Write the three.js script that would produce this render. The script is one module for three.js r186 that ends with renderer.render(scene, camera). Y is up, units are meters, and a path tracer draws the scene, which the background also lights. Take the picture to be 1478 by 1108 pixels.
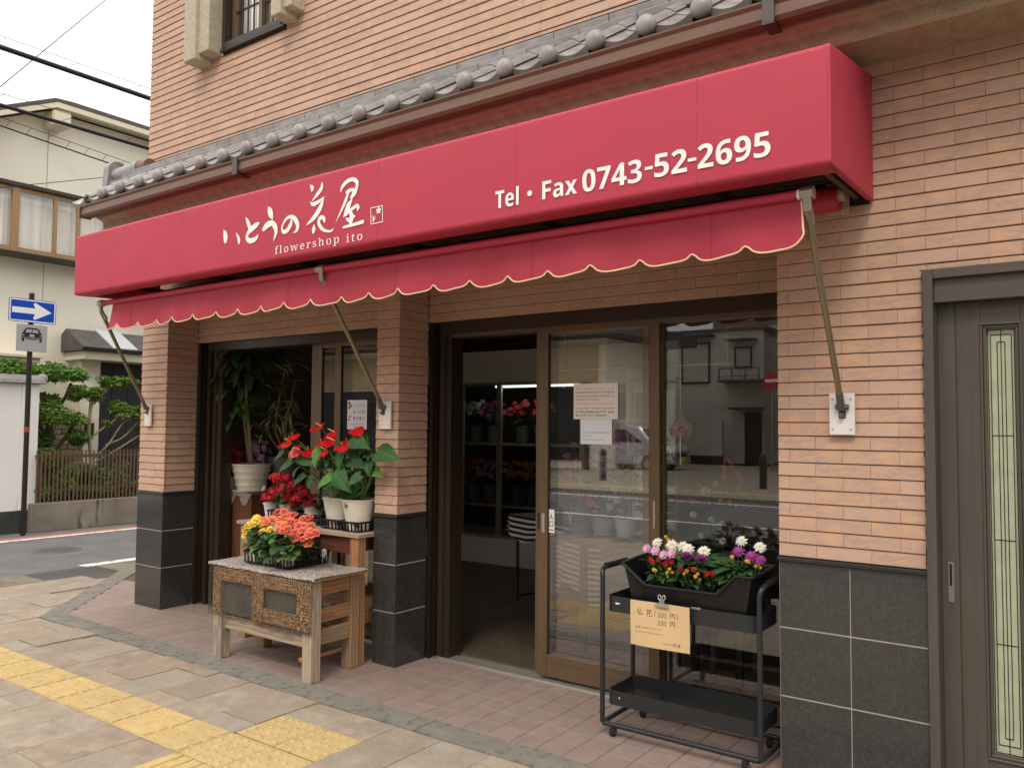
import * as THREE from 'three';
import { mergeGeometries } from 'three/addons/utils/BufferGeometryUtils.js';
import { RoundedBoxGeometry } from 'three/addons/geometries/RoundedBoxGeometry.js';
import { RectAreaLightUniformsLib } from 'three/addons/lights/RectAreaLightUniformsLib.js';
import { FontLoader } from 'three/addons/loaders/FontLoader.js';

// ------------------------------------------------------------------ camera, sky, sun, exposure
const scene = new THREE.Scene();
const camera = new THREE.PerspectiveCamera(50.38, 1478 / 1108, 0.05, 600);
camera.position.set(1.2007, 1.5464, 3.7567);
camera.rotation.order = 'YXZ';
camera.rotation.set(0.0505, 0.6245, 0.0078);
const renderer = new THREE.WebGLRenderer({ antialias: true });
renderer.toneMapping = THREE.LinearToneMapping;
renderer.toneMappingExposure = 1.16;
renderer.shadowMap.enabled = true;

let seed = 7;
function rnd() { seed = (seed + 0x6d2b79f5) | 0; let t = Math.imul(seed ^ (seed >>> 15), 1 | seed); t = (t + Math.imul(t ^ (t >>> 7), 61 | t)) ^ t; return ((t ^ (t >>> 14)) >>> 0) / 4294967296; }
const rr = (a, b) => a + (b - a) * rnd();
const pick = (a) => a[Math.floor(rnd() * a.length)];
// tileable value noise
function hash(x, y, s) { let h = Math.imul(x, 374761393) ^ Math.imul(y, 668265263) ^ Math.imul(s, 2147483647); h = Math.imul(h ^ (h >>> 13), 1274126177); return ((h ^ (h >>> 16)) >>> 0) / 4294967296; }
function vnoise(u, v, px, py, s = 1) {           // u, v in 0..1, px by py cells, wraps
  const x = u * px, y = v * py, x0 = Math.floor(x), y0 = Math.floor(y), fx = x - x0, fy = y - y0;
  const sx = fx * fx * (3 - 2 * fx), sy = fy * fy * (3 - 2 * fy), m = (a, n) => ((a % n) + n) % n;
  const a = hash(m(x0, px), m(y0, py), s), b = hash(m(x0 + 1, px), m(y0, py), s), c = hash(m(x0, px), m(y0 + 1, py), s), d = hash(m(x0 + 1, px), m(y0 + 1, py), s);
  return a + (b - a) * sx + (c - a) * sy + (a - b - c + d) * sx * sy;
}
function fbm(u, v, px, py, oct = 4, s = 1) { let t = 0, a = 0.5, n = 0; for (let i = 0; i < oct; i++) { t += a * vnoise(u, v, px << i, py << i, s + i * 17); n += a; a *= 0.55; } return t / n; }

{ // overcast sky: near white, a little brighter overhead, faint cloud
  const w = 256, h = 128, d = new Float32Array(w * h * 4);
  for (let y = 0; y < h; y++) for (let x = 0; x < w; x++) {
    const el = ((y + 0.5) / h - 0.5) * Math.PI, i = (y * w + x) * 4;
    let L;
    if (el > -0.02) L = 2.25 * (1 + 2 * Math.sin(Math.max(el, 0))) / 3 * (0.70 + 0.6 * fbm(x / w, y / h, 7, 6, 5, 3));
    else L = 0.30;
    d[i] = L * 1.0; d[i + 1] = L * 0.99; d[i + 2] = L * 0.975; d[i + 3] = 1;
  }
  const sky = new THREE.DataTexture(d, w, h, THREE.RGBAFormat, THREE.FloatType);
  sky.mapping = THREE.EquirectangularReflectionMapping; sky.magFilter = THREE.LinearFilter; sky.needsUpdate = true;
  scene.background = sky; scene.environment = sky;
}
const sun = new THREE.DirectionalLight(0xfff1e0, 1.1);
sun.position.set(5, 22, 18); sun.target.position.set(-2, 0, 0);
sun.castShadow = true; sun.shadow.radius = 26; sun.shadow.mapSize.set(2048, 2048);
Object.assign(sun.shadow.camera, { left: -18, right: 14, top: 14, bottom: -14, near: 1, far: 80 });
scene.add(sun, sun.target);

// ------------------------------------------------------------------ helpers
const V = (x, y, z) => new THREE.Vector3(x, y, z);
const used = new Map();
const perParent = new WeakMap();
function numbered(name) { const n = used.get(name) ?? 0; used.set(name, n + 1); return n ? name + '_' + String(n).padStart(3, '0') : name; }
function thing(name, label, category, pos = [0, 0, 0], group, turn = 0) {
  const o = new THREE.Group(); o.name = numbered(name); o.position.set(...pos); o.rotation.y = turn;
  o.userData = { label, category }; if (group) o.userData.group = group; scene.add(o); return o;
}
function geo(g) { g = g.index ? g.toNonIndexed() : g; for (const k of Object.keys(g.attributes)) if (!['position', 'normal', 'uv'].includes(k)) g.deleteAttribute(k); if (!g.attributes.uv) g.setAttribute('uv', new THREE.BufferAttribute(new Float32Array(g.attributes.position.count * 2), 2)); if (!g.attributes.normal) g.computeVertexNormals(); return g; }
function merge(list) { return list.length === 1 ? list[0] : mergeGeometries(list.map(geo)); }
function part(name, gs, mat, parent, label) {
  const m = new THREE.Mesh(Array.isArray(gs) ? merge(gs) : gs, mat);
  let n = name;
  if (parent) { let c = perParent.get(parent); if (!c) perParent.set(parent, c = new Map()); const k = c.get(name) ?? 0; c.set(name, k + 1); if (k) n = name + '_' + String(k).padStart(3, '0'); parent.add(m); }
  m.name = n; if (label) m.userData.label = label; return m;
}
function struct(name, gs, mat) { const m = part(name, gs, mat, scene); m.userData.kind = 'structure'; return m; }
function boxUV(g, along = null, off = null) {     // uv in metres, by the way a face points
  g = geo(g); const p = g.attributes.position, n = g.attributes.normal, uv = new Float32Array(p.count * 2), o = off ?? [rnd() * 3, rnd() * 3];
  for (let i = 0; i < p.count; i++) {
    const ax = Math.abs(n.getX(i)), ay = Math.abs(n.getY(i)), az = Math.abs(n.getZ(i)); let u, v; const x = p.getX(i), y = p.getY(i), z = p.getZ(i);
    if (ax >= ay && ax >= az) { u = z; v = y; if (along === 'y') { u = y; v = z; } } else if (ay >= az) { u = x; v = z; if (along === 'z') { u = z; v = x; } } else { u = x; v = y; if (along === 'y') { u = y; v = x; } }
    uv[i * 2] = u + o[0]; uv[i * 2 + 1] = v + o[1];
  }
  g.setAttribute('uv', new THREE.BufferAttribute(uv, 2)); return g;
}
function bx(w, h, d, x = 0, y = 0, z = 0, r = 0) {   // box with its centre at x, y, z
  const g = r ? new RoundedBoxGeometry(w, h, d, 1, r) : new THREE.BoxGeometry(w, h, d);
  g.translate(x, y, z); const L = Math.max(w, h, d); return boxUV(g, L === h ? 'y' : L === d ? 'z' : null);
}
const b2 = (x0, x1, y0, y1, z0, z1, r = 0) => bx(x1 - x0, y1 - y0, z1 - z0, (x0 + x1) / 2, (y0 + y1) / 2, (z0 + z1) / 2, r);
function bar(a, b, w, h, r = 0) {                  // a beam from a to b with a w by h section
  const A = V(...a), B = V(...b), d = B.clone().sub(A), g = bx(w, h, d.length(), 0, 0, 0, r), q = new THREE.Quaternion(), up = Math.abs(d.y) > 0.98 * d.length() ? V(0, 0, 1) : V(0, 1, 0);
  const m = new THREE.Matrix4().lookAt(B, A, up); q.setFromRotationMatrix(m); g.applyQuaternion(q); g.translate(...A.add(B).multiplyScalar(0.5).toArray()); return g;
}
function rod(a, b, r, seg = 10, r2 = r) { const A = V(...a), B = V(...b), d = B.clone().sub(A), g = new THREE.CylinderGeometry(r2, r, d.length(), seg); g.applyQuaternion(new THREE.Quaternion().setFromUnitVectors(V(0, 1, 0), d.clone().normalize())); g.translate(...A.add(B).multiplyScalar(0.5).toArray()); return g; }
function tube(pts, r, seg = 24, rad = 8, closed = false, tension = 0.5) { return new THREE.TubeGeometry(new THREE.CatmullRomCurve3(pts.map((p) => V(...p)), closed, 'catmullrom', tension), seg, r, rad, closed); }
function lathe(pts, seg = 28) { return new THREE.LatheGeometry(pts.map((p) => new THREE.Vector2(p[0], p[1])), seg); }
function extr(pts, depth, bevel = 0) { const s = new THREE.Shape(pts.map((p) => new THREE.Vector2(p[0], p[1]))); return new THREE.ExtrudeGeometry(s, { depth, bevelEnabled: bevel > 0, bevelSize: bevel, bevelThickness: bevel, bevelSegments: 2, bevelOffset: -bevel }); }
function quads(list) {                              // list of four-point faces, counter-clockwise, with uv in metres by the longest plane
  const pos = [], uv = [];
  for (const q of list) { const [a, b, c, d] = q; for (const p of [a, b, c, a, c, d]) { pos.push(p[0], p[1], p[2]); uv.push(p[3] ?? 0, p[4] ?? 0); } }
  const g = new THREE.BufferGeometry(); g.setAttribute('position', new THREE.BufferAttribute(new Float32Array(pos), 3)); g.setAttribute('uv', new THREE.BufferAttribute(new Float32Array(uv), 2)); g.computeVertexNormals(); return g;
}
function orient(o, pos, dir, up = [0, 1, 0]) {
  const z = V(...dir).normalize(), u = V(...up); let x = u.cross(z); if (x.lengthSq() < 1e-5) x = V(1, 0, 0); x.normalize(); const y = z.clone().cross(x);
  o.position.set(...pos); o.quaternion.setFromRotationMatrix(new THREE.Matrix4().makeBasis(x, y, z)); return o;
}
function tex(w, h, f, { srgb = true, rep = [1, 1] } = {}) {
  const d = new Uint8Array(w * h * 4);
  for (let y = 0; y < h; y++) for (let x = 0; x < w; x++) { const c = f((x + 0.5) / w, (y + 0.5) / h, x, y), i = (y * w + x) * 4; if (typeof c === 'number') d[i] = d[i + 1] = d[i + 2] = Math.max(0, Math.min(255, c)); else for (let k = 0; k < 3; k++) d[i + k] = Math.max(0, Math.min(255, c[k])); d[i + 3] = 255; }
  const t = new THREE.DataTexture(d, w, h); t.wrapS = t.wrapT = THREE.RepeatWrapping; t.magFilter = THREE.LinearFilter; t.minFilter = THREE.LinearMipmapLinearFilter; t.repeat.set(...rep); if (srgb) t.colorSpace = THREE.SRGBColorSpace; t.needsUpdate = true; return t;
}
const mix = (a, b, t) => [a[0] + (b[0] - a[0]) * t, a[1] + (b[1] - a[1]) * t, a[2] + (b[2] - a[2]) * t];
const sc = (a, k) => [a[0] * k, a[1] * k, a[2] * k];
const sm = (a, b, x) => { const t = Math.max(0, Math.min(1, (x - a) / (b - a))); return t * t * (3 - 2 * t); };
const std = (o) => new THREE.MeshStandardMaterial({ roughness: 0.8, ...o });
const phy = (o) => new THREE.MeshPhysicalMaterial({ roughness: 0.8, ...o });
function reuv(t, rx, ry) { const c = t.clone(); c.repeat.set(rx, ry); c.needsUpdate = true; return c; }
// ------------------------------------------------------------------ materials
const speck = (k, s) => (u, v, x, y) => hash(x, y, s) * k;
// wall bricks: an atlas of 2 x 4 flamed bricks
const brickTex = tex(512, 256, (u, v, x, y) => {
  const cx = Math.floor(u * 2), cy = Math.floor(v * 4), id = cx + cy * 2, lu = u * 2 - cx, lv = v * 4 - cy;
  const base = [[191, 157, 134], [188, 154, 131], [193, 158, 134], [187, 154, 134], [191, 159, 138], [190, 154, 130], [194, 161, 139], [186, 153, 133]][id];
  const grey = [165, 139, 128], tan = [212, 166, 128];
  const n = fbm(u, v, 10, 12, 4, 5), m = fbm(u, v, 6, 10, 3, 41), c = 0.5 + 0.5 * (hash(id, 3, 9) - 0.5);
  let k = mix(base, grey, 0.48 * sm(0.48, 0.85, n + 0.22 * (hash(id, 8, 2) - 0.35) - 0.25 * Math.abs(lu - c)));
  k = mix(k, tan, 0.5 * sm(0.52, 0.75, m));
  return sc(k, 0.965 + 0.035 * vnoise(u, v, 160, 24, 8) + 0.03 * hash(x, y, 4));
});
const brickBump = tex(256, 128, (u, v, x, y) => 110 + 70 * fbm(u, v, 40, 12, 3, 77) + 30 * hash(x, y, 12), { srgb: false });
const M = {};
M.brick = [[1, 1, 1], [0.97, 0.965, 0.97], [1.02, 1.0, 0.98], [0.985, 0.97, 0.98]].map((c) => std({ map: brickTex, color: new THREE.Color(...c), bumpMap: brickBump, bumpScale: 0.0008, roughness: 0.72 }));
M.mortar = std({ color: 0x6a574a, roughness: 0.95 });
const graniteTex = tex(512, 512, (u, v, x, y) => { const n = hash(x >> 1, y >> 1, 3), m = hash(x, y, 9), f = fbm(u, v, 24, 24, 3, 5); const l = 36 + 16 * f + (n > 0.84 ? 46 * m : 0) + (m > 0.97 ? 60 : 0) + 14 * m; return [l * 1.0, l * 0.99, l * 0.97]; });
M.granite = phy({ map: reuv(graniteTex, 2.6, 2.6), roughness: 0.16, specularIntensity: 1, ior: 1.65 });
M.grout = std({ color: 0xb9b4ac, roughness: 0.9 });
const concTex = tex(512, 512, (u, v, x, y) => { const f = fbm(u, v, 8, 8, 5, 21), s = hash(x >> 1, y >> 1, 4), s2 = hash(x, y, 14); let c = mix([168, 156, 136], [202, 192, 172], f); if (s > 0.90) c = sc(c, 0.62); else if (s2 > 0.93) c = sc(c, 1.12); return c; });
M.washed = std({ map: reuv(concTex, 3.2, 3.2), bumpMap: reuv(tex(256, 256, (u, v, x, y) => 255 * hash(x >> 1, y >> 1, 4), { srgb: false }), 6, 6), bumpScale: 0.002, roughness: 0.92, color: 0xfff2e2 });
M.corbel = std({ map: reuv(concTex, 4, 4), roughness: 0.92, color: 0xffffff });
M.concrete = std({ map: reuv(tex(512, 512, (u, v, x, y) => { const f = fbm(u, v, 5, 5, 5, 31), g = fbm(u, v, 14, 3, 4, 8); let c = mix([112, 103, 90], [158, 150, 138], f); c = mix(c, [70, 66, 56], 0.75 * sm(0.58, 0.8, g)); return sc(c, 0.93 + 0.12 * hash(x, y, 2)); }), 0.8, 0.8), roughness: 0.95 });
const tileTex = tex(256, 256, (u, v, x, y) => { const f = fbm(u, v, 7, 7, 4, 61); return sc(mix([118, 114, 112], [166, 162, 160], f), 0.95 + 0.1 * hash(x, y, 3)); });
M.rooftile = [1, 0.9, 1.08].map((k) => phy({ map: reuv(tileTex, 2, 2), color: new THREE.Color(k, k * 0.985, k * 0.98), roughness: 0.42, clearcoat: 0.15, clearcoatRoughness: 0.4 }));
M.copper = phy({ map: reuv(tex(256, 256, (u, v, x, y) => sc(mix([92, 66, 50], [120, 88, 68], fbm(u, v, 3, 14, 4, 71)), 0.97 + 0.06 * hash(x, y, 1))), 1, 2), roughness: 0.42, metalness: 0.1 });
M.fascia = std({ map: reuv(concTex, 2.5, 2.5), color: 0x6a5448, roughness: 0.95 });
M.darkgrey = std({ color: 0x55504d, roughness: 0.5 });
M.steel = std({ color: 0xa8a294, metalness: 0.85, roughness: 0.38 });
M.rodsteel = std({ map: reuv(tex(128, 128, (u, v, x, y) => sc(mix([128, 116, 88], [158, 148, 120], fbm(u, v, 4, 6, 4, 15)), 0.95 + 0.1 * hash(x, y, 5))), 3, 3), metalness: 0.55, roughness: 0.45 });
M.alu = std({ color: 0xb8b4ac, metalness: 0.7, roughness: 0.4 });
M.whiteplate = std({ map: reuv(tex(128, 128, (u, v, x, y) => sc(mix([206, 202, 196], [232, 229, 224], fbm(u, v, 3, 3, 4, 6)), 0.98 + 0.03 * hash(x, y, 8))), 4, 4), roughness: 0.6 });
M.pinkplate = std({ color: 0xbfa39a, roughness: 0.55 });
// awning fabric
const weave = tex(256, 256, (u, v, x, y) => { const a = (x % 4 < 2) === (y % 4 < 2); return a ? 170 : 90 + 40 * hash(x, y, 6); }, { srgb: false });
const redTex = tex(512, 512, (u, v, x, y) => sc(mix([178, 48, 70], [192, 58, 79], fbm(u, v, 3, 6, 5, 91)), 0.965 + 0.03 * hash(x, y, 7) + 0.02 * ((x + y) & 1)));
M.red = phy({ map: reuv(redTex, 1.1, 1.1), bumpMap: reuv(weave, 18, 18), bumpScale: 0.0003, roughness: 0.62, sheen: 0.1, sheenColor: new THREE.Color(0xff9aa8), sheenRoughness: 0.5 });
M.redcloth = phy({ map: reuv(redTex, 1.4, 1.4), roughness: 0.75, transmission: 0.18, thickness: 0 });
M.redtube = std({ color: 0xb02c44, roughness: 0.5 });
M.cream = std({ color: 0xf2cfa8, roughness: 0.8 });
M.white = std({ color: 0xf3eeea, roughness: 0.7 });
// bronze aluminium frames
const bronzeT = (a, b, s) => reuv(tex(128, 128, (u, v, x, y) => sc(mix(a, b, vnoise(u, v, 2, 40, s)), 0.98 + 0.04 * hash(x, y, s))), 1.5, 1.5);
M.bronze = phy({ map: bronzeT([104, 85, 64], [116, 96, 74], 4), metalness: 0.35, roughness: 0.36 });
M.darkbronze = phy({ map: bronzeT([56, 45, 36], [66, 54, 44], 5), metalness: 0.3, roughness: 0.38 });
M.blackbronze = phy({ color: 0x241f1b, metalness: 0.2, roughness: 0.45 });
M.greydoor = phy({ map: bronzeT([84, 77, 70], [92, 85, 78], 6), metalness: 0.15, roughness: 0.42 });
M.greydoordark = phy({ map: bronzeT([64, 60, 55], [72, 67, 62], 7), metalness: 0.15, roughness: 0.45 });
M.glass = phy({ color: 0xffffff, transmission: 1, thickness: 0, roughness: 0.0, ior: 1.85, specularIntensity: 1 });
M.houseglass = phy({ color: 0xffffff, transmission: 1, thickness: 0, roughness: 0.02, ior: 1.6 });
M.chinaglass = phy({ map: reuv(tex(256, 256, (u, v) => sc([198, 206, 176], 0.94 + 0.12 * fbm(u, v, 5, 9, 4, 33))), 3, 2), transmission: 0.25, thickness: 0, roughness: 0.32, bumpMap: reuv(tex(256, 256, (u, v) => 255 * fbm(u, v, 30, 30, 3, 34), { srgb: false }), 4, 4), bumpScale: 0.0015 });
M.lead = std({ color: 0x1f1f1d, roughness: 0.5, metalness: 0.4 });
// ground
const paveTex = tex(512, 512, (u, v, x, y) => { const f = fbm(u, v, 6, 6, 4, 55), s = hash(x, y, 3), s2 = hash(x >> 1, y >> 1, 5); let c = sc([158, 146, 130], 0.88 + 0.24 * f); if (s2 > 0.86) c = mix(c, [126, 110, 97], 0.7); else if (s2 < 0.12) c = mix(c, [186, 172, 152], 0.7); return sc(c, 0.92 + 0.16 * s); });
const paveTex2 = tex(512, 512, (u, v, x, y) => { const f = fbm(u, v, 6, 6, 4, 155), s = hash(x, y, 103), s2 = hash(x >> 1, y >> 1, 105), g = fbm(u, v, 9, 9, 5, 161); let c = sc([154, 141, 125], 0.88 + 0.24 * f); if (s2 > 0.86) c = mix(c, [122, 106, 95], 0.7); c = mix(c, [184, 168, 142], 0.55 * sm(0.44, 0.74, g) * (s2 > 0.4 ? 1 : 0.25)); return sc(c, 0.92 + 0.16 * s); });
const paveBump = reuv(tex(256, 256, (u, v, x, y) => 255 * hash(x, y, 13), { srgb: false }), 3, 3);
M.pave = [[1, 1, 1], [0.95, 0.93, 0.91], [1.0, 0.9, 0.86], [1.03, 1.02, 0.98], [0.9, 0.89, 0.87], [0.96, 0.94, 0.95], [1.02, 0.97, 0.9], [1, 1, 1], [0.93, 0.9, 0.88]].map((c, i) => std({ map: reuv(i > 6 ? paveTex2 : paveTex, 1.7, 1.7), color: new THREE.Color(...c), bumpMap: paveBump, bumpScale: 0.0012, roughness: 0.9 }));
M.joint = std({ color: 0x5c5044, roughness: 1 });
const apronTex = tex(256, 256, (u, v, x, y) => sc(mix([136, 118, 109], [154, 136, 126], fbm(u, v, 6, 6, 4, 65)), 0.93 + 0.13 * hash(x, y, 5)));
M.apron = [[1, 1, 1], [0.95, 0.94, 0.95], [1.04, 1.0, 0.97], [0.99, 0.95, 0.92]].map((c) => std({ map: reuv(apronTex, 2.3, 2.3), color: new THREE.Color(...c), roughness: 0.75 }));
const kerbTex = tex(512, 512, (u, v, x, y) => { const f = fbm(u, v, 5, 5, 5, 75), s = hash(x, y, 23), m = fbm(u, v, 16, 16, 4, 12); let c = mix([110, 106, 98], [140, 134, 123], f); c = mix(c, [94, 90, 81], 0.7 * sm(0.55, 0.75, m)); return sc(c, 0.88 + 0.24 * s); });
M.kerb = std({ map: reuv(kerbTex, 1.6, 1.6), bumpMap: paveBump, bumpScale: 0.001, roughness: 0.95 });
const yelTex = tex(512, 512, (u, v, x, y) => { const f = fbm(u, v, 6, 6, 5, 85), m = fbm(u, v, 20, 20, 3, 86); let c = mix([186, 158, 104], [204, 178, 124], f); c = mix(c, [156, 138, 100], 0.5 * sm(0.58, 0.78, m)); return sc(c, 0.94 + 0.1 * hash(x, y, 5)); });
M.tactile = [[1, 1, 1], [0.96, 0.96, 0.98], [1.03, 1.02, 1]].map((c) => std({ map: reuv(yelTex, 1.9, 1.9), color: new THREE.Color(...c), bumpMap: paveBump, bumpScale: 0.0006, roughness: 0.85 }));
const asphTex = tex(512, 512, (u, v, x, y) => { const f = fbm(u, v, 4, 4, 4, 95), s = hash(x, y, 33); const l = 96 + 22 * f + 46 * (s - 0.5) + (hash(x, y, 71) > 0.95 ? 40 : 0); return [l, l * 0.985, l * 0.97]; });
M.asphalt = std({ map: reuv(asphTex, 1.1, 1.1), bumpMap: paveBump, bumpScale: 0.003, roughness: 0.95 });
M.asphaltpatch = std({ map: reuv(asphTex, 1.3, 1.3), color: 0xb4b4b6, roughness: 0.95 });
const lineTex = (c) => reuv(tex(256, 256, (u, v, x, y) => { const w = sm(0.62, 0.75, fbm(u, v, 16, 16, 4, 7)); return sc(mix(c, [120, 116, 110], w * 0.7), 0.94 + 0.1 * hash(x, y, 3)); }), 1, 1);
M.whiteline = std({ map: lineTex([226, 222, 214]), roughness: 0.9 });
M.redline = std({ map: lineTex([176, 108, 92]), roughness: 0.9 });
M.roadcement = std({ map: reuv(kerbTex, 1, 1), color: 0xfff6e6, roughness: 0.95 });
M.soil = std({ map: reuv(kerbTex, 1, 1), color: 0x6a5a44, roughness: 1 });
// wood
const woodT = (a, b, d, s) => tex(512, 256, (u, v, x, y) => { const w = v * 9 + 0.8 * fbm(u, v, 3, 4, 3, s), g = 0.5 + 0.5 * Math.sin(w * 6.283), k = fbm(u, v, 4, 60, 3, s + 3), m = fbm(u, v, 3, 5, 4, s + 9); let c = mix(a, b, 0.5 * g + 0.5 * k); c = mix(c, d, 0.8 * sm(0.55, 0.8, m)); return sc(c, 0.94 + 0.1 * hash(x, y, s)); });
M.oldwood = std({ map: reuv(woodT([136, 104, 74], [172, 142, 108], [126, 118, 108], 5), 1.5, 4), roughness: 0.82 });
M.greywood = std({ map: reuv(woodT([150, 128, 106], [196, 176, 154], [126, 118, 108], 15), 1.5, 4), roughness: 0.88 });
M.orangewood = std({ map: reuv(woodT([146, 100, 64], [182, 138, 96], [112, 76, 50], 25), 1.5, 4), roughness: 0.78 });
M.redwood = std({ map: reuv(woodT([88, 48, 34], [116, 68, 48], [70, 40, 30], 35), 1.5, 3), roughness: 0.6 });
M.cabinet = std({ map: reuv(woodT([92, 56, 38], [118, 76, 52], [80, 48, 34], 45), 1, 2), roughness: 0.55 });
const perf = (a, b) => (u, v, x, y) => { const n = fbm(u, v, 26, 26, 2, 51), m = vnoise(u, v, 64, 64, 52); return 0.55 * n + 0.45 * m; };
const pf = perf();
function holes(u, v, n = 22) { const gx = Math.floor(u * n), gy = Math.floor(v * n); for (let i = -1; i < 2; i++) for (let j = -1; j < 2; j++) { const cx = gx + i, cy = gy + j, wx = (cx + n) % n, wy = (cy + n) % n, px = cx + 0.5 + 0.5 * (hash(wx, wy, 7) - 0.5), py = cy + 0.5 + 0.5 * (hash(wx, wy, 8) - 0.5), a = hash(wx, wy, 9) * 3.14, dx = u * n - px, dy = v * n - py, p = dx * Math.cos(a) + dy * Math.sin(a), q = dy * Math.cos(a) - dx * Math.sin(a), k = 0.8 + 0.4 * hash(wx, wy, 10); if ((p / (0.46 * k)) ** 2 + (q / (0.24 * k)) ** 2 < 1) return true; } return false; }
M.netting = std({ map: reuv(tex(256, 256, (u, v, x, y) => sc(mix([52, 44, 38], [78, 68, 58], fbm(u, v, 4, 4, 4, 44)), 0.92 + 0.14 * hash(x, y, 5))), 2, 2), alphaMap: reuv(tex(512, 512, (u, v) => (holes(u, v) || Math.abs(((u + v) * 22) % 1 - 0.5) > 0.46 || Math.abs(((u - v + 1) * 22) % 1 - 0.5) > 0.46 ? 255 : 0), { srgb: false }), 2.4, 2.4), alphaTest: 0.5, roughness: 0.6, side: THREE.DoubleSide });
M.stainedwood = std({ map: reuv(woodT([170, 128, 88], [206, 164, 118], [150, 116, 84], 65), 1.5, 4), roughness: 0.85 });
M.darkpanel = std({ map: reuv(tex(128, 128, (u, v, x, y) => sc(mix([96, 92, 86], [128, 123, 114], fbm(u, v, 4, 4, 4, 3)), 0.9 + 0.2 * hash(x, y, 6))), 2, 2), roughness: 0.9 });
M.terrazzo = std({ map: reuv(tex(512, 512, (u, v, x, y) => { const f = fbm(u, v, 5, 5, 3, 2); return holes(u, v) ? sc([98, 90, 84], 0.8 + 0.4 * f) : sc([186, 176, 166], 0.9 + 0.2 * f); }), 2.4, 2.4), roughness: 0.6 });
// plants and pots
M.potcream = phy({ color: 0xd9d2c0, roughness: 0.5, clearcoat: 0.15, clearcoatRoughness: 0.4 });
M.potwhite = phy({ color: 0xdcd9d6, roughness: 0.5 });
M.potgrey = std({ color: 0x5c5a58, roughness: 0.7 });
M.potsoil = std({ map: reuv(kerbTex, 4, 4), color: 0x4a3626, roughness: 1 });
M.blackplastic = phy({ color: 0x17171a, roughness: 0.42, specularIntensity: 0.8 });
M.blackmetal = phy({ color: 0x2e3032, roughness: 0.38, metalness: 0.2 });
M.rubber = std({ color: 0x141414, roughness: 0.8 });
const leafT = (a, b, vein, s) => tex(128, 128, (u, v, x, y) => { const side = Math.abs(v - 0.5) * 2, n = fbm(u, v, 5, 5, 3, s); let c = mix(a, b, n); const vv = Math.abs(((u * 7 + side * 1.6) % 1) - 0.5) * 2; c = mix(c, vein, 0.28 * sm(0.86, 1, vv)); c = mix(c, vein, 0.6 * sm(0.07, 0.0, side)); return c; });
const leafM = (a, b, vein, s, o = {}) => phy({ map: leafT(a, b, vein, s), roughness: 0.5, specularIntensity: 0.6, transmission: 0.12, thickness: 0, ...o });
M.anth = [leafM([40, 78, 34], [60, 102, 46], [104, 142, 80], 3), leafM([30, 64, 28], [48, 86, 40], [84, 120, 66], 5), leafM([74, 122, 44], [96, 144, 58], [136, 172, 92], 7)];
M.spathe = [leafM([196, 24, 30], [222, 40, 44], [240, 96, 90], 9, { roughness: 0.22, clearcoat: 0.4 }), leafM([164, 18, 26], [190, 28, 36], [214, 70, 70], 11, { roughness: 0.25, clearcoat: 0.4 })];
M.spadix = std({ color: 0xe8b888, roughness: 0.7 });
M.begleaf = [leafM([46, 78, 42], [72, 104, 58], [110, 138, 88], 13), leafM([38, 66, 40], [58, 88, 50], [92, 122, 78], 15), leafM([78, 112, 54], [100, 132, 68], [136, 160, 98], 17)];
M.mumleaf = [leafM([44, 72, 38], [66, 98, 52], [88, 120, 70], 23, { roughness: 0.5 }), leafM([34, 60, 34], [54, 84, 46], [80, 108, 64], 25, { roughness: 0.5 })];
M.indoor = [leafM([32, 58, 28], [48, 78, 36], [70, 98, 56], 27), leafM([70, 116, 40], [98, 146, 58], [120, 160, 80], 29)];
M.varieg = leafM([120, 136, 72], [170, 176, 112], [206, 204, 148], 31);
M.stem = std({ color: 0x5f7a3c, roughness: 0.6 });
M.cane = std({ map: reuv(tex(64, 256, (u, v, x, y) => sc(mix([112, 92, 70], [146, 126, 98], vnoise(u, v, 2, 40, 5)), 0.9 + 0.2 * hash(x, y, 6))), 1, 3), roughness: 0.85 });
M.bark = std({ map: reuv(tex(128, 256, (u, v, x, y) => sc(mix([76, 62, 48], [122, 104, 84], fbm(u, v, 8, 14, 4, 5)), 0.9 + 0.2 * hash(x, y, 6))), 1, 2), roughness: 0.95 });
M.palebark = std({ color: 0x9a8668, roughness: 0.9 });
const petal = (a, b, s, o = {}) => phy({ map: tex(64, 64, (u, v) => mix(a, b, fbm(u, v, 3, 3, 3, s))), roughness: 0.6, transmission: 0.2, thickness: 0, ...o });
M.pYellow = petal([248, 212, 66], [255, 230, 108], 3); M.pOrange = [petal([240, 132, 86], [250, 164, 116], 5), petal([238, 118, 88], [248, 148, 116], 6), petal([234, 100, 88], [244, 128, 110], 7)];
M.pRose = petal([214, 34, 58], [234, 58, 78], 8); M.pRed = petal([168, 12, 26], [196, 22, 34], 9);
M.pWhite = petal([236, 234, 222], [248, 246, 238], 11); M.pPink = petal([226, 168, 206], [240, 200, 224], 12); M.pMag = petal([150, 48, 128], [178, 76, 156], 13); M.pCarn = petal([206, 26, 36], [226, 44, 50], 14); M.pGold = petal([236, 184, 30], [250, 206, 60], 15); M.pMagD = petal([120, 34, 104], [150, 54, 130], 16);
M.pDim = petal([206, 104, 156], [232, 146, 188], 17);
M.mumheart = std({ color: 0xd9b23a, roughness: 0.9 });
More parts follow.
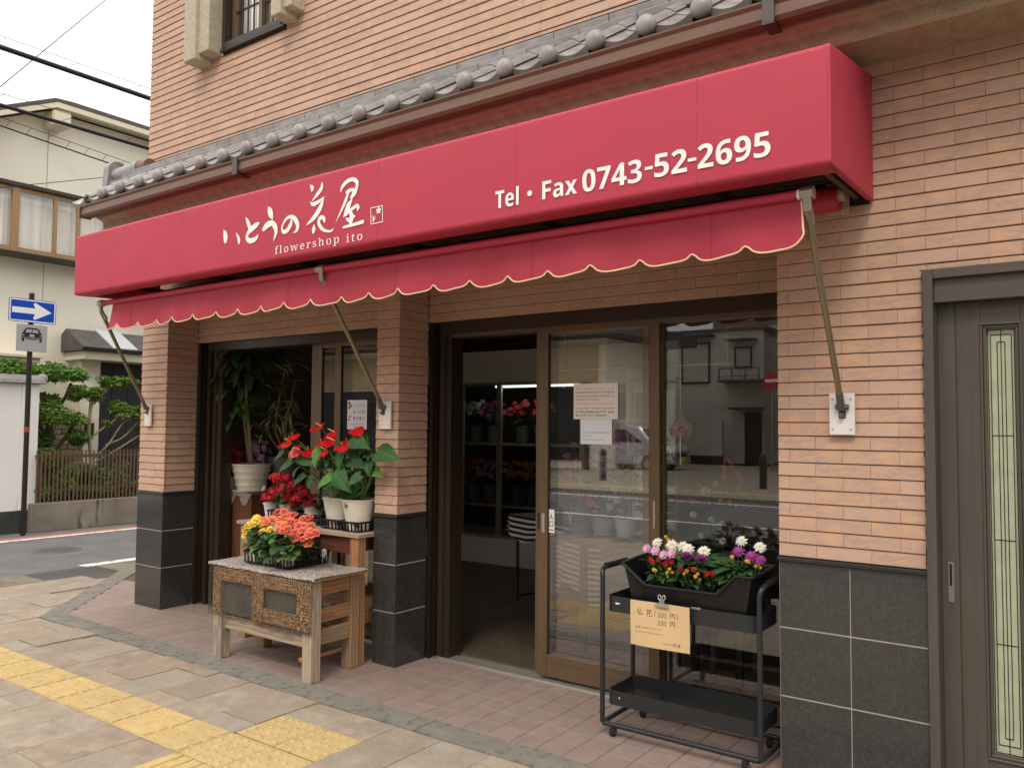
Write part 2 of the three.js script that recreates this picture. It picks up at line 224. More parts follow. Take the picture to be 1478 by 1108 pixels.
// plaster and houses
M.plaster = std({ map: reuv(tex(512, 512, (u, v, x, y) => { const f = fbm(u, v, 4, 3, 5, 15), s = fbm(u, v, 26, 3, 4, 17), g = fbm(u, v, 5, 4, 4, 19); let c = mix([232, 225, 207], [243, 236, 219], f); c = mix(c, [168, 158, 138], 0.28 * sm(0.58, 0.85, g)); c = sc(c, 1 - 0.02 * s); return sc(c, 0.975 + 0.04 * hash(x, y, 5)); }), 0.28, 0.28), roughness: 0.95 });
M.plastertrim = std({ color: 0xd6ccb4, roughness: 0.9 });
M.whitewall = std({ map: reuv(tex(256, 256, (u, v, x, y) => { const f = fbm(u, v, 4, 4, 4, 25), g = fbm(u, v, 12, 5, 4, 26); let c = mix([232, 229, 225], [243, 241, 237], f); c = mix(c, [176, 170, 160], 0.25 * sm(0.68, 0.9, g)); return sc(c, 0.98 + 0.03 * hash(x, y, 5)); }), 0.5, 0.5), roughness: 0.9 });
M.darkbase = std({ map: reuv(kerbTex, 1.2, 1.2), color: 0x8a8f96, roughness: 0.95 });
M.slate = std({ map: reuv(tileTex, 2, 2), color: 0x94908c, roughness: 0.7 });
M.gate = std({ color: 0x18161a, roughness: 0.6 });
M.fence = std({ color: 0x66503f, roughness: 0.65 });
M.smallbrick = [0xa89a80, 0x98886e, 0xb4a68c].map((c) => std({ color: c, roughness: 0.9 }));
M.tanframe = std({ color: 0x9a7a54, roughness: 0.5, metalness: 0.2 });
M.curtain = std({ color: 0xf2f1ea, roughness: 0.95 });
M.interior = std({ color: 0x8a8074, roughness: 0.9 });
M.interiordark = std({ color: 0x2a2622, roughness: 0.9 });
M.shopfloor = std({ map: reuv(kerbTex, 1, 1), color: 0xb4a490, roughness: 0.5 });
M.coolerwhite = std({ color: 0xd6d2c8, roughness: 0.5 });
M.cable = std({ color: 0x17171c, roughness: 0.7 });
// ------------------------------------------------------------------ ground, pavement, side street
function clipPoly(p, a, b, c) { // keep a*x + b*z <= c
  const o = []; for (let i = 0; i < p.length; i++) { const A = p[i], B = p[(i + 1) % p.length], da = a * A[0] + b * A[1] - c, db = a * B[0] + b * B[1] - c; if (da <= 0) o.push(A); if ((da < 0 && db > 0) || (da > 0 && db < 0)) { const t = da / (da - db); o.push([A[0] + (B[0] - A[0]) * t, A[1] + (B[1] - A[1]) * t]); } } return o;
}
function area(p) { let s = 0; for (let i = 0; i < p.length; i++) { const A = p[i], B = p[(i + 1) % p.length]; s += A[0] * B[1] - B[0] * A[1]; } return Math.abs(s) / 2; }
function slabTile(w, d, h, ch) {                    // chamfered slab, top face at y = 0, centred
  const x = w / 2, z = d / 2, X = x - ch, Z = z - ch, T = 0, S = -ch, Bm = -h, u = (a, b) => [a + x, b + z];
  const P = (a, y, b) => [a, y, b, ...u(a, b)];
  return quads([[P(-X, T, Z), P(X, T, Z), P(X, T, -Z), P(-X, T, -Z)],
    [P(-x, S, z), P(x, S, z), P(X, T, Z), P(-X, T, Z)], [P(x, S, z), P(x, S, -z), P(X, T, -Z), P(X, T, Z)], [P(x, S, -z), P(-x, S, -z), P(-X, T, -Z), P(X, T, -Z)], [P(-x, S, -z), P(-x, S, z), P(-X, T, Z), P(-X, T, -Z)],
    [P(-x, Bm, z), P(x, Bm, z), P(x, S, z), P(-x, S, z)], [P(x, Bm, z), P(x, Bm, -z), P(x, S, -z), P(x, S, z)], [P(x, Bm, -z), P(-x, Bm, -z), P(-x, S, -z), P(x, S, -z)], [P(-x, Bm, -z), P(-x, Bm, z), P(-x, S, z), P(-x, S, -z)]]);
}
function shiftUV(g, du, dv) { const c = g.clone(), uv = c.attributes.uv; for (let i = 0; i < uv.count; i++) uv.setXY(i, uv.getX(i) + du, uv.getY(i) + dv); return c; }
function polySlab(p, h) { const g = extr(p.map(([x, z]) => [x, -z]), h - 0.004, 0.002); g.rotateX(-Math.PI / 2); g.computeBoundingBox(); g.translate(0, -g.boundingBox.max.y, 0); return boxUV(g); }

struct('road', (() => { const g = new THREE.PlaneGeometry(500, 500, 8, 8); g.rotateX(-Math.PI / 2); g.translate(0, -0.03, 0); return boxUV(g); })(), M.asphalt);
const pavement = struct('pavement', b2(-7.19, 14, -0.12, -0.012, -6, 5.4), M.joint);
const KD = [-0.7071, 0.7071];                       // the kerb's 45 degree corner: outside is -x +z of it
// inner line passes (-5.59, 0.445) towards (-7.19, -1.155)
const cIn = KD[0] * -5.59 + KD[1] * 0.455, cOut = cIn + 0.155;
{ // paving stones 0.3 x 0.6
  const vars = []; for (let i = 0; i < 5; i++) vars.push([rr(0, 2), rr(0, 2)]);
  const cache = new Map();
  for (let k = -17; k < 12; k++) {
    const x0 = -2.36 + 0.3 * k, x1 = x0 + 0.3, j0 = (k & 1 ? 1.04 : 1.34) - 0.6 * 5;
    for (let n = 0; n < 13; n++) {
      let a = j0 + 0.6 * n, b = a + 0.6; const runs = [];
      const cut = k >= 0 && k <= 1 ? [0.87, 9] : k < 0 ? [1.185, 1.487] : null;
      if (!cut) runs.push([a, b]); else { if (a < cut[0]) runs.push([a, Math.min(b, cut[0])]); if (b > cut[1]) runs.push([Math.max(a, cut[1]), b]); }
      for (const [A, B] of runs) {
        if (B - A < 0.03 || A > 5.2) continue;
        const g2 = 0.0022; let p = [[x0 + g2, A + g2], [x1 - g2, A + g2], [x1 - g2, B - g2], [x0 + g2, B - g2]];
        const full = area(p);
        if (x0 > -5.7) p = clipPoly(p, 0, -1, -0.632); else { // left of the corner: outside the diagonal or in front of the strip
          const q = clipPoly(p, 0, -1, -0.632);
          if (x1 >= -5.69) { let e = clipPoly(clipPoly(p, -KD[0], -KD[1], -cOut - 0.004), 0, 1, 0.629); e = clipPoly(e, 0, 1, 0.629); if (area(e) > 0.001) part('paving_stone', polySlab(e, 0.03), pick(M.pave), pavement); }
          const d = clipPoly(p, -KD[0], -KD[1], -cOut - 0.004); p = x1 < -5.69 ? d : q;
        }
        p = clipPoly(p, -1, 0, 7.17); p = clipPoly(p, 0, 1, 5.24);
        const ar = area(p); if (ar < 0.002) continue;
        let g, cx = 0, cz = 0;
        if (ar > full - 1e-5) { const key = (B - A).toFixed(3), v = pick([0, 1, 2, 3, 4]), kk = key + v; if (!cache.has(kk)) cache.set(kk, shiftUV(slabTile(0.3 - 2 * g2, B - A - 2 * g2, 0.03, 0.003), ...vars[v])); g = cache.get(kk); cx = (x0 + x1) / 2; cz = (A + B) / 2; }
        else g = polySlab(p, 0.03);
        const m = part('paving_stone', g, pick(M.pave), pavement); m.position.set(cx, rr(-0.0012, 0.0008), cz); m.rotation.set(rr(-0.0012, 0.0012), 0, rr(-0.002, 0.002));
      }
    }
  }
}
{ // yellow tactile tiles: raised bars along the shop front, studs at the turn
  const flat = slabTile(0.296, 0.296, 0.03, 0.003);
  const barG = []; for (let i = 0; i < 4; i++) { const g = new RoundedBoxGeometry(0.282, 0.012, 0.058, 2, 0.004); g.translate(0, 0, -0.1125 + 0.075 * i); barG.push(boxUV(g)); }
  const barsX = merge([flat.clone(), ...barG]); const barsZ = barsX.clone().rotateY(Math.PI / 2);
  const studs = []; for (let i = 0; i < 5; i++) for (let j = 0; j < 5; j++) { const g = lathe([[0.0001, 0.006], [0.008, 0.0055], [0.0125, 0.0025], [0.0145, 0]].reverse(), 12); g.translate(-0.12 + 0.06 * i, 0, -0.12 + 0.06 * j); studs.push(boxUV(g)); }
  const dots = merge([flat.clone(), ...studs]);
  const put = (name, g, x, z) => { const m = part('tactile_tile', shiftUV(g, rr(0, 2), rr(0, 2)), pick(M.tactile), pavement); m.position.set(x, rr(0.0005, 0.002), z); m.rotation.set(rr(-0.002, 0.002), 0, rr(-0.002, 0.002)); };
  for (let i = 0; i < 16; i++) put('b', barsX, -2.51 - 0.3 * i, 1.336);
  for (const x of [-2.205, -1.905]) { put('d', dots, x, 1.022); put('d', dots, x, 1.336); for (let j = 0; j < 12; j++) put('b', barsZ, x, 1.64 + 0.3 * j); }
}
// pinkish shop apron of 0.15 m tiles and its kerb strip
const apron = struct('shop_apron', polySlab([[3, -0.62], [3, 0.443], [-5.588, 0.443], [-7.15, -1.11], [-7.15, -1.5], [-5.7, -1.5], [-5.4, -0.62]], 0.03), M.joint);
apron.position.y = -0.007;
{
  const list = [];
  for (let i = -48; i < 21; i++) for (let j = -13; j < 7; j++) {
    const x0 = -2.09 + 0.1505 * i, z1 = 0.443 - 0.1505 * j, z0 = z1 - 0.1505, g2 = 0.0018; if (x0 > 2.9 || z0 < -1.5) continue;
    let p = [[x0 + g2, z0 + g2], [x0 + 0.1505 - g2, z0 + g2], [x0 + 0.1505 - g2, z1 - g2], [x0 + g2, z1 - g2]]; const full = area(p);
    p = clipPoly(p, KD[0], KD[1], cIn); if (x0 > -5.75) p = clipPoly(p, 0, -1, 0.60); p = clipPoly(p, -1, 0, 7.16); p = clipPoly(p, 0, 1, 0.441);
    const ar = area(p); if (ar < 0.0012) continue;
    list.push({ p, full: ar > full - 1e-6, x: x0 + 0.07525, z: (z0 + z1) / 2, d: Math.hypot(x0 - 1.2, z0 - 3.75) + (x0 > 0.4 ? 20 : 0) });
  }
  list.sort((a, b) => a.d - b.d);
  const base = slabTile(0.1469, 0.1469, 0.02, 0.002), vs = [0, 1, 2, 3, 4, 5].map(() => shiftUV(base, rr(0, 2), rr(0, 2))), rest = [];
  list.forEach((t, i) => {
    const g = t.full ? pick(vs) : polySlab(t.p, 0.02), y = rr(-0.0008, 0.0006);
    if (i < 300) { const m = part('floor_tile', g, pick(M.apron), apron); m.position.set(t.full ? t.x : 0, 0.007 + y, t.full ? t.z : 0); }
    else { const c = geo(g.clone()); c.translate(t.full ? t.x : 0, 0.007 + y, t.full ? t.z : 0); rest.push(c); }
  });
  const m = part('floor_tile_field', rest, M.apron[0], apron); m.userData.kind = 'stuff';
}
{ // weathered concrete kerb strip
  const k = struct('kerb_strip', b2(-5.4, 3, -0.09, -0.02, 0.46, 0.61), M.joint);
  const cuts = [3, 1.4, -0.2, -1.655, -3.2, -4.6, -5.59];
  for (let i = 0; i < cuts.length - 1; i++) { const l = i === cuts.length - 2; const p = l ? [[cuts[i] - 0.002, 0.448], [cuts[i] - 0.002, 0.626], [-5.665, 0.626], [-5.588, 0.448]] : [[cuts[i] - 0.002, 0.448], [cuts[i] - 0.002, 0.626], [cuts[i + 1] + 0.002, 0.626], [cuts[i + 1] + 0.002, 0.448]]; part('kerbstone', polySlab(p, 0.06), M.kerb, k).position.y = 0.003 + 0.001 * (i & 1); }
  let a = [-5.588, 0.448], b = [-5.667, 0.626]; for (let i = 1; i <= 3; i++) { const t = 0.52 * i, c = [-5.588 - t, 0.448 - t * 1.0], d = [-5.667 - t - 0.02, 0.626 - t * 1.0 - 0.02]; part('kerbstone', polySlab([a, c, d, b], 0.06), M.kerb, k).position.y = 0.003; a = c; b = d; }
}
const gutterStrip = struct('road_edging', [b2(-7.75, -7.195, -0.1, -0.008, -0.13, 5.4), b2(-7.7, -7.195, -0.1, -0.008, -14, -0.86)], M.roadcement);
struct('asphalt_patch', b2(-7.74, -7.195, -0.1, -0.016, -0.86, -0.13), M.asphaltpatch);
const sheet = (x0, x1, z0, z1, y) => { const g = new THREE.PlaneGeometry(x1 - x0, z1 - z0); g.rotateX(-Math.PI / 2); g.translate((x0 + x1) / 2, y, (z0 + z1) / 2); return boxUV(g); };
struct('white_road_line', [sheet(-7.94, -7.71, -16, -0.8, -0.024), sheet(-10.52, -10.39, -20, 3.5, -0.024)], M.whiteline);
struct('red_road_line', sheet(-10.72, -10.53, -20, 3.5, -0.024), M.redline);
struct('street_markings', [sheet(-9, 20, 7.85, 8.0, -0.024), sheet(-40, 40, 11.3, 11.45, -0.024)], M.whiteline);
struct('opposite_pavement', b2(-60, 40, -0.2, 0.05, 12, 26), M.pave[4]);
struct('opposite_tactile_strip', b2(-60, 40, 0.0, 0.056, 13, 13.3), M.tactile[0]);
{ const t = thing('manhole_cover', 'round iron manhole cover in the asphalt of the side street', 'manhole cover', [-9.23, -0.03, -1.19]);
  part('ring', lathe([[0.27, 0], [0.27, 0.008], [0.235, 0.009], [0.235, 0]], 32), std({ color: 0x706c68, roughness: 0.7, metalness: 0.4 }), t);
  const lid = part('lid', lathe([[0.0001, 0.006], [0.228, 0.006], [0.232, 0.003], [0.232, 0]].reverse(), 32), std({ color: 0x65625f, roughness: 0.7, metalness: 0.4 }), t);
  const st = []; for (let i = -3; i <= 3; i++) for (let j = -3; j <= 3; j++) if (i * i + j * j < 11) st.push(bx(0.035, 0.005, 0.035, i * 0.056, 0.007, j * 0.056, 0.001)); part('tread', st, std({ color: 0x6e6a66, roughness: 0.7, metalness: 0.4 }), lid); }
// kerb of the shop's own street
struct('street_kerb', b2(-7.2, 14, -0.1, 0.004, 5.25, 5.4, 0.012), M.kerb);
// ------------------------------------------------------------------ the shop building
const shop = thing('shop_building', 'flower shop building clad in tan flamed bricks with black granite base', 'shop building');
const ZF = -0.088, ROW = 0.0605, Y0 = 0.966;
{ // structural walls behind the cladding (each a solid with thickness)
  const w = [];
  w.push(b2(-5.515, -4.47, 3.0, 6.6, -0.3, ZF - 0.014), b2(-3.68, 3.2, 3.0, 6.6, -0.3, ZF - 0.014), b2(-4.47, -3.68, 3.0, 4.525, -0.3, ZF - 0.014), b2(-4.47, -3.68, 5.95, 6.6, -0.3, ZF - 0.014)); // upper front
  w.push(b2(-5.515, 0.0, 2.53, 3.0, -0.3, ZF - 0.014), b2(-5.2, -0.012, 2.235, 2.53, -0.5, -0.39));            // under the eaves, header over the openings
  w.push(b2(-5.515, -5.161, 0.95, 2.53, -0.37, ZF - 0.014), b2(-2.664, -2.493, 0.95, 2.53, -0.37, ZF - 0.014)); // columns
  w.push(b2(-5.505, -5.17, 0.0, 0.95, -0.36, ZF - 0.03), b2(-2.655, -2.503, 0.0, 0.95, -0.36, ZF - 0.03));
  w.push(b2(0.0, 0.612, 0.95, 3.3, -0.5, -0.014), b2(0.612, 1.55, 2.21, 3.3, -0.3, -0.014), b2(1.55, 3.2, 0.95, 3.3, -0.5, -0.014));
  w.push(b2(0.012, 0.608, 0.0, 0.95, -0.5, -0.022), b2(1.56, 3.2, 0.0, 0.95, -0.5, -0.022));
  w.push(b2(-5.52, -5.3, 0, 6.6, -7.0, -0.5), b2(3.0, 3.2, 0, 6.6, -7, -0.5), b2(-5.3, 3.0, 0, 6.6, -7.2, -7.0), b2(-5.52, 3.2, 6.6, 6.8, -7.2, 0.1));
  part('wall', w, M.mortar, shop);
}
const bricks = [];
const BV = []; // brick geometry variants: lapped profile, lower edge proud
function brickGeo(w, tw, id) {
  const W = w / 2, H = ROW - 0.0034, top = 0.004, bot = 0.0098, u0 = (id & 1) * 0.5 + 0.01, v0 = (id >> 1) * 0.25 + 0.012, fu = 0.48 * (w / tw), fv = 0.226;
  const f = (x, y, z, u, v) => [x, y, z, u0 + u * fu, v0 + v * fv];
  const A = (x, s) => [f(x, 0, -0.006, s, 0), f(x, 0, bot - 0.0015, s, 0), f(x, 0.002, bot, s, 0.04), f(x, H - 0.0015, top, s, 0.96), f(x, H, top - 0.0015, s, 1), f(x, H, -0.006, s, 1)];
  const l = A(-W, 0), r = A(W, 1), q = []; for (let i = 0; i < 5; i++) q.push([l[i], r[i], r[i + 1], l[i + 1]]);
  q.push([l[0], l[1], l[2], l[3]], [l[0], l[3], l[4], l[5]], [r[0], r[3], r[2], r[1]], [r[0], r[5], r[4], r[3]]); return quads(q);
}
const BW = 0.2286; const brickCache = new Map();
function brickShape(w, id) { const k = w.toFixed(3) + '/' + id; if (!brickCache.has(k)) brickCache.set(k, brickGeo(w, BW, id)); return brickCache.get(k); }
// cladding along a wall: face 0 looks +z (s runs +x), face 1 looks +x (s runs -z)
function clad(o) {
  const { s0, s1, y0, y1, at, face = 0, joints, holes = [], vis = 1, y00 = Y0 } = o;
  for (let r = Math.ceil((y0 - y00) / ROW - 0.4); ; r++) {
    const y = y00 + r * ROW; if (y + ROW > y1 + 0.02) break;
    const ph = joints[(r % 2 + 2) % 2]; let k = Math.ceil((s0 - ph) / 0.23 - 1);
    for (; ; k++) {
      let a = ph + 0.23 * k, b = a + 0.23; if (a >= s1 - 0.004) break; a = Math.max(a, s0); b = Math.min(b, s1); if (b - a < 0.012) continue;
      let runs = [[a, b]];
      for (const h of holes) if (y + ROW * 0.6 > h[2] && y + ROW * 0.4 < h[3]) runs = runs.flatMap(([p, q]) => { const out = []; if (p < h[0]) out.push([p, Math.min(q, h[0])]); if (q > h[1]) out.push([Math.max(p, h[1]), q]); if (p >= h[0] && q <= h[1]) return []; return out.length ? out : [[p, q]]; });
      for (const [p, q] of runs) { if (q - p < 0.012) continue; const c = (p + q) / 2, w = Math.round((q - p - 0.0014) * 10000) / 10000; bricks.push({ w, x: face ? at : c, y, z: face ? -c : at, rot: face ? Math.PI / 2 : 0, vis }); }
    }
  }
}
clad({ s0: 0, s1: 1.75, y0: 0.966, y1: 3.135, at: -0.012, joints: [0.165, 0.051], holes: [[0.612, 1.55, 0, 2.19]] });
clad({ s0: 1.75, s1: 3.2, y0: 0.966, y1: 3.135, at: -0.012, joints: [0.165, 0.051], vis: 0 });
clad({ s0: -5.532, s1: -5.145, y0: 0.966, y1: 2.53, at: ZF - 0.012, joints: [-5.532, -5.417] });
clad({ s0: 0.1, s1: 0.379, y0: 0.966, y1: 2.53, at: -5.157, face: 1, joints: [0.1, 0.215] });
clad({ s0: -2.679, s1: -2.477, y0: 0.966, y1: 2.53, at: ZF - 0.012, joints: [-2.6, -2.75] });
clad({ s0: 0.1, s1: 0.379, y0: 0.966, y1: 2.53, at: -2.489, face: 1, joints: [0.1, 0.215] });
clad({ s0: -5.145, s1: -2.679, y0: 2.24, y1: 2.53, at: -0.386, joints: [-5.1, -4.98] });
clad({ s0: -2.477, s1: -0.002, y0: 2.24, y1: 2.53, at: -0.386, joints: [-2.4, -2.28] });
clad({ s0: -5.532, s1: 0.0, y0: 2.54, y1: 3.15, at: ZF - 0.012, joints: [-5.532, -5.417], vis: 0 });
clad({ s0: -5.532, s1: 3.2, y0: 3.72, y1: 5.75, at: ZF - 0.012, y00: 3.775 - ROW * 3, joints: [-5.532, -5.417], holes: [[-4.47, -3.68, 4.535, 5.95]] });
{
  const pv = V(0, 0, 0); camera.updateMatrixWorld(); camera.updateProjectionMatrix(); const inv = camera.matrixWorld.clone().invert();
  for (const b of bricks) { pv.set(b.x, b.y + 0.03, b.z).project(camera); const d = camera.position.distanceTo(V(b.x, b.y, b.z)); const inF = Math.abs(pv.x) < 1.02 && Math.abs(pv.y) < 1.02; const under = b.z > -0.2 && b.y > 2.62 && b.y < 3.2 && b.x < 0.4; b.score = inF && b.vis && !under ? (b.w * (b.rot ? 0.5 : 1)) / (d * d) : 0; }
  const order = [...bricks].sort((a, b) => b.score - a.score); order.forEach((b, i) => { b.single = i < 300; });
  const rest = [[], [], [], []];
  for (const b of bricks) {
    const g = brickShape(b.w, Math.floor(rnd() * 8)), mi = Math.floor(rnd() * 4), dz = rr(-0.0009, 0.0009);
    if (b.single) { const m = part('brick', g, M.brick[mi], shop); m.position.set(b.x + (b.rot ? dz : 0), b.y, b.z + (b.rot ? 0 : dz)); m.rotation.y = b.rot; }
    else { const c = geo(g.clone()); if (b.rot) c.rotateY(b.rot); c.translate(b.x + (b.rot ? dz : 0), b.y, b.z + (b.rot ? 0 : dz)); rest[mi].push(c); }
  }
  rest.forEach((l, i) => { const m = part('brickwork', l, M.brick[i], shop); m.userData.kind = 'stuff'; });
}
{ // black granite base: tiles of 0.3 m with pale grout, and the moulded ledge on top
  const rows = [[0.0, 0.337], [0.342, 0.642], [0.647, 0.94]];
  const tile = (x0, x1, y0, y1, z, rot) => { const w = x1 - x0, h = y1 - y0, g = new RoundedBoxGeometry(w, h, 0.014, 1, 0.0012); const m = part('granite_tile', boxUV(g), M.granite, shop); m.position.set(rot ? z : (x0 + x1) / 2, (y0 + y1) / 2, rot ? -(x0 + x1) / 2 : z); m.rotation.y = rot ? Math.PI / 2 : 0; };
  const grout = [];
  for (const [y0, y1] of rows) {
    tile(0.002, 0.3035, y0 + 0.002, y1, -0.008); tile(0.3075, 0.6085, y0 + 0.002, y1, -0.008); tile(1.56, 1.86, y0 + 0.002, y1, -0.008); tile(1.864, 2.2, y0 + 0.002, y1, -0.008); tile(2.204, 2.6, y0 + 0.002, y1, -0.008);
    for (const [a, b, side] of [[-5.532, -5.145, -5.152], [-2.679, -2.477, -2.484]]) { tile(a, b, y0 + 0.002, y1, ZF - 0.007); tile(0.1035, 0.377, y0 + 0.002, y1, side, 1); }
  }
  grout.push(b2(0.0, 0.611, 0.002, 0.94, -0.022, -0.0045), b2(1.558, 2.7, 0.002, 0.94, -0.022, -0.0045));
  for (const [a, b] of [[-5.53, -5.147], [-2.677, -2.479]]) grout.push(b2(a, b - 0.01, 0.002, 0.94, ZF - 0.03, ZF - 0.0035), b2(b - 0.02, b + 0.0003, 0.002, 0.94, -0.376, ZF - 0.0155));
  part('grout', grout, M.grout, shop);
  const led = [b2(-0.004, 0.613, 0.942, 0.962, -0.05, 0.014, 0.004), b2(1.55, 2.7, 0.942, 0.962, -0.05, 0.014, 0.004)];
  for (const [a, b] of [[-5.532, -5.145], [-2.679, -2.477]]) led.push(b2(a - 0.01, b + 0.01, 0.942, 0.962, -0.379, ZF + 0.012, 0.004));
  const lm = phy({ color: 0x2b2b2e, roughness: 0.3 }); for (const l of led) part('granite_ledge', l, lm, shop);
}
part('mounting_board', [b2(-5.14, 0.0, 2.49, 2.64, -0.088, 0.012), b2(0.0, 0.41, 2.52, 2.64, 0.004, 0.012)], M.blackbronze, shop);
{ // washed concrete cornice carrying the eaves
  const prof = [[-0.1, 3.135], [0.272, 3.135], [0.288, 3.152], [0.288, 3.205], [0.30, 3.222], [0.345, 3.232], [0.345, 3.36], [-0.1, 3.36]];
  const s = new THREE.Shape(prof.map(([z, y]) => new THREE.Vector2(z, y))), e = new THREE.ExtrudeGeometry(s, { depth: 8.72, bevelEnabled: false });
  e.rotateY(Math.PI / 2); e.scale(1, 1, -1); // shape x -> z
  const ix = geo(e); { const p = ix.attributes.position; for (let i = 0; i < p.count; i += 3) { const t = [p.getX(i + 1), p.getY(i + 1), p.getZ(i + 1)]; p.setXYZ(i + 1, p.getX(i + 2), p.getY(i + 2), p.getZ(i + 2)); p.setXYZ(i + 2, ...t); } ix.computeVertexNormals(); }
  ix.computeBoundingBox(); ix.translate(-5.53 - ix.boundingBox.min.x, 0, 0);
  part('cornice', boxUV(ix), M.washed, shop);
  part('eave_fascia', b2(-5.62, 3.2, 3.285, 3.365, 0.346, 0.372), M.fascia, shop);
}
{ // copper-brown gutter with its brackets
  const pr = [[0.385, 3.225], [0.455, 3.222], [0.468, 3.24], [0.462, 3.29], [0.474, 3.305], [0.474, 3.314], [0.464, 3.314], [0.452, 3.296], [0.452, 3.238], [0.395, 3.236], [0.392, 3.312], [0.385, 3.312]];
  const L = 8.75, q = []; for (let i = 0; i < pr.length; i++) { const a = pr[i], b = pr[(i + 1) % pr.length]; q.push([[-5.548, a[1], a[0]], [-5.548 + L, a[1], a[0]], [-5.548 + L, b[1], b[0]], [-5.548, b[1], b[0]]]); }
  const gut = part('gutter', boxUV(quads(q)), M.copper, shop);
  part('end_cap', b2(-5.556, -5.545, 3.216, 3.318, 0.38, 0.478, 0.003), M.copper, gut);
  for (const x of [-3.47, 0.127]) { part('bracket', [b2(x - 0.025, x + 0.025, 3.212, 3.316, 0.466, 0.481, 0.002), b2(x - 0.025, x + 0.025, 3.208, 3.216, 0.37, 0.481), b2(x - 0.028, x + 0.028, 3.314, 3.319, 0.38, 0.481)], std({ color: 0x5a5250, roughness: 0.3, metalness: 0.5 }), gut); }
}
{ // tiled pent roof: eave tiles with round caps, pan tiles, two flat courses and, past the corner, a ridge end
  const slope = Math.atan2(3.60 - 3.345, 0.42 - 0.02), P = 0.268;
  part('roof_deck', (() => { const g = bx(8.75, 0.03, 0.52, 0, 0, 0); g.rotateX(slope); g.translate(-1.225, 3.44, 0.2); return g; })(), M.fascia, shop);
  const pan = (len, pend) => { // one pan tile: concave pan with a roll on its right side; z down the slope, x across
    const pos = [], N = 14, th = 0.016, prof = []; for (let i = 0; i <= N; i++) { const t = i / N, x = (t - 0.5) * (P + 0.02); let y = t < 0.68 ? 0.026 - 0.03 * Math.sin(Math.PI * t / 0.68) : 0.026 + 0.03 * Math.sin(Math.PI * (t - 0.68) / 0.32); prof.push([x, y]); }
    const q = []; const F = (p, z, o = 0) => [p[0], p[1] + o, z, p[0], z];
    for (let i = 0; i < N; i++) { const a = prof[i], b = prof[i + 1]; q.push([F(a, len), F(b, len), F(b, 0), F(a, 0)], [F(a, len, -th), F(b, len, -th), F(b, len), F(a, len)]); }
    if (pend) for (let i = 0; i < 10; i++) { const a = prof[i], b = prof[i + 1], d = (p) => { const t = (p[0] / (P + 0.02) + 0.5) / 0.71; return 0.05 * Math.pow(Math.abs(Math.sin(Math.PI * Math.min(1, t) * 1.0)), 0.55) * (0.55 + 0.45 * Math.abs(Math.cos(Math.PI * t))); }; q.push([F(a, len + 0.012, -th - d(a)), F(b, len + 0.012, -th - d(b)), F(b, len + 0.012, 0.001), F(a, len + 0.012, 0.001)], [F(b, len - 0.004, -th - d(b)), F(a, len - 0.004, -th - d(a)), F(a, len - 0.004, 0), F(b, len - 0.004, 0)], [F(a, len - 0.004, -th - d(a)), F(b, len - 0.004, -th - d(b)), F(b, len + 0.012, -th - d(b)), F(a, len + 0.012, -th - d(a))], [F(a, len + 0.012, 0.001), F(b, len + 0.012, 0.001), F(b, len - 0.004, 0.001), F(a, len - 0.004, 0.001)]); }
    return quads(q);
  };
  const capG = (() => { const a = lathe([[0.0001, 0.036], [0.02, 0.034], [0.038, 0.026], [0.049, 0.012], [0.052, 0], [0.05, -0.012], [0.043, -0.016], [0.043, -0.05]].reverse(), 20); a.rotateX(Math.PI / 2); return boxUV(a, null, [0.3, 0.6]); })();
  const g1 = pan(0.27, true), g2 = pan(0.27, false);
  for (let i = -1; i < 32; i++) {
    const x = -5.377 + P * i, mt = M.rooftile[(i * 7 + 21) % 3];
    const e = part('eave_tile', g1, mt, shop); e.position.set(x + 0.5 * P - 0.13, 3.516 + 0.003 * ((i * 5) & 1), 0.175); e.rotation.x = slope;
    if (i >= 0) { const c = part('tile_cap', capG, M.rooftile[(i * 5 + 20) % 3], e); c.position.set(0.098, 0.032, 0.29); c.scale.setScalar(0.96); c.rotation.x = -slope; }
    const f = part('pan_tile', g2, M.rooftile[(i * 3 + 12) % 3], shop); f.position.set(x + 0.5 * P - 0.13, 3.655, -0.03); f.rotation.x = slope;
  }
  const noshi = (x0, y, z, w) => { const m = part('flat_ridge_tile', bx(w - 0.004, 0.044, 0.1, 0, 0, 0, 0.006), pick(M.rooftile), shop); m.position.set(x0 + w / 2, y, z); m.rotation.x = 0.12; };
  for (let k = 0; k < 2; k++) for (let x = -5.85 + (k ? 0.17 : 0); x < 3; x += 0.345) noshi(x, 3.648 + 0.047 * k, 0.035 - 0.016 * k, 0.345);
  part('flashing', b2(-5.5, 3.2, 3.716, 3.778, -0.11, -0.035), M.lead, shop);
  const rg = []; // round ridge beyond the corner
  const half = (x0, x1, r) => { const g = new THREE.CylinderGeometry(r, r, x1 - x0, 20); g.rotateZ(Math.PI / 2); g.translate((x0 + x1) / 2, 3.735, 0.0); return boxUV(g); };
  part('ridge_tile', half(-5.86, -5.56, 0.066), M.rooftile[2], shop); part('ridge_tile', half(-5.556, -5.47, 0.07), M.rooftile[0], shop); part('ridge_tile', (() => { const g = half(-5.47, -5.33, 0.062); return g; })(), std({ color: 0x7a5c4c, roughness: 0.6 }), shop);
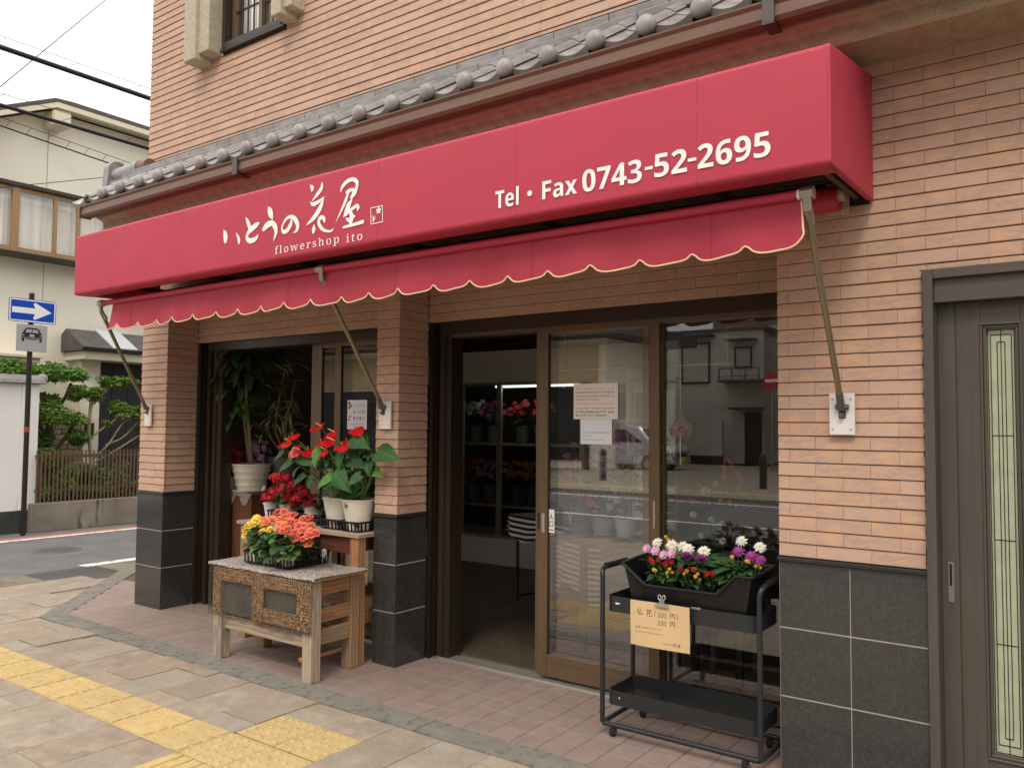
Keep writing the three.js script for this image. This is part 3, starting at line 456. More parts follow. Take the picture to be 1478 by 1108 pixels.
  part('ridge_end_tile', (() => { const s = new THREE.Shape(); s.moveTo(-0.115, -0.13); s.lineTo(0.1, -0.13); s.lineTo(0.085, 0.03); s.absarc(0, 0.045, 0.085, 0, Math.PI, false); s.lineTo(-0.115, -0.13); const h = new THREE.Path(); h.absellipse(-0.005, -0.04, 0.03, 0.05, 0, Math.PI * 2, true); s.holes.push(h); const g = new THREE.ExtrudeGeometry(s, { depth: 0.07, bevelEnabled: true, bevelSize: 0.008, bevelThickness: 0.008, bevelSegments: 2, curveSegments: 16 }); g.rotateY(-Math.PI / 2); g.translate(-5.86, 3.73, 0.0); return boxUV(g); })(), M.rooftile[0], shop);
}
{ // upstairs lattice window between two washed-concrete corbels
  const w = part('upper_window', [b2(-4.47, -4.43, 4.535, 5.95, -0.24, -0.075), b2(-3.72, -3.68, 4.535, 5.95, -0.24, -0.075), b2(-4.43, -3.72, 4.535, 4.585, -0.24, -0.06, 0.004), b2(-4.43, -3.72, 5.9, 5.95, -0.24, -0.075), b2(-4.47, -3.68, 4.515, 4.537, -0.2, -0.06, 0.004)], M.darkbronze, shop);
  const sash = (x0, x1, z, name) => {
    part('sash', [b2(x0, x0 + 0.04, 4.59, 5.9, z, z + 0.03), b2(x1 - 0.04, x1, 4.59, 5.9, z, z + 0.03), b2(x0 + 0.04, x1 - 0.04, 4.59, 4.65, z, z + 0.03), b2(x0 + 0.04, x1 - 0.04, 5.84, 5.9, z, z + 0.03)], M.bronze, w);
    const l = []; for (let i = 1; i < 4; i++) l.push(b2(x0 + 0.04 + i * (x1 - x0 - 0.08) / 4 - 0.005, x0 + 0.04 + i * (x1 - x0 - 0.08) / 4 + 0.005, 4.65, 5.84, z + 0.012, z + 0.022)); for (const y of [4.86, 5.08, 5.3, 5.52, 5.72]) l.push(b2(x0 + 0.04, x1 - 0.04, y - 0.005, y + 0.005, z + 0.009, z + 0.0215));
    part('lattice_bar', l, M.darkbronze, w); part('pane', b2(x0 + 0.04, x1 - 0.04, 4.65, 5.84, z + 0.006, z + 0.008), M.glass, w);
  };
  sash(-4.43, -4.05, -0.17); sash(-4.09, -3.72, -0.21);
  part('curtain', (() => { const pts = []; const q = []; let p = null; for (let i = 0; i <= 60; i++) { const x = -4.43 + 0.71 * i / 60, z = -0.255 + 0.014 * Math.sin(i * 0.95) + 0.006 * Math.sin(i * 2.3); const c = [x, z]; if (p) q.push([[p[0], 4.5, p[1]], [c[0], 4.5, c[1]], [c[0], 5.95, c[1]], [p[0], 5.95, p[1]]]); p = c; } return quads(q); })(), M.curtain, w);
  const corb = (x0, x1, yb, step) => part('corbel', [b2(x0, step, yb + 0.02, 5.95, -0.1, 0.07, 0.012), b2(step - 0.01, x1, yb + 0.07, 5.95, -0.1, 0.035, 0.012)], M.corbel, shop);
  corb(-4.78, -4.49, 4.44, -4.62); const c2 = corb(-3.67, -3.48, 4.50, -3.56);
  part('upper_room', [b2(-4.6, -3.6, 4.4, 6.0, -1.6, -1.58), b2(-4.62, -4.6, 4.4, 6.0, -1.6, -0.3), b2(-3.6, -3.58, 4.4, 6.0, -1.6, -0.3), b2(-4.6, -3.6, 6.0, 6.02, -1.6, -0.3), b2(-4.6, -3.6, 4.38, 4.4, -1.6, -0.3)], M.interior, shop);
}
// ------------------------------------------------------------------ shop fronts, grey side door, interior shell
const canvasTex = (w, h, draw) => { const c = document.createElement('canvas'); c.width = w; c.height = h; const x = c.getContext('2d'); draw(x, w, h); const t = new THREE.CanvasTexture(c); t.colorSpace = THREE.SRGBColorSpace; t.magFilter = THREE.LinearFilter; return t; };
const sheetMesh = (w, h, t, name, parent, o = {}) => part(name, new THREE.BoxGeometry(w, h, 0.0008), [0, 1, 2, 3, 4, 5].map((i) => (i === 4 ? std({ map: t, roughness: 0.8, ...o }) : o.back ?? M.white)), parent);
const leafDoor = (parent, name, x0, x1, z, y0, y1, lw, rw, bot, topr, mat = M.bronze) => {
  const f = part(name, [b2(x0, x0 + lw, y0, y1, z - 0.016, z + 0.016, 0.003), b2(x1 - rw, x1, y0, y1, z - 0.016, z + 0.016, 0.003), b2(x0 + lw, x1 - rw, y0, y0 + bot, z - 0.014, z + 0.014, 0.002), b2(x0 + lw, x1 - rw, y1 - topr, y1, z - 0.014, z + 0.014, 0.002)], mat, parent);
  part('pane', b2(x0 + lw - 0.002, x1 - rw + 0.002, y0 + bot - 0.002, y1 - topr + 0.002, z - 0.003, z + 0.003), M.glass, f);
  part('gasket', [b2(x0 + lw, x0 + lw + 0.006, y0 + bot, y1 - topr, z - 0.006, z + 0.006), b2(x1 - rw - 0.006, x1 - rw, y0 + bot, y1 - topr, z - 0.006, z + 0.006)], M.rubber, f);
  return f;
};
{ // entrance: dark outer frame, two sliding leaves pushed right, a fixed pane
  const jamb = [b2(-2.477, -2.44, 0.0, 2.235, -0.47, -0.405), b2(-2.405, -2.36, 0.0, 2.235, -0.53, -0.415), b2(-2.36, -2.315, 0.0, 2.15, -0.55, -0.425, 0.002), b2(-2.44, -2.405, 0.0, 2.235, -0.53, -0.47)];
  const fr = part('entrance_frame', [...jamb, b2(-2.36, -0.002, 2.15, 2.235, -0.55, -0.405, 0.003), b2(-0.045, -0.002, 0.02, 2.15, -0.55, -0.42, 0.002)], M.darkbronze, shop);
  part('track', [b2(-2.315, -0.045, 2.13, 2.15, -0.52, -0.425)], M.bronze, fr);
  part('shutter_guide', [b2(-2.4745, -2.44, 0.0, 2.5, -0.4045, -0.385), b2(-2.5, -2.4775, 2.24, 2.5, -0.40, -0.386)], M.blackbronze, fr);
  const l1 = leafDoor(shop, 'sliding_door', -1.603, -0.80, -0.448, 0.035, 2.135, 0.058, 0.063, 0.13, 0.022);
  const l2 = leafDoor(shop, 'sliding_door', -1.662, -0.86, -0.492, 0.035, 2.135, 0.058, 0.063, 0.13, 0.022);
  part('pull_handle', [b2(-1.585, -1.563, 0.895, 1.012, -0.432, -0.429, 0.001)], M.alu, l1); part('pull_recess', [b2(-1.645, -1.620, 0.905, 1.01, -0.476, -0.4735)], M.blackbronze, l2);
  part('lock_plate', [b2(-0.836, -0.828, 0.98, 1.13, -0.432, -0.429, 0.001)], M.pinkplate, l1);
  const fx = part('fixed_window', [b2(-0.80, -0.79, 0.03, 2.15, -0.50, -0.47), b2(-0.79, -0.045, 0.03, 0.12, -0.50, -0.47), b2(-0.79, -0.045, 2.128, 2.15, -0.50, -0.47)], M.bronze, shop); part('pane', b2(-0.792, -0.043, 0.118, 2.13, -0.488, -0.482), M.glass, fx);
  part('door_sill', [b2(-2.477, -0.002, -0.02, 0.006, -0.56, -0.40), ...[-0.415, -0.43, -0.448, -0.468, -0.492, -0.512].map((z) => b2(-2.40, -0.01, 0.006, 0.017, z - 0.003, z + 0.003))], M.alu, shop);
}
{ // flower window left of it
  const fr = part('window_frame', [b2(-5.145, -5.105, 0.0, 2.235, -0.47, -0.405), b2(-5.105, -5.06, 0.0, 2.235, -0.53, -0.47), b2(-5.06, -5.015, 0, 2.235, -0.52, -0.42), b2(-4.985, -4.94, 0, 2.235, -0.55, -0.43), b2(-5.015, -4.985, 0, 2.235, -0.55, -0.5), b2(-4.94, -4.875, 0, 2.16, -0.55, -0.44, 0.002), b2(-5.015, -2.682, 2.16, 2.235, -0.55, -0.405, 0.003)], M.darkbronze, shop);
  part('shutter_guide', [b2(-5.143, -5.105, 0.0, 2.5, -0.4045, -0.385)], M.blackbronze, fr);
  leafDoor(shop, 'sliding_window', -3.775, -3.0, -0.492, 0.035, 2.16, 0.115, 0.06, 0.13, 0.03);
  leafDoor(shop, 'sliding_window', -3.462, -2.69, -0.448, 0.035, 2.16, 0.066, 0.03, 0.13, 0.03);
  part('window_sill', [b2(-5.145, -2.682, -0.02, 0.006, -0.56, -0.40), ...[-0.43, -0.448, -0.47, -0.492].map((z) => b2(-4.9, -2.69, 0.006, 0.016, z - 0.003, z + 0.003))], M.alu, shop);
  part('window_post', b2(-2.69, -2.682, 0.016, 2.16, -0.5, -0.40), M.darkbronze, shop);
}
{ // grey-brown entrance with a leaded glass leaf, right of the brick pier
  const fr = part('side_entrance_frame', [b2(0.613, 0.652, 0, 2.205, -0.12, 0.03, 0.003), b2(0.652, 1.51, 2.165, 2.205, -0.12, 0.03, 0.003), b2(1.51, 1.55, 0, 2.205, -0.12, 0.03, 0.003)], M.greydoor, shop);
  part('head_panel', b2(0.652, 1.51, 2.068, 2.165, -0.12, 0.004, 0.002), M.greydoor, fr);
  part('inner_jamb', [b2(0.652, 0.657, 0.0, 2.068, -0.12, -0.03)], M.greydoordark, fr);
  { const q = []; let y = 0.97, w = 0.006; while (y < 2.2) { const y2 = Math.min(2.2, y + rr(0.008, 0.03)), w2 = rr(0.002, 0.009); q.push([[0.6135 - w, y, 0.001], [0.6135, y, 0.001], [0.6135, y2, 0.001], [0.6135 - w2, y2, 0.001]]); y = y2; w = w2; } let x = 0.6; w = 0.004; while (x < 1.55) { const x2 = x + rr(0.01, 0.04), w2 = rr(0.001, 0.006); q.push([[x, 2.205, 0.001], [x2, 2.205, 0.001], [x2, 2.205 + w2, 0.001], [x, 2.205 + w, 0.001]]); x = x2; w = w2; } part('sealant_smear', quads(q), M.lead, fr); }
  const d = part('side_door', [b2(0.654, 0.719, 0.03, 2.067, -0.10, -0.06, 0.002), b2(0.7225, 0.812, 0.03, 2.067, -0.10, -0.061, 0.002), b2(0.719, 0.7225, 0.03, 2.067, -0.10, -0.066), b2(0.952, 1.51, 0.03, 2.067, -0.10, -0.061, 0.002), b2(0.812, 0.952, 0.03, 0.232, -0.10, -0.0612, 0.002), b2(0.812, 0.952, 1.975, 2.067, -0.10, -0.0612, 0.002)], M.greydoor, shop);
  const mo = (a, b, c, e, w) => [b2(a, b, c, c + w, -0.09, -0.053, 0.004), b2(a, b, e - w, e, -0.09, -0.053, 0.004), b2(a, a + w, c + w, e - w, -0.09, -0.053, 0.004), b2(b - w, b, c + w, e - w, -0.09, -0.053, 0.004)];
  part('glass_moulding', [...mo(0.808, 0.956, 0.230, 1.979, 0.011), ...mo(0.819, 0.945, 0.241, 1.968, 0.012).map((g) => g.translate(0, 0, -0.008))], M.greydoor, d);
  const gl = part('leaded_pane', b2(0.83, 0.934, 0.252, 1.957, -0.092, -0.086), M.chinaglass, d);
  const ln = (a, b) => bar([a[0], a[1], -0.085], [b[0], b[1], -0.085], 0.0028, 0.003);
  const rect = (a, b, c, e) => [ln([a, c], [a, e]), ln([b, c], [b, e]), ln([a, c], [b, c]), ln([a, e], [b, e])];
  part('lead_came', [...rect(0.835, 0.928, 0.258, 1.950), ...rect(0.845, 0.918, 0.29, 1.93), ...rect(0.868, 0.895, 0.318, 1.90), ln([0.8815, 0.258], [0.8815, 1.95]), ln([0.845, 1.52], [0.918, 1.52]), ln([0.845, 1.10], [0.918, 1.10]), ln([0.845, 0.685], [0.918, 0.685])], M.lead, d);
  part('pull_handle', [b2(0.677, 0.700, 0.834, 0.998, -0.06, -0.056, 0.002), b2(0.6815, 0.684, 0.9, 0.992, -0.056, -0.0535), b2(0.693, 0.6955, 0.9, 0.992, -0.056, -0.0535)], std({ color: 0x8f8984, roughness: 0.4, metalness: 0.5 }), d);
  part('pull_recess', b2(0.684, 0.693, 0.902, 0.99, -0.0565, -0.0552), M.blackbronze, d);
  part('threshold', b2(0.652, 1.51, -0.02, 0.028, -0.12, 0.02, 0.004), M.greydoordark, shop);
  part('hall', [b2(0.6, 1.6, 0, 2.3, -1.62, -1.6), b2(0.6, 1.6, 0.0, 0.02, -1.6, -0.12), b2(0.6, 1.6, 2.3, 2.32, -1.6, -0.1)], std({ color: 0xb9bba0, roughness: 0.9 }), shop);
}
{ // the room behind the shop fronts
  part('shop_floor', b2(-5.3, 0.0, -0.05, 0.02, -7.0, -0.56), M.shopfloor, shop);
  part('ceiling', b2(-5.3, 3.0, 2.56, 2.6, -7.0, -0.5), M.interior, shop);
  part('inner_wall', [b2(-0.012, 0.3, 0.0, 2.56, -7.0, -0.5), b2(-5.3, 0.0, 0.02, 2.56, -4.4, -4.3)], M.interior, shop);
  part('ceiling_beam', b2(-5.3, 0.0, 2.36, 2.56, -2.2, -2.0), M.interiordark, shop);
}
{ // glass-fronted flower cooler along the back
  const t = thing('flower_cooler', 'glass-fronted flower cooler with pale header and plinth at the back of the dark shop', 'refrigerator', [-3.8, 0.02, -3.9]);
  const lx0 = -1.45, lx1 = 1.75, zf = 0.433;
  part('plinth', b2(lx0, lx1, 0, 0.29, -0.35, zf, 0.006), M.coolerwhite, t); part('header', b2(lx0, lx1, 2.0, 2.35, -0.35, zf, 0.006), M.coolerwhite, t);
  part('carcass', [b2(lx0, lx1, 0.29, 2.0, -0.37, -0.35), b2(lx0, lx0 + 0.03, 0.29, 2.0, -0.35, zf), b2(lx1 - 0.03, lx1, 0.29, 2.0, -0.35, zf)], M.interiordark, t);
  for (let i = 0; i < 6; i++) { const a = lx0 + i * 0.533; const f = part('glass_door', [b2(a + 0.002, a + 0.03, 0.29, 2.0, zf - 0.03, zf), b2(a + 0.503, a + 0.531, 0.29, 2.0, zf - 0.03, zf), b2(a + 0.03, a + 0.503, 0.29, 0.32, zf - 0.03, zf), b2(a + 0.03, a + 0.503, 1.97, 2.0, zf - 0.03, zf)], M.alu, t); part('pane', b2(a + 0.03, a + 0.503, 0.32, 1.97, zf - 0.018, zf - 0.013), M.glass, f); }
  RectAreaLightUniformsLib.init(); part('lamp_tube', rod([-0.5, 1.955, zf - 0.1], [0.6, 1.955, zf - 0.1], 0.013, 12), std({ color: 0xffffff, emissive: 0xf2fff0, emissiveIntensity: 1.3 }), t);
  { const l = new THREE.RectAreaLight(0xf2fff0, 9, 1.1, 0.04); l.position.set(0.05, 1.935, zf - 0.1); l.rotation.x = -Math.PI / 2; t.add(l); }
  for (const y of [0.62, 1.3]) part('shelf', b2(lx0 + 0.03, lx1 - 0.03, y, y + 0.02, -0.34, zf - 0.08), M.alu, t);
}
// ------------------------------------------------------------------ the red awning with its signboard box
const font = await new FontLoader().loadAsync('fonts/droid/droid_sans_bold.typeface.json');
const serif = await new FontLoader().loadAsync('fonts/droid/droid_serif_regular.typeface.json');
const awning = thing('awning', 'long red fabric awning with white shop lettering and scalloped valance over the shop front', 'awning', [-2.36, 2.5, 0]);
const AX = 2.36, AY = -2.5;
{
  const at = (g) => (g.translate(AX, AY, 0), g);
  const x0 = -5.138, x1 = 0.4153, zf = 0.692, yt = 2.968, yb = 2.510, r = 0.022, seams = [x0, -4.608, -3.709, -2.80, -1.902, -0.998, -0.095, x1];
  // cross-section of the fabric from the bottom lip round the front edge to the wall (y, z)
  const prof = []; prof.push([yb + 0.004, zf - 0.13]); prof.push([yb, zf - r]); for (let i = 1; i < 5; i++) { const a = -Math.PI / 2 + (i / 5) * Math.PI / 2; prof.push([yb + r + r * Math.sin(a), zf - r + r * Math.cos(a)]); } for (let i = 0; i <= 8; i++) prof.push([yb + r + (yt - yb - 2 * r) * i / 8, zf + 0.002 * Math.sin(Math.PI * i / 8)]);
  for (let i = 1; i < 5; i++) { const a = (i / 5) * Math.PI / 2; prof.push([yt - r + r * Math.sin(a), zf - r + r * Math.cos(a)]); } prof.push([yt + 0.003, zf - r]); prof.push([3.091, 0.0], [3.106, -0.086]);
  for (let s = 0; s < 7; s++) {
    const a = seams[s] + 0.0008, b = seams[s + 1] - 0.0008, N = 8, q = []; let u = 0;
    const bulge = (x) => 0.0012 * Math.sin(Math.PI * (x - a) / (b - a));
    for (let i = 0; i < prof.length - 1; i++) { const P = prof[i], Q = prof[i + 1], du = Math.hypot(Q[0] - P[0], Q[1] - P[1]); for (let k = 0; k < N; k++) { const xa = a + (b - a) * k / N, xb = a + (b - a) * (k + 1) / N; q.push([[xa, P[0], P[1] + bulge(xa), xa, u], [xb, P[0], P[1] + bulge(xb), xb, u], [xb, Q[0], Q[1] + bulge(xb), xb, u + du], [xa, Q[0], Q[1] + bulge(xa), xa, u + du]]); } u += du; }
    part('sign_fabric', at(quads(q)), M.red, awning);
    if (s) part('seam', at(b2(seams[s] - 0.0035, seams[s] + 0.0035, yb + 0.02, yt - 0.02, zf - 0.004, zf + 0.0012, 0.0006)), std({ color: 0xa8384f, roughness: 0.7 }), awning);
  }
  // the two closed ends, with a rounded front edge
  for (const [x, nm] of [[x1, 1], [x0, -1]]) {
    const s = new THREE.Shape(); s.moveTo(0, 2.533); s.lineTo(zf - r, yb + 0.003); s.quadraticCurveTo(zf, yb, zf, yb + r); s.lineTo(zf, yt - r); s.quadraticCurveTo(zf, yt, zf - r, yt + 0.003); s.lineTo(0, 3.089); s.lineTo(0, 2.533);
    const g = new THREE.ExtrudeGeometry(s, { depth: 0.012, bevelEnabled: true, bevelSize: 0.008, bevelThickness: 0.008, bevelSegments: 3, bevelOffset: -0.008 }); g.rotateY(-Math.PI / 2); g.scale(1, 1, 1);
    g.translate(x + (nm > 0 ? 0.002 : 0.01), 0, 0); part('end_panel', at(boxUV(g)), M.red, awning);
  }
  const scr = []; for (const y of [2.6, 2.78, 2.96]) { const g = new THREE.SphereGeometry(0.007, 10, 8); g.scale(0.5, 1, 1); g.translate(x1 + 0.011, y, 0.02); scr.push(g); } part('end_screw', at(merge(scr)), M.steel, awning);
  // frame seen from below
  const fr = [bar([x0 + 0.03, 2.545, 0.64], [x1 - 0.03, 2.545, 0.64], 0.03, 0.03)]; for (const x of [-4.608, -3.709, -2.80, -1.902, -0.998, -0.095, 0.36]) { fr.push(bar([x, 2.54, 0.62], [x, 2.56, 0.0], 0.025, 0.025), bar([x, 2.6, 0.64], [x, 2.93, 0.64], 0.025, 0.025)); } part('box_frame', at(merge(fr)), std({ color: 0x4a3a36, roughness: 0.6 }), awning);
  // roller against the wall, cloth, front bar, valance
  const zb = 0.55, ybar = 2.455;
  part('roller', at(rod([-5.0, 2.545, 0.075], [0.30, 2.545, 0.075], 0.055, 20)), M.redtube, awning);
  part('awning_cloth', at(quads((() => { const q = []; for (let i = 0; i < 30; i++) { const a = -4.93 + 5.2 * i / 30, b = -4.93 + 5.2 * (i + 1) / 30; for (let j = 0; j < 4; j++) { const f = (t) => [2.59 + (ybar + 0.018 - 2.59) * t - 0.012 * Math.sin(Math.PI * t), 0.1 + (zb - 0.1) * t], P = f(j / 4), Q = f((j + 1) / 4); q.push([[a, Q[0], Q[1], a, Q[1]], [b, Q[0], Q[1], b, Q[1]], [b, P[0], P[1], b, P[1]], [a, P[0], P[1], a, P[1]]]); } } return q; })())), M.redcloth, awning);
  part('front_bar', at(rod([-4.975, ybar, zb], [0.262, ybar, zb], 0.0195, 18)), M.redtube, awning);
  part('bar_end_cap', at(rod([0.262, ybar, zb], [0.272, ybar, zb], 0.021, 18)), M.white, awning); part('bar_end_cap', at(rod([-4.985, ybar, zb], [-4.975, ybar, zb], 0.021, 18)), M.white, awning);
  const hem = (x) => { let t = ((x + 4.744) / 0.24); t = t - Math.floor(t); return 2.283 - 0.043 * (1 - Math.pow(Math.abs(2 * t - 1), 5.0)) * (0.90 + 0.10 * Math.cos(6.283 * (t - 0.3))); };
  const side = (x) => (x > 0.2 ? Math.pow(Math.max(0, (x - 0.19) / 0.09), 3) * 0.045 : 0);
  const top = ybar - 0.012, n = 300, xa0 = -4.86, xb0 = 0.272, q = [], e = [];
  const zz = (x, t) => zb - 0.012 + 0.012 * t + 0.012 * t * Math.sin(x * 6.1) + 0.007 * t * Math.sin(x * 17 + 1);
  const skew = (x, t) => x + (x < -4.7 ? -0.02 * t * t * (-4.7 - x) / 0.16 : x > 0.2 ? 0.012 * t : 0);
  for (let i = 0; i < n; i++) { const a = xa0 + (xb0 - xa0) * i / n, b = xa0 + (xb0 - xa0) * (i + 1) / n; for (let j = 0; j < 5; j++) { const F = (x, t) => { const y = top + (hem(x) + side(x) - top) * t; return [skew(x, t), y, zz(x, t), x, y]; }; q.push([F(a, (j + 1) / 5), F(b, (j + 1) / 5), F(b, j / 5), F(a, j / 5)]); } const y = hem(a) + side(a); e.push([skew(a, 1), y, zz(a, 1)]); }
  { const y = hem(xb0) + side(xb0); e.push([skew(xb0, 1), y, zz(xb0, 1)]); for (let j = 4; j >= 0; j--) { const t = j / 5; e.push([skew(xb0, t), top + (y - top) * t, zz(xb0, t)]); } }
  const val = part('valance', at(quads(q)), M.redcloth, awning);
  part('hem_piping', at(tube(e, 0.0042, 700, 6, false, 0.5)), M.cream, val);
  for (const x of [-4.6, -3.71, -2.80, -1.90, -1.0, -0.1]) part('valance_seam', at(quads([0, 1, 2, 3].map((j) => { const F = (xx, t) => [xx, top + (hem(xx) - top) * t, zz(xx, t) + 0.0012, xx, t]; return [F(x - 0.003, (j + 1) / 4), F(x + 0.003, (j + 1) / 4), F(x + 0.003, j / 4), F(x - 0.003, j / 4)]; }))), std({ color: 0x9a3046, roughness: 0.8 }), val);
  // three hinged support rods down to white wall plates
  const arm = (tx, bxx, bz, by, pw, px) => {
    const g = part('support_rod', at(rod([tx, ybar - 0.07, zb - 0.0], [bxx, by + 0.055, bz + 0.055], 0.0135, 12)), M.rodsteel, awning);
    part('rod_head', at(merge([rod([tx - 0.028, ybar, zb], [tx + 0.024, ybar, zb], 0.0265, 16), bar([tx, ybar - 0.01, zb + 0.012], [tx + 0.001, ybar - 0.075, zb + 0.002], 0.03, 0.024, 0.006), bar([tx, ybar - 0.06, zb + 0.001], [tx, ybar - 0.12, zb - 0.04], 0.034, 0.018, 0.006)])), M.steel, g);
    part('rod_hinge', at(merge([bar([bxx, by + 0.075, bz + 0.07], [bxx, by - 0.004, bz + 0.028], 0.03, 0.022, 0.005), rod([bxx - 0.024, by + 0.012, bz + 0.035], [bxx + 0.03, by + 0.012, bz + 0.035], 0.012, 10), bx(0.034, 0.06, 0.016, bxx, by - 0.01, bz + 0.014, 0.003), bx(0.02, 0.02, 0.05, bxx, by - 0.025, bz + 0.02, 0.003)])), M.darkgrey, g);
    part('wall_plate', at(bx(pw, 0.182, 0.016, px, 1.606, bz + 0.0135, 0.003)), M.whiteplate, awning);
    const sc4 = []; for (const sx of [-1, 1]) for (const sy of [-1, 1]) { const s = new THREE.SphereGeometry(0.005, 8, 6); s.scale(1, 1, 0.5); s.translate(px + sx * pw * 0.36, 1.606 + sy * 0.066, bz + 0.022); sc4.push(s); } part('plate_screw', at(merge(sc4)), M.alu, awning);
  };
  arm(0.300, 0.289, 0.004, 1.625, 0.106, 0.287); arm(-2.49, -2.585, ZF + 0.003, 1.645, 0.104, -2.573); arm(-5.0, -5.375, ZF + 0.003, 1.655, 0.096, -5.375);
  part('middle_clamp', at(merge([rod([-2.535, ybar, zb], [-2.50, ybar, zb], 0.024, 14)])), M.steel, awning);
  for (const [x, z] of [[0.278, 0.0], [-2.58, ZF], [-5.0, ZF]]) { const s = [[-0.05, -0.062], [0.05, -0.062], [0.05, 0.028], [0.018, 0.085], [-0.05, 0.085]]; const g = extr(s, 0.006, 0.001); g.translate(x, 2.548, z + 0.016); const k = part('wall_bracket', at(boxUV(g)), M.pinkplate, awning); part('bracket_bolt', at(merge([[-0.033, -0.035], [0.033, -0.035], [0.01, 0.012], [0.03, 0.012]].map(([a, b]) => { const c = new THREE.CylinderGeometry(0.008, 0.008, 0.006, 6); c.rotateX(Math.PI / 2); c.translate(x + a, 2.548 + b, z + 0.026); return geo(c); }))), M.alu, k); part('roller_end', at(rod([x + 0.02, 2.56, z + 0.08], [x + 0.048, 2.56, z + 0.08], 0.03, 14)), M.pinkplate, k); }
}
{ // lettering: brush strokes [x, y, width in mm], printed white on the sign fabric
  const S = [
[[-3.255,2.760,4.3],[-3.241,2.737,34.6],[-3.233,2.710,42.1],[-3.235,2.685,30.2],[-3.238,2.673,5.4]],
[[-3.126,2.726,2.2],[-3.108,2.702,16.2],[-3.095,2.677,24.8],[-3.095,2.662,21.6],[-3.094,2.651,5.4]],
[[-3.030,2.806,7.6],[-3.014,2.783,24.8],[-2.996,2.750,29.2],[-2.987,2.726,21.6]],
[[-2.903,2.755,13.0],[-2.928,2.746,33.5],[-2.975,2.727,34.6],[-3.010,2.702,25.9],[-3.013,2.674,27.0],[-2.984,2.657,31.3],[-2.941,2.660,30.2],[-2.915,2.674,18.4],[-2.906,2.687,2.2]],
[[-2.815,2.839,10.8],[-2.802,2.817,41.0],[-2.789,2.790,41.0],[-2.775,2.764,11.9]],
[[-2.855,2.711,27.0],[-2.823,2.731,40.0],[-2.778,2.737,33.5],[-2.750,2.716,35.6],[-2.738,2.685,28.1],[-2.745,2.657,19.4],[-2.762,2.626,1.1]],
[[-2.600,2.734,13.0],[-2.606,2.706,27.0],[-2.638,2.674,27.0],[-2.669,2.670,22.7],[-2.685,2.693,13.0],[-2.674,2.718,13.0],[-2.644,2.745,19.4],[-2.600,2.751,21.6],[-2.563,2.726,30.2],[-2.544,2.693,28.1],[-2.550,2.665,22.7],[-2.581,2.653,1.1]],
[[-2.443,2.911,3.2],[-2.423,2.890,29.2],[-2.426,2.875,13.0]],
[[-2.341,2.904,10.8],[-2.343,2.879,23.8],[-2.379,2.847,22.7],[-2.417,2.818,6.5]],
[[-2.437,2.812,4.3],[-2.415,2.796,22.7],[-2.367,2.803,20.5],[-2.317,2.826,2.2]],
[[-2.325,2.820,7.6],[-2.346,2.775,28.1],[-2.389,2.727,31.3],[-2.430,2.701,20.5],[-2.469,2.681,2.2]],
[[-2.402,2.676,4.3],[-2.403,2.650,31.3],[-2.406,2.632,17.3]],
[[-2.313,2.682,14.0],[-2.320,2.701,23.8],[-2.347,2.710,21.6],[-2.362,2.686,22.7],[-2.335,2.645,21.6],[-2.294,2.625,14.0],[-2.254,2.621,11.9],[-2.239,2.632,5.4]],
[[-2.185,2.832,8.6],[-2.171,2.857,21.6],[-2.130,2.881,22.7],[-2.085,2.883,22.7],[-2.057,2.862,23.8],[-2.062,2.828,23.8],[-2.079,2.804,30.2],[-2.099,2.785,19.4]],
[[-2.116,2.830,13.0],[-2.145,2.774,20.5],[-2.183,2.716,13.0],[-2.221,2.663,1.1]],
[[-2.134,2.819,20.5],[-2.109,2.827,19.4],[-2.084,2.825,17.3]],
[[-2.096,2.771,11.9],[-2.119,2.745,32.4],[-2.138,2.705,33.5],[-2.156,2.688,9.7]],
[[-2.140,2.705,19.4],[-2.100,2.717,19.4],[-2.053,2.732,21.6],[-2.046,2.720,24.8],[-2.050,2.704,5.4]],
[[-2.113,2.714,19.4],[-2.094,2.680,30.2],[-2.103,2.635,22.7]],
[[-2.136,2.673,9.7],[-2.112,2.662,24.8],[-2.074,2.677,16.2]],
[[-2.157,2.627,14.0],[-2.085,2.631,17.3],[-2.006,2.637,21.6]],
[[-1.946,2.703,4.3],[-1.861,2.703,4.3]],
[[-1.861,2.703,4.3],[-1.857,2.616,4.3]],
[[-1.857,2.616,4.3],[-1.943,2.615,4.3]],
[[-1.943,2.615,4.3],[-1.948,2.703,4.3]],
[[-1.930,2.663,1.1],[-1.925,2.638,11.9],[-1.927,2.622,2.2]],
[[-1.911,2.658,1.1],[-1.914,2.641,3.2],[-1.920,2.633,1.1]]
  ];
  const at = (g) => (g.translate(AX, AY, 0), g), zl = 0.6975;
  const brush = (p) => {
    const w = new THREE.CatmullRomCurve3(p.map((a) => V(a[0], a[1], a[2] * 0.001)), false, 'centripetal'), n = (p.length - 1) * 8, c = []; for (let i = 0; i <= n; i++) c.push(w.getPoint(i / n));
    const l = [], r = []; for (let i = 0; i <= n; i++) { const a = c[Math.max(0, i - 1)], b = c[Math.min(n, i + 1)]; let dx = b.x - a.x, dy = b.y - a.y; const d = Math.hypot(dx, dy) || 1; dx /= d; dy /= d; const h = Math.max(0.0008, c[i].z * 0.5); l.push([c[i].x - dy * h, c[i].y + dx * h]); r.push([c[i].x + dy * h, c[i].y - dx * h]); }
    const q = []; for (let i = 0; i < n; i++) q.push([[...r[i], zl], [...r[i + 1], zl], [...l[i + 1], zl], [...l[i], zl]]);
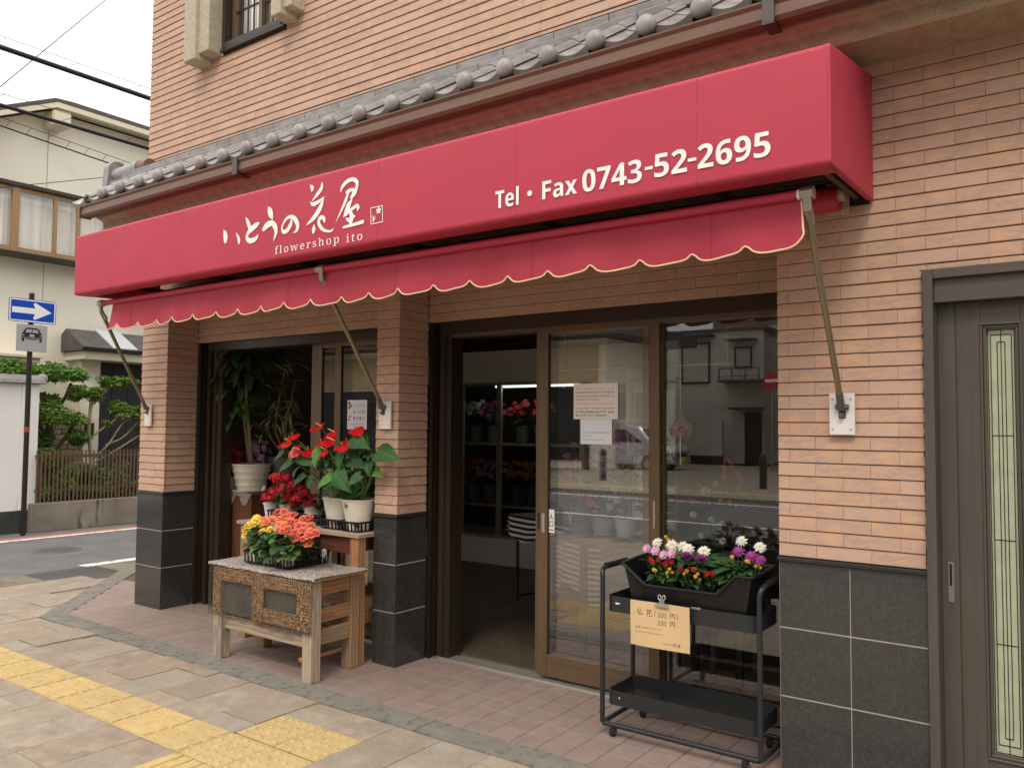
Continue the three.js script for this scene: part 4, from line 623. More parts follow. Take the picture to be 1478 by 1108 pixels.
    for (const [k, dir] of [[0, -1], [n, 1]]) { const a = l[k], b = r[k], mx = (a[0] + b[0]) / 2, my = (a[1] + b[1]) / 2, R = Math.hypot(a[0] - mx, a[1] - my), t0 = Math.atan2(a[1] - my, a[0] - mx); for (let i = 0; i < 6; i++) { const f = (j) => [mx + R * Math.cos(t0 - dir * Math.PI * j / 6), my + R * Math.sin(t0 - dir * Math.PI * j / 6), zl]; const A = [mx, my, zl]; q.push(dir > 0 ? [A, f(i + 1), f(i), A] : [A, f(i), f(i + 1), A]); } }
    return quads(q);
  };
  const groups = [[0, 2], [2, 4], [4, 6], [6, 7], [7, 13], [13, 21]];
  for (const [a, b] of groups) S.slice(a, b).forEach((s, i) => part('brush_stroke', at(brush(s)).translate(0, 0, i * 0.00006), M.white, awning));
  const fl = []; for (let i = 0; i < 5; i++) { const s = new THREE.CircleGeometry(0.0075, 10); s.scale(0.8, 1.25, 1); s.translate(0, 0.0105, 0); s.rotateZ(i * 1.2566); s.translate(-1.888, 2.681, zl + i * 0.00005); fl.push(at(s)); }
  part('seal_mark', [...S.slice(21).map((s, i) => at(brush(s)).translate(0, 0, i * 0.00005)), ...fl], M.white, awning);
  const write = (str, f, x0, x1, yb, h, gap, name) => {
    const res = f.data.resolution; let w = 0; const pos = []; [...str].forEach((ch, i) => { pos.push(w); w += f.data.glyphs[ch].ha / res + (i < str.length - 1 ? gap : 0); });
    const box = new THREE.ShapeGeometry(f.generateShapes(/\d/.test(str) ? '0' : f === serif ? 'f' : 'T', 1)); box.computeBoundingBox(); const kx = (x1 - x0) / w, capS = h / (box.boundingBox.max.y - Math.min(0, box.boundingBox.min.y * 0));
    [...str].forEach((ch, i) => { if (ch === ' ') return; const q = geo(new THREE.ShapeGeometry(f.generateShapes(ch, 1), 6)); q.scale(kx, capS, 1); q.translate(x0 + pos[i] * kx, yb, zl); part(name, at(q), M.white, awning); });
  };
  write('Tel', font, -1.112, -0.966, 2.573, 0.083, 0, 'letter');
  part('letter', (() => { const c = new THREE.CircleGeometry(0.0135, 18); c.translate(-0.912, 2.616, zl); return at(c); })(), M.white, awning);
  write('Fax', font, -0.853, -0.656, 2.575, 0.083, 0, 'letter');
  write('0743', font, -0.634, -0.334, 2.574, 0.098, 0.0, 'digit'); write('52', font, -0.288, -0.132, 2.580, 0.098, 0.0, 'digit'); write('2695', font, -0.096, 0.210, 2.582, 0.098, 0.0, 'digit');
  for (const [a, b] of [[-0.325, -0.289], [-0.133, -0.096]]) part('hyphen', at(new THREE.PlaneGeometry(b - a, 0.013).translate((a + b) / 2, 2.625, zl)), M.white, awning);
  write('flowershop', serif, -2.746, -2.188, 2.547, 0.047, 0.22, 'letter'); write('ito', serif, -2.135, -2.004, 2.540, 0.047, 0.22, 'letter');
}
// ------------------------------------------------------------------ leaves, petals, blooms
function leafGeo(L, W, { droop = 0.8, fold = 0.25, nu = 6, wave = 0, tip = 1, base = 0.25, round = 1 } = {}) { // leaf in the xz plane, tip along +z
  const pos = [], q = [], g = []; const prof = (t) => Math.pow(Math.sin(Math.PI * Math.pow(t * (1 - base * 0.0) , round)), 0.8) * (1 - 0.15 * t * tip);
  for (let i = 0; i <= nu; i++) { const t = i / nu, a = droop * t, z = droop ? (L / droop) * Math.sin(a) : L * t, y = droop ? -(L / droop) * (1 - Math.cos(a)) : 0, w = i === 0 ? 0.02 * W : i === nu ? 0.004 * W : (W / 2) * prof(t); const row = []; for (let j = -1; j <= 1; j++) row.push([j * w, y + Math.abs(j) * w * fold + wave * w * Math.sin(t * 9 + j * 2), z, t, 0.5 + j * 0.5]); g.push(row); }
  for (let i = 0; i < nu; i++) for (let j = 0; j < 2; j++) q.push([g[i][j], g[i][j + 1], g[i + 1][j + 1], g[i + 1][j]]);
  return smooth(quads(q));
}
function smooth(g) { // share normals at equal positions
  const p = g.attributes.position, m = new Map(), n = new Float32Array(p.count * 3), f = g.attributes.normal; const key = (i) => Math.round(p.getX(i) * 1e4) + ',' + Math.round(p.getY(i) * 1e4) + ',' + Math.round(p.getZ(i) * 1e4);
  for (let i = 0; i < p.count; i++) { const k = key(i), s = m.get(k) ?? [0, 0, 0]; s[0] += f.getX(i); s[1] += f.getY(i); s[2] += f.getZ(i); m.set(k, s); }
  for (let i = 0; i < p.count; i++) { const s = m.get(key(i)), l = Math.hypot(...s) || 1; n[i * 3] = s[0] / l; n[i * 3 + 1] = s[1] / l; n[i * 3 + 2] = s[2] / l; }
  g.setAttribute('normal', new THREE.BufferAttribute(n, 3)); return g;
}
function heartGeo(L, W, { droop = 0.9, fold = 0.3, cup = 0, blunt = 0 } = {}) { // heart-shaped blade, base at the origin, tip along +z
  const half = new THREE.CatmullRomCurve3([V(0, 0, 0), V(0.16, 0, -0.1), V(0.36, 0, -0.13), V(0.5, 0, 0.06), V(0.47 + 0.04 * blunt, 0, 0.3), V(0.3 + 0.1 * blunt, 0, 0.62 + 0.04 * blunt), V(0.12 + 0.1 * blunt, 0, 0.86 + 0.05 * blunt), V(0, 0, 1)]), n = 14, q = [];
  const P = (x, z, s) => { const zz = z * L, a = droop * Math.max(0, z), Z = droop && z > 0 ? (L / droop) * Math.sin(a) : zz, Y = droop && z > 0 ? -(L / droop) * (1 - Math.cos(a)) : zz * 0.3; return [s * x * W, Y + x * W * fold + cup * x * x * W + 0.012 * L * Math.sin(z * 11 + s), Z, Math.max(0, Math.min(1, z * 0.85 + 0.12)), 0.5 + s * x]; };
  for (const s of [-1, 1]) for (let i = 0; i < n; i++) { const a = half.getPoint(i / n), b = half.getPoint((i + 1) / n), ma = Math.max(0, a.z), mb = Math.max(0, b.z); const rows = [0, 0.5, 1]; for (let k = 0; k < 2; k++) { const F = (p, m, f) => P(p.x * f, m + (p.z - m) * f, s); const c = [F(a, ma, rows[k]), F(a, ma, rows[k + 1]), F(b, mb, rows[k + 1]), F(b, mb, rows[k])]; q.push(s > 0 ? c.reverse() : c); } }
  return smooth(quads(q));
}
const stick = (list, r, seg = 6) => merge(list.map(([a, b, c]) => tube(c ? [a, c, b] : [a, [(a[0] + b[0]) / 2, (a[1] + b[1]) / 2 + 0.004, (a[2] + b[2]) / 2], b], r, 8, seg)));
function ring(n, tilt, mk, z0 = 0, rot = 0) { const o = []; for (let i = 0; i < n; i++) { const g = geo(mk(i).clone()); g.rotateX(-tilt + rr(-0.12, 0.12)); g.rotateY(rot + (i / n) * 6.283 + rr(-0.12, 0.12)); g.translate(0, z0, 0); o.push(g); } return o; }
const petalG = (L, W, d, f, nu = 4, wv = 0) => leafGeo(L, W, { droop: d, fold: f, nu, wave: wv, tip: -0.6, round: 1.25 });
function doubleBloom(R) { return smooth(merge([...ring(6, 0.1, () => petalG(R, R * 1.05, 0.5, 0.15, 4, 0.18)), ...ring(5, 0.55, () => petalG(R * 0.8, R * 0.85, 0.7, 0.3, 4, 0.25), 0.004, 0.5), ...ring(4, 1.0, () => petalG(R * 0.55, R * 0.6, 0.7, 0.4, 3, 0.3), 0.008, 0.2)])); }
function mumBloom(R, n = 17, open = 0.15) { return merge([...ring(n, open, () => leafGeo(R, R * 0.25, { droop: 0.35, fold: 0.25, nu: 3, tip: -0.6, round: 1.4 })), ...ring(n - 3, open + 0.35, () => leafGeo(R * 0.85, R * 0.24, { droop: 0.4, fold: 0.25, nu: 3, tip: -0.6, round: 1.4 }), 0.003, 0.2)]); }
function ballBloom(R, n = 40) { const o = []; for (let i = 0; i < n; i++) { const y = 1 - 1.5 * (i + 0.5) / n, a = i * 2.39996, g = geo(leafGeo(R * 0.62, R * 0.5, { droop: 0.7, fold: 0.35, nu: 3, wave: 0.35, tip: -0.6 })); g.rotateX(-Math.asin(Math.max(-1, Math.min(1, y)))); g.rotateY(a); o.push(g); } return merge(o); }
const heart = (R) => { const g = new THREE.SphereGeometry(R, 10, 6); g.scale(1, 0.55, 1); g.translate(0, R * 0.25, 0); return g; };
function pot(name, parent, x, y, z, r0, r1, h, mat, { rim = 0.006, rings = 0 } = {}) {
  const p = [[0.0001, 0], [r0, 0], [r0 + 0.002, 0.004]]; if (rings) for (let i = 1; i <= rings; i++) { const t = i / (rings + 1), r = r0 + (r1 - r0) * t; p.push([r - 0.001, h * t - 0.012], [r + 0.006, h * t - 0.008], [r + 0.006, h * t + 0.006], [r, h * t + 0.01]); }
  p.push([r1, h - rim * 2.2], [r1 + 0.004, h - rim * 2], [r1 + 0.005, h - 0.002], [r1 + 0.003, h], [r1 - 0.003, h], [r1 - 0.004, h - 0.02], [0.0001, h - 0.022]);
  const g = lathe(p, 32); g.translate(x, y, z); const m = part(name, g, mat, parent); const s = new THREE.CircleGeometry(r1 - 0.005, 24); s.rotateX(-Math.PI / 2); s.translate(x, y + h - 0.016, z); part('soil', s, M.potsoil, m); return m;
}
// leaves and blooms take random ones of a few shared shapes
const VAR = {};
const variants = (key, n, f) => (VAR[key] ??= Array.from({ length: n }, f));
const place = (name, g, mat, parent, pos, dir, up, s = 1) => { const m = part(name, g, mat, parent); orient(m, pos, dir, up); m.scale.setScalar(s); return m; };
const rel = (b, p) => [p[0] - b[0], p[1] - b[1], p[2] - b[2]];

// ------------------------------------------------------------------ the two wooden benches
{
  const B = [-3.11, 0, 0.25], t = thing('display_bench', 'low weathered wooden bench with perforated brown netting over its front', 'bench', B);
  const L = (g) => g.translate(-B[0], 0, -B[2]);
  for (const [x, z, m] of [[-3.565, 0.42, M.greywood], [-2.675, 0.42, M.greywood], [-3.56, 0.08, M.oldwood], [-2.72, 0.065, M.oldwood]]) part('leg', L(bx(0.085, 0.6, 0.075, x, 0.3, z, 0.006)), m, t);
  part('front_rail', L(b2(-3.522, -2.718, 0.195, 0.285, 0.395, 0.43, 0.005)), M.greywood, t);
  part('side_rail', L(b2(-2.715, -2.68, 0.20, 0.295, 0.103, 0.382, 0.005)), M.oldwood, t); part('side_rail', L(b2(-3.6, -3.565, 0.22, 0.30, 0.118, 0.382, 0.005)), M.oldwood, t);
  part('side_rail', L(b2(-2.72, -2.685, 0.50, 0.597, 0.103, 0.382, 0.005)), M.orangewood, t);
  part('side_rail', L(b2(-2.712, -2.684, 0.335, 0.42, 0.103, 0.382, 0.005)), M.orangewood, t);
  part('back_rail', L(b2(-3.517, -2.763, 0.5, 0.597, 0.05, 0.085, 0.005)), M.oldwood, t);
  part('brace', L(b2(-2.79, -2.757, 0.10, 0.125, 0.1, 0.42, 0.003)), M.orangewood, t);
  part('front_board', [L(b2(-3.607, -3.523, 0.302, 0.598, 0.4585, 0.466, 0.003)), L(b2(-3.19, -3.08, 0.302, 0.598, 0.4585, 0.470, 0.003)), L(b2(-2.76, -2.635, 0.302, 0.598, 0.4585, 0.470, 0.003)), L(b2(-3.523, -3.19, 0.515, 0.598, 0.459, 0.4695, 0.003)), L(b2(-3.08, -2.76, 0.515, 0.598, 0.459, 0.4695, 0.003)), L(b2(-3.08, -2.76, 0.302, 0.392, 0.459, 0.4655, 0.003))], M.stainedwood, t);
  part('back_panel', L(b2(-3.523, -2.76, 0.302, 0.515, 0.434, 0.441)), M.darkpanel, t);
  const net = []; { const q = []; const N = 24, K = 6; const F = (i, j) => { const x = -3.635 + 1.03 * i / N, y = 0.285 + 0.035 * (i / N) * 0 + 0.327 * j / K; return [x, y + 0.004 * Math.sin(i * 0.9), 0.480 + 0.003 * Math.sin(i * 1.3 + j) + 0.003 * Math.sin(i * 0.5), x, y]; }; for (let i = 0; i < N; i++) for (let j = 0; j < K; j++) q.push([F(i, j), F(i + 1, j), F(i + 1, j + 1), F(i, j + 1)]); net.push(L(quads(q))); }
  part('netting', net, M.netting, t);
  part('top_board', [L(b2(-3.65, -2.605, 0.603, 0.622, 0.035, 0.465, 0.004))], M.oldwood, t);
  part('top_cover', L((() => { const q = []; const N = 20, K = 8; const F = (i, j) => { const x = -3.655 + 1.058 * i / N, z = 0.035 + 0.437 * j / K; return [x, 0.626 + 0.0025 * Math.sin(i * 1.1 + j * 0.7) + 0.0015 * Math.sin(i * 2.7), z, x, z]; }; for (let i = 0; i < N; i++) for (let j = 0; j < K; j++) q.push([F(i, j + 1), F(i + 1, j + 1), F(i + 1, j), F(i, j)]); for (let i = 0; i < N; i++) { const a = F(i, K), b = F(i + 1, K); q.push([[a[0], a[1] - 0.016, a[2] + 0.002, a[3], a[4] + 0.02], [b[0], b[1] - 0.016, b[2] + 0.002, b[3], b[4] + 0.02], b, a]); } return quads(q); })()), M.terrazzo, t);
}
{
  const B = [-3.3, 0, -0.15], t = thing('plant_shelf', 'taller old wooden shelf with worn top board standing behind the low bench', 'shelf', B), L = (g) => g.translate(-B[0], 0, -B[2]);
  part('top_board', L(b2(-3.95, -2.675, 0.812, 0.836, -0.36, 0.05, 0.004)), M.greywood, t);
  part('apron_board', L(b2(-3.9, -2.765, 0.70, 0.81, -0.012, 0.018, 0.004)), M.redwood, t);
  for (const [x, z] of [[-2.73, 0.0], [-3.88, 0.0], [-2.76, -0.32], [-3.88, -0.32]]) part('leg', L(bx(0.078, 0.81, 0.07, x, 0.406, z, 0.005)), x > -3 ? M.orangewood : M.oldwood, t);
  part('side_rail', L(b2(-2.79, -2.755, 0.71, 0.808, -0.284, -0.036, 0.004)), M.redwood, t); part('side_rail', L(b2(-2.775, -2.745, 0.24, 0.34, -0.284, -0.036, 0.004)), M.orangewood, t);
  part('back_rail', L(b2(-3.84, -2.8, 0.26, 0.35, -0.33, -0.3, 0.004)), M.oldwood, t);
}
// black slotted carrying trays
function tray(label, x0, x1, z0, z1, y, h) {
  const cx = (x0 + x1) / 2, cz = (z0 + z1) / 2, t = thing('plant_tray', label, 'plant tray', [cx, y, cz]), w = (x1 - x0) / 2, d = (z1 - z0) / 2;
  part('rim', [b2(-w, w, h - 0.012, h, d - 0.008, d), b2(-w, w, h - 0.012, h, -d, -d + 0.008), b2(-w, -w + 0.008, h - 0.012, h, -d + 0.008, d - 0.008), b2(w - 0.008, w, h - 0.012, h, -d + 0.008, d - 0.008)], M.blackplastic, t);
  part('bottom', [b2(-w + 0.012, w - 0.012, 0, 0.008, -d + 0.012, d - 0.012)], M.blackplastic, t);
  const sl = bx(0.013, h - 0.02, 0.004, 0, 0, 0), nx = Math.round(2 * w / 0.036), nz = Math.round(2 * d / 0.036);
  for (let i = 0; i <= nx; i++) for (const s of [1, -1]) { const m = part('slat', sl, M.blackplastic, t); m.position.set(-w + 0.01 + (2 * w - 0.02) * i / nx, (h - 0.012) / 2 + 0.002, s * (d - 0.009)); m.rotation.x = s * 0.05; }
  for (let i = 1; i < nz; i++) for (const s of [1, -1]) { const m = part('slat', sl, M.blackplastic, t); m.position.set(s * (w - 0.009), (h - 0.012) / 2 + 0.002, -d + 2 * d * i / nz); m.rotation.y = Math.PI / 2; }
  part('cell_divider', [b2(-w + 0.012, w - 0.012, h - 0.035, h - 0.012, -0.003, 0.003), ...[-0.33, 0, 0.33].map((k) => b2(k * 2 * w - 0.003, k * 2 * w + 0.003, h - 0.035, h - 0.0122, -d + 0.012, d - 0.012))], M.blackplastic, t);
  return t;
}
const YT = 0.629, YS = 0.837;
tray('black slotted carrying tray of begonias on the low bench', -3.405, -2.955, 0.035, 0.385, YT, 0.082);
tray('black slotted tray under the front right anthurium pot', -2.915, -2.735, -0.19, -0.005, YS, 0.068);
tray('black slotted tray under the left anthurium pot', -3.13, -2.935, -0.21, -0.02, YS, 0.068);
tray('long black slotted tray holding the red and pink flower pots', -3.80, -3.21, -0.32, -0.1, YS, 0.075);

function begonia(label, x, z, blooms, mat, nLeaf, spread) {
  const B = [x, YT + 0.01, z], t = thing('potted_begonia', label, 'potted plant', B);
  pot('pot', t, 0, 0, 0, 0.036, 0.054, 0.098, M.potcream);
  const st = [], lv = variants('beg', 5, () => leafGeo(0.075, 0.062, { droop: rr(0.5, 1.1), fold: 0.2, nu: 5, wave: 0.06, round: 0.85 }));
  for (let i = 0; i < nLeaf; i++) { const a = rr(0, 6.283), r = rr(0.015, spread), y = rr(0.10, 0.225) - r * 0.3, p = [Math.cos(a) * r, y, Math.sin(a) * r]; place('leaf', pick(lv), pick(M.begleaf), t, p, [Math.cos(a), rr(-0.3, 0.35), Math.sin(a)], [rr(-0.3, 0.3), 1, rr(-0.3, 0.3)], rr(0.8, 1.25)); if (i % 3 === 0) st.push([[0, 0.085, 0], p]); }
  const bl = variants('begb', 4, () => doubleBloom(0.037));
  for (const b of blooms.flatMap((b) => [b, [b[0] + rr(-0.042, 0.042), b[1] + rr(-0.045, 0.02), b[2] + rr(-0.04, 0.005)]])) { const p = rel(B, b); st.push([[0, 0.09, 0], p, [p[0] * 0.5, p[1] * 0.75, p[2] * 0.5]]); const f = place('bloom', pick(bl), pick([].concat(mat)), t, p, [rr(-0.5, 0.5), -0.6, 1], [rr(-0.3, 0.5), 0.75, 0.7], rr(0.8, 1.1)); }
  part('stem', stick(st, 0.0022, 5), M.stem, t); return t;
}
const YB=[[-3.407,0.874,0.34],[-3.358,0.895,0.33],[-3.424,0.846,0.36],[-3.243,0.836,0.36],[-3.337,0.878,0.37],[-3.321,0.877,0.31],[-3.38,0.868,0.37],[-3.385,0.902,0.31]];
const OB=[[-3.272,0.952,0.22],[-3.181,0.967,0.24],[-3.126,0.946,0.24],[-3.250,0.912,0.28],[-3.148,0.925,0.30],[-3.070,0.921,0.31],[-3.008,0.911,0.30],[-2.951,0.937,0.27],[-2.923,0.944,0.25],[-2.904,0.902,0.30],[-2.866,0.903,0.28],[-2.996,0.880,0.36],[-3.025,0.865,0.37],[-2.918,0.835,0.36],[-2.826,0.851,0.33],[-2.801,0.863,0.30],[-3.081,0.870,0.36],[-2.861,0.827,0.34],[-2.931,0.902,0.32],[-3.279,0.898,0.30],[-2.941,0.859,0.35],[-3.20,0.95,0.27],[-3.11,0.90,0.33],[-2.97,0.915,0.30],[-2.89,0.875,0.33],[-3.05,0.895,0.34]];
begonia('yellow begonia in a cream pot at the left end of the bench tray', -3.315, 0.33, YB, M.pYellow, 40, 0.075);
begonia('bright orange begonia in the second cream pot of the bench tray', -3.165, 0.33, OB.filter((b) => b[0] < -3.06 && b[2] > 0.27), M.pOrange[0], 60, 0.10);
begonia('orange begonia at the front right of the bench tray, leaning over its rim', -3.02, 0.325, OB.filter((b) => b[0] >= -3.06 && b[2] > 0.24), M.pOrange, 75, 0.13);
begonia('coral pink begonia at the back of the bench tray', -3.16, 0.15, OB.filter((b) => b[2] < 0.26), M.pOrange[2], 40, 0.09);
{ const t = thing('plant_label', 'crumpled white plant tag stuck in the right end of the bench tray', 'plant tag', [-2.955, YT + 0.07, 0.10]); part('tag', quads([[[-0.03, 0.0, 0.0], [0.0, -0.02, 0.01], [0.035, 0.03, 0.0], [-0.005, 0.03, -0.01]], [[0.0, -0.02, 0.01], [0.02, -0.03, 0.0], [0.05, 0.01, 0.01], [0.035, 0.03, 0.0]]]), M.potwhite, t); part('stake', bx(0.004, 0.06, 0.002, 0, -0.03, 0), M.potwhite, t); }

// ------------------------------------------------------------------ anthuriums
const LB=[[-2.889,1.362,0.03],[-2.789,1.450,0.02],[-2.547,1.378,0.02],[-2.672,1.305,-0.02],[-2.674,1.220,0.05],[-2.898,1.230,0.06],[-2.925,1.194,0.06],[-2.932,1.206,0.07],[-3.146,1.316,0.04],[-3.100,1.381,0.04],[-3.373,1.292,0.03],[-3.458,1.364,0.02],[-3.216,1.201,0.05],[-3.196,1.192,0.02],[-2.829,1.324,0.00],[-2.850,1.261,0.00],[-2.784,1.372,-0.03],[-2.642,1.244,-0.04],[-3.303,1.253,0.02],[-3.396,1.432,0.00],[-2.752,1.458,-0.04],[-3.141,1.274,-0.03]];
const LT=[[-2.859,1.248,0.08],[-2.630,1.370,0.07],[-2.361,1.296,0.07],[-2.629,1.213,0.03],[-2.734,1.140,0.10],[-2.766,1.093,0.11],[-3.069,1.100,0.11],[-3.005,1.111,0.12],[-3.318,1.276,0.09],[-3.091,1.255,0.09],[-3.473,1.188,0.08],[-3.521,1.268,0.07],[-3.275,1.112,0.10],[-3.159,1.108,0.07],[-2.685,1.242,0.05],[-2.828,1.190,0.05],[-2.843,1.359,0.02],[-2.553,1.208,0.01],[-3.290,1.211,0.07],[-3.460,1.382,0.05],[-2.666,1.406,0.01],[-2.988,1.233,0.02]];
const SP=[[-3.102,1.530,0.00],[-3.403,1.465,0.00],[-3.258,1.370,0.06],[-2.994,1.491,-0.02],[-2.778,1.516,0.00],[-3.048,1.426,0.05],[-2.920,1.437,0.05],[-2.834,1.402,0.06],[-2.971,1.369,0.06],[-3.390,1.416,0.02],[-3.202,1.367,0.03],[-2.855,1.437,0.00]];
function anthurium(label, x, z, leaves, spathes, extra, soilY) {
  const B = [x, YS + 0.006, z], t = thing('potted_anthurium', label, 'potted plant', B);
  pot('pot', t, 0, 0, 0, 0.075, 0.113, 0.205, M.potcream);
  const st = [];
  for (const [b, tp, m] of leaves) {
    const d = V(tp[0] - b[0], tp[1] - b[1], tp[2] - b[2]), L = Math.max(0.12, d.length() * 1.05), g = heartGeo(L, L * 0.66, { droop: rr(0.5, 0.95), fold: rr(0.25, 0.45), cup: -0.9 }), p = rel(B, b);
    const out = V(p[0], 0.35, p[2] + 0.25).normalize(); d.y += 0.28 * d.length(); place('leaf', g, M.anth[m], t, p, d.toArray(), [out.x * 0.6, 0.55, 0.9]);
    st.push([[p[0] * 0.12, 0.18, p[2] * 0.12], p, [p[0] * 0.55, p[1] * 0.75, p[2] * 0.4 - 0.01]]);
  }
  for (let i = 0; i < extra; i++) { const a = rr(0, 6.283), r = rr(0.05, 0.2), p = [Math.cos(a) * r, rr(0.27, 0.56), Math.sin(a) * r * 0.7 - 0.06], L = rr(0.11, 0.17); place('leaf', heartGeo(L, L * 0.64, { droop: rr(0.5, 1.1), fold: 0.35, cup: -0.8 }), M.anth[pick([1, 1, 0])], t, p, [Math.cos(a), rr(-0.7, -0.1), Math.sin(a)], [rr(-0.3, 0.3), 1, 0.5]); st.push([[p[0] * 0.1, 0.18, p[2] * 0.1], p, [p[0] * 0.5, p[1] * 0.7, p[2] * 0.4]]); }
  const sg = variants('spathe', 4, () => heartGeo(0.088, 0.1, { droop: rr(0.1, 0.8), fold: rr(0.1, 0.25), cup: -0.5, blunt: 1 }));
  const sd = (VAR.spadix ??= (() => { const g = lathe([[0.0001, 0.046], [0.002, 0.045], [0.0032, 0.038], [0.0036, 0.01], [0.003, 0]].reverse(), 10); g.rotateX(0.75); return g; })());
  spathes.forEach((s, i) => { const p = rel(B, s), a = rr(-0.9, 0.9), m = place('spathe', pick(sg), M.spathe[i % 3 === 2 ? 1 : 0], t, p, [(i % 2 ? 1 : -1) * (0.5 + Math.abs(a)), -0.3, 0.5], [rr(-0.2, 0.5), 0.85, rr(0.35, 0.7)], rr(0.9, 1.25)); part('spadix', sd, M.spadix, m); st.push([[p[0] * 0.1, 0.18, p[2] * 0.1], p, [p[0] * 0.5, p[1] * 0.7, p[2] * 0.3]]); });
  part('stem', stick(st, 0.0032, 6), M.stem, t);
}
const zipL = (f) => LB.map((b, i) => [b, LT[i], [0, 0, 0, 1, 0, 0, 0, 2, 0, 2, 0, 0, 1, 0, 1, 0, 0, 2, 1, 0, 0, 1][i]]).filter(([b]) => f(b[0]));
anthurium('red anthurium in the cream pot nearest the middle brick pillar', -2.826, -0.095, zipL((x) => x > -3.0), SP.filter((s) => s[0] > -3.0), 16);
anthurium('red anthurium in the cream pot to the left, its leaves drooping over the geraniums', -3.035, -0.115, zipL((x) => x <= -3.0), SP.filter((s) => s[0] <= -3.0), 16);
{ // a third one half hidden behind, against the glass
  const t = thing('potted_anthurium', 'dark anthurium in a white pot half hidden behind the other two', 'potted plant', [-2.86, YS + 0.002, -0.27]); pot('pot', t, 0, 0, 0, 0.07, 0.098, 0.19, M.potwhite); const st = [];
  for (let i = 0; i < 14; i++) { const a = rr(0, 6.283), r = rr(0.04, 0.17), p = [Math.cos(a) * r, rr(0.3, 0.6), Math.sin(a) * r * 0.5], L = rr(0.12, 0.17); place('leaf', heartGeo(L, L * 0.78, { droop: rr(0.5, 1.1) }), M.anth[1], t, p, [Math.cos(a), rr(-0.8, -0.2), Math.sin(a)], [0, 1, 0.5]); st.push([[0, 0.17, 0], p, [p[0] * 0.4, p[1] * 0.7, 0]]); }
  const m = place('spathe', heartGeo(0.085, 0.07, { droop: 0.3 }), M.spathe[1], t, [0.22, 0.56, 0.02], [0.4, -0.6, 0.6], [0, 0.8, 0.6]); st.push([[0, 0.17, 0], [0.22, 0.56, 0.02], [0.1, 0.45, 0]]); part('stem', stick(st, 0.003, 6), M.stem, t);
}
// ------------------------------------------------------------------ red and rose flowering pots beside them
function cluster(name, label, x, z, heads, mat, nLeaf, potM, hr) {
  const B = [x, YS + 0.008, z], t = thing(name, label, 'potted plant', B); pot('pot', t, 0, 0, 0, 0.05, 0.072, 0.115, potM, { rings: potM === M.potwhite ? 1 : 0 });
  const st = [], lv = variants('ger', 4, () => leafGeo(0.05, 0.045, { droop: rr(0.4, 1), fold: 0.15, nu: 5, wave: 0.12, round: 0.8 }));
  for (let i = 0; i < nLeaf; i++) { const a = rr(0, 6.283), r = rr(0.01, 0.085), p = [Math.cos(a) * r, rr(0.11, 0.2), Math.sin(a) * r]; place('leaf', pick(lv), pick(M.begleaf), t, p, [Math.cos(a), rr(-0.4, 0.4), Math.sin(a)], [rr(-0.3, 0.3), 1, rr(-0.3, 0.3)], rr(0.8, 1.3)); }
  const fl = variants('floret', 3, () => doubleBloom(0.0165));
  for (const h of heads.flatMap((h) => [h, [h[0] + rr(-0.035, 0.035), h[1] + rr(-0.04, 0.02), h[2] + rr(-0.02, 0.03)]])) { const c = rel(B, h); st.push([[0, 0.1, 0], c, [c[0] * 0.5, c[1] * 0.8, c[2] * 0.5]]); for (let i = 0; i < 7; i++) { const v = V(rr(-1, 1), rr(-0.5, 1), rr(-0.4, 1)).normalize(); place('flower', pick(fl), mat, t, [c[0] + v.x * hr, c[1] + v.y * hr * 0.8, c[2] + v.z * hr], [rr(-1, 1), rr(-1, 1), 0.3], v.toArray(), rr(0.85, 1.25)); } }
  part('stem', stick(st, 0.0022, 5), M.stem, t);
}
const K1=[[-3.679,1.140,-0.12],[-3.747,1.150,-0.12],[-3.618,1.100,-0.12],[-3.757,1.049,-0.12],[-3.797,0.995,-0.12],[-3.710,1.052,-0.12],[-3.599,1.152,-0.12],[-3.532,1.095,-0.12]];
const K2=[[-3.506,1.047,-0.10],[-3.550,0.993,-0.10],[-3.403,1.069,-0.10],[-3.524,1.020,-0.10],[-3.372,1.096,-0.10],[-3.441,1.042,-0.10],[-3.301,1.025,-0.10],[-3.456,1.100,-0.10],[-3.352,1.064,-0.10],[-3.491,0.997,-0.10]];
cluster('potted_geranium', 'rose red geranium in a plain pot left of the deep red one', -3.66, -0.19, K1, M.pRose, 60, M.potcream, 0.028);
cluster('potted_geranium', 'deep red geranium in a ribbed white pot under the left anthurium leaves', -3.39, -0.19, K2, M.pRed, 50, M.potwhite, 0.03);
{ const t = thing('potted_dianthus', 'dianthus with thin grey-green leaves at the far left of the pot row', 'potted plant', [-3.86, YS + 0.008, -0.2]); pot('pot', t, 0, 0, 0, 0.048, 0.066, 0.11, M.potwhite);
  const lv = variants('dia', 4, () => leafGeo(0.075, 0.007, { droop: rr(0.3, 0.9), fold: 0.3, nu: 4 })); const l = []; for (let i = 0; i < 130; i++) { const a = rr(0, 6.283), e = rr(0.0, 1.4), g = geo(pick(lv).clone()); g.rotateX(-e); g.rotateY(a); g.translate(Math.cos(a) * rr(0, 0.06), rr(0.1, 0.19), Math.sin(a) * rr(0, 0.06)); l.push(g); } part('foliage', l, leafM([62, 84, 60], [90, 112, 82], [120, 140, 110], 41), t); const fl = variants('diaf', 1, () => doubleBloom(0.018))[0]; for (const p of [[-0.09, 0.2, 0.02], [-0.04, 0.22, 0.05], [0.05, 0.21, 0.03]]) place('flower', fl, M.pPink, t, p, [0.3, -0.5, 1], [-0.2, 0.8, 0.5]); }
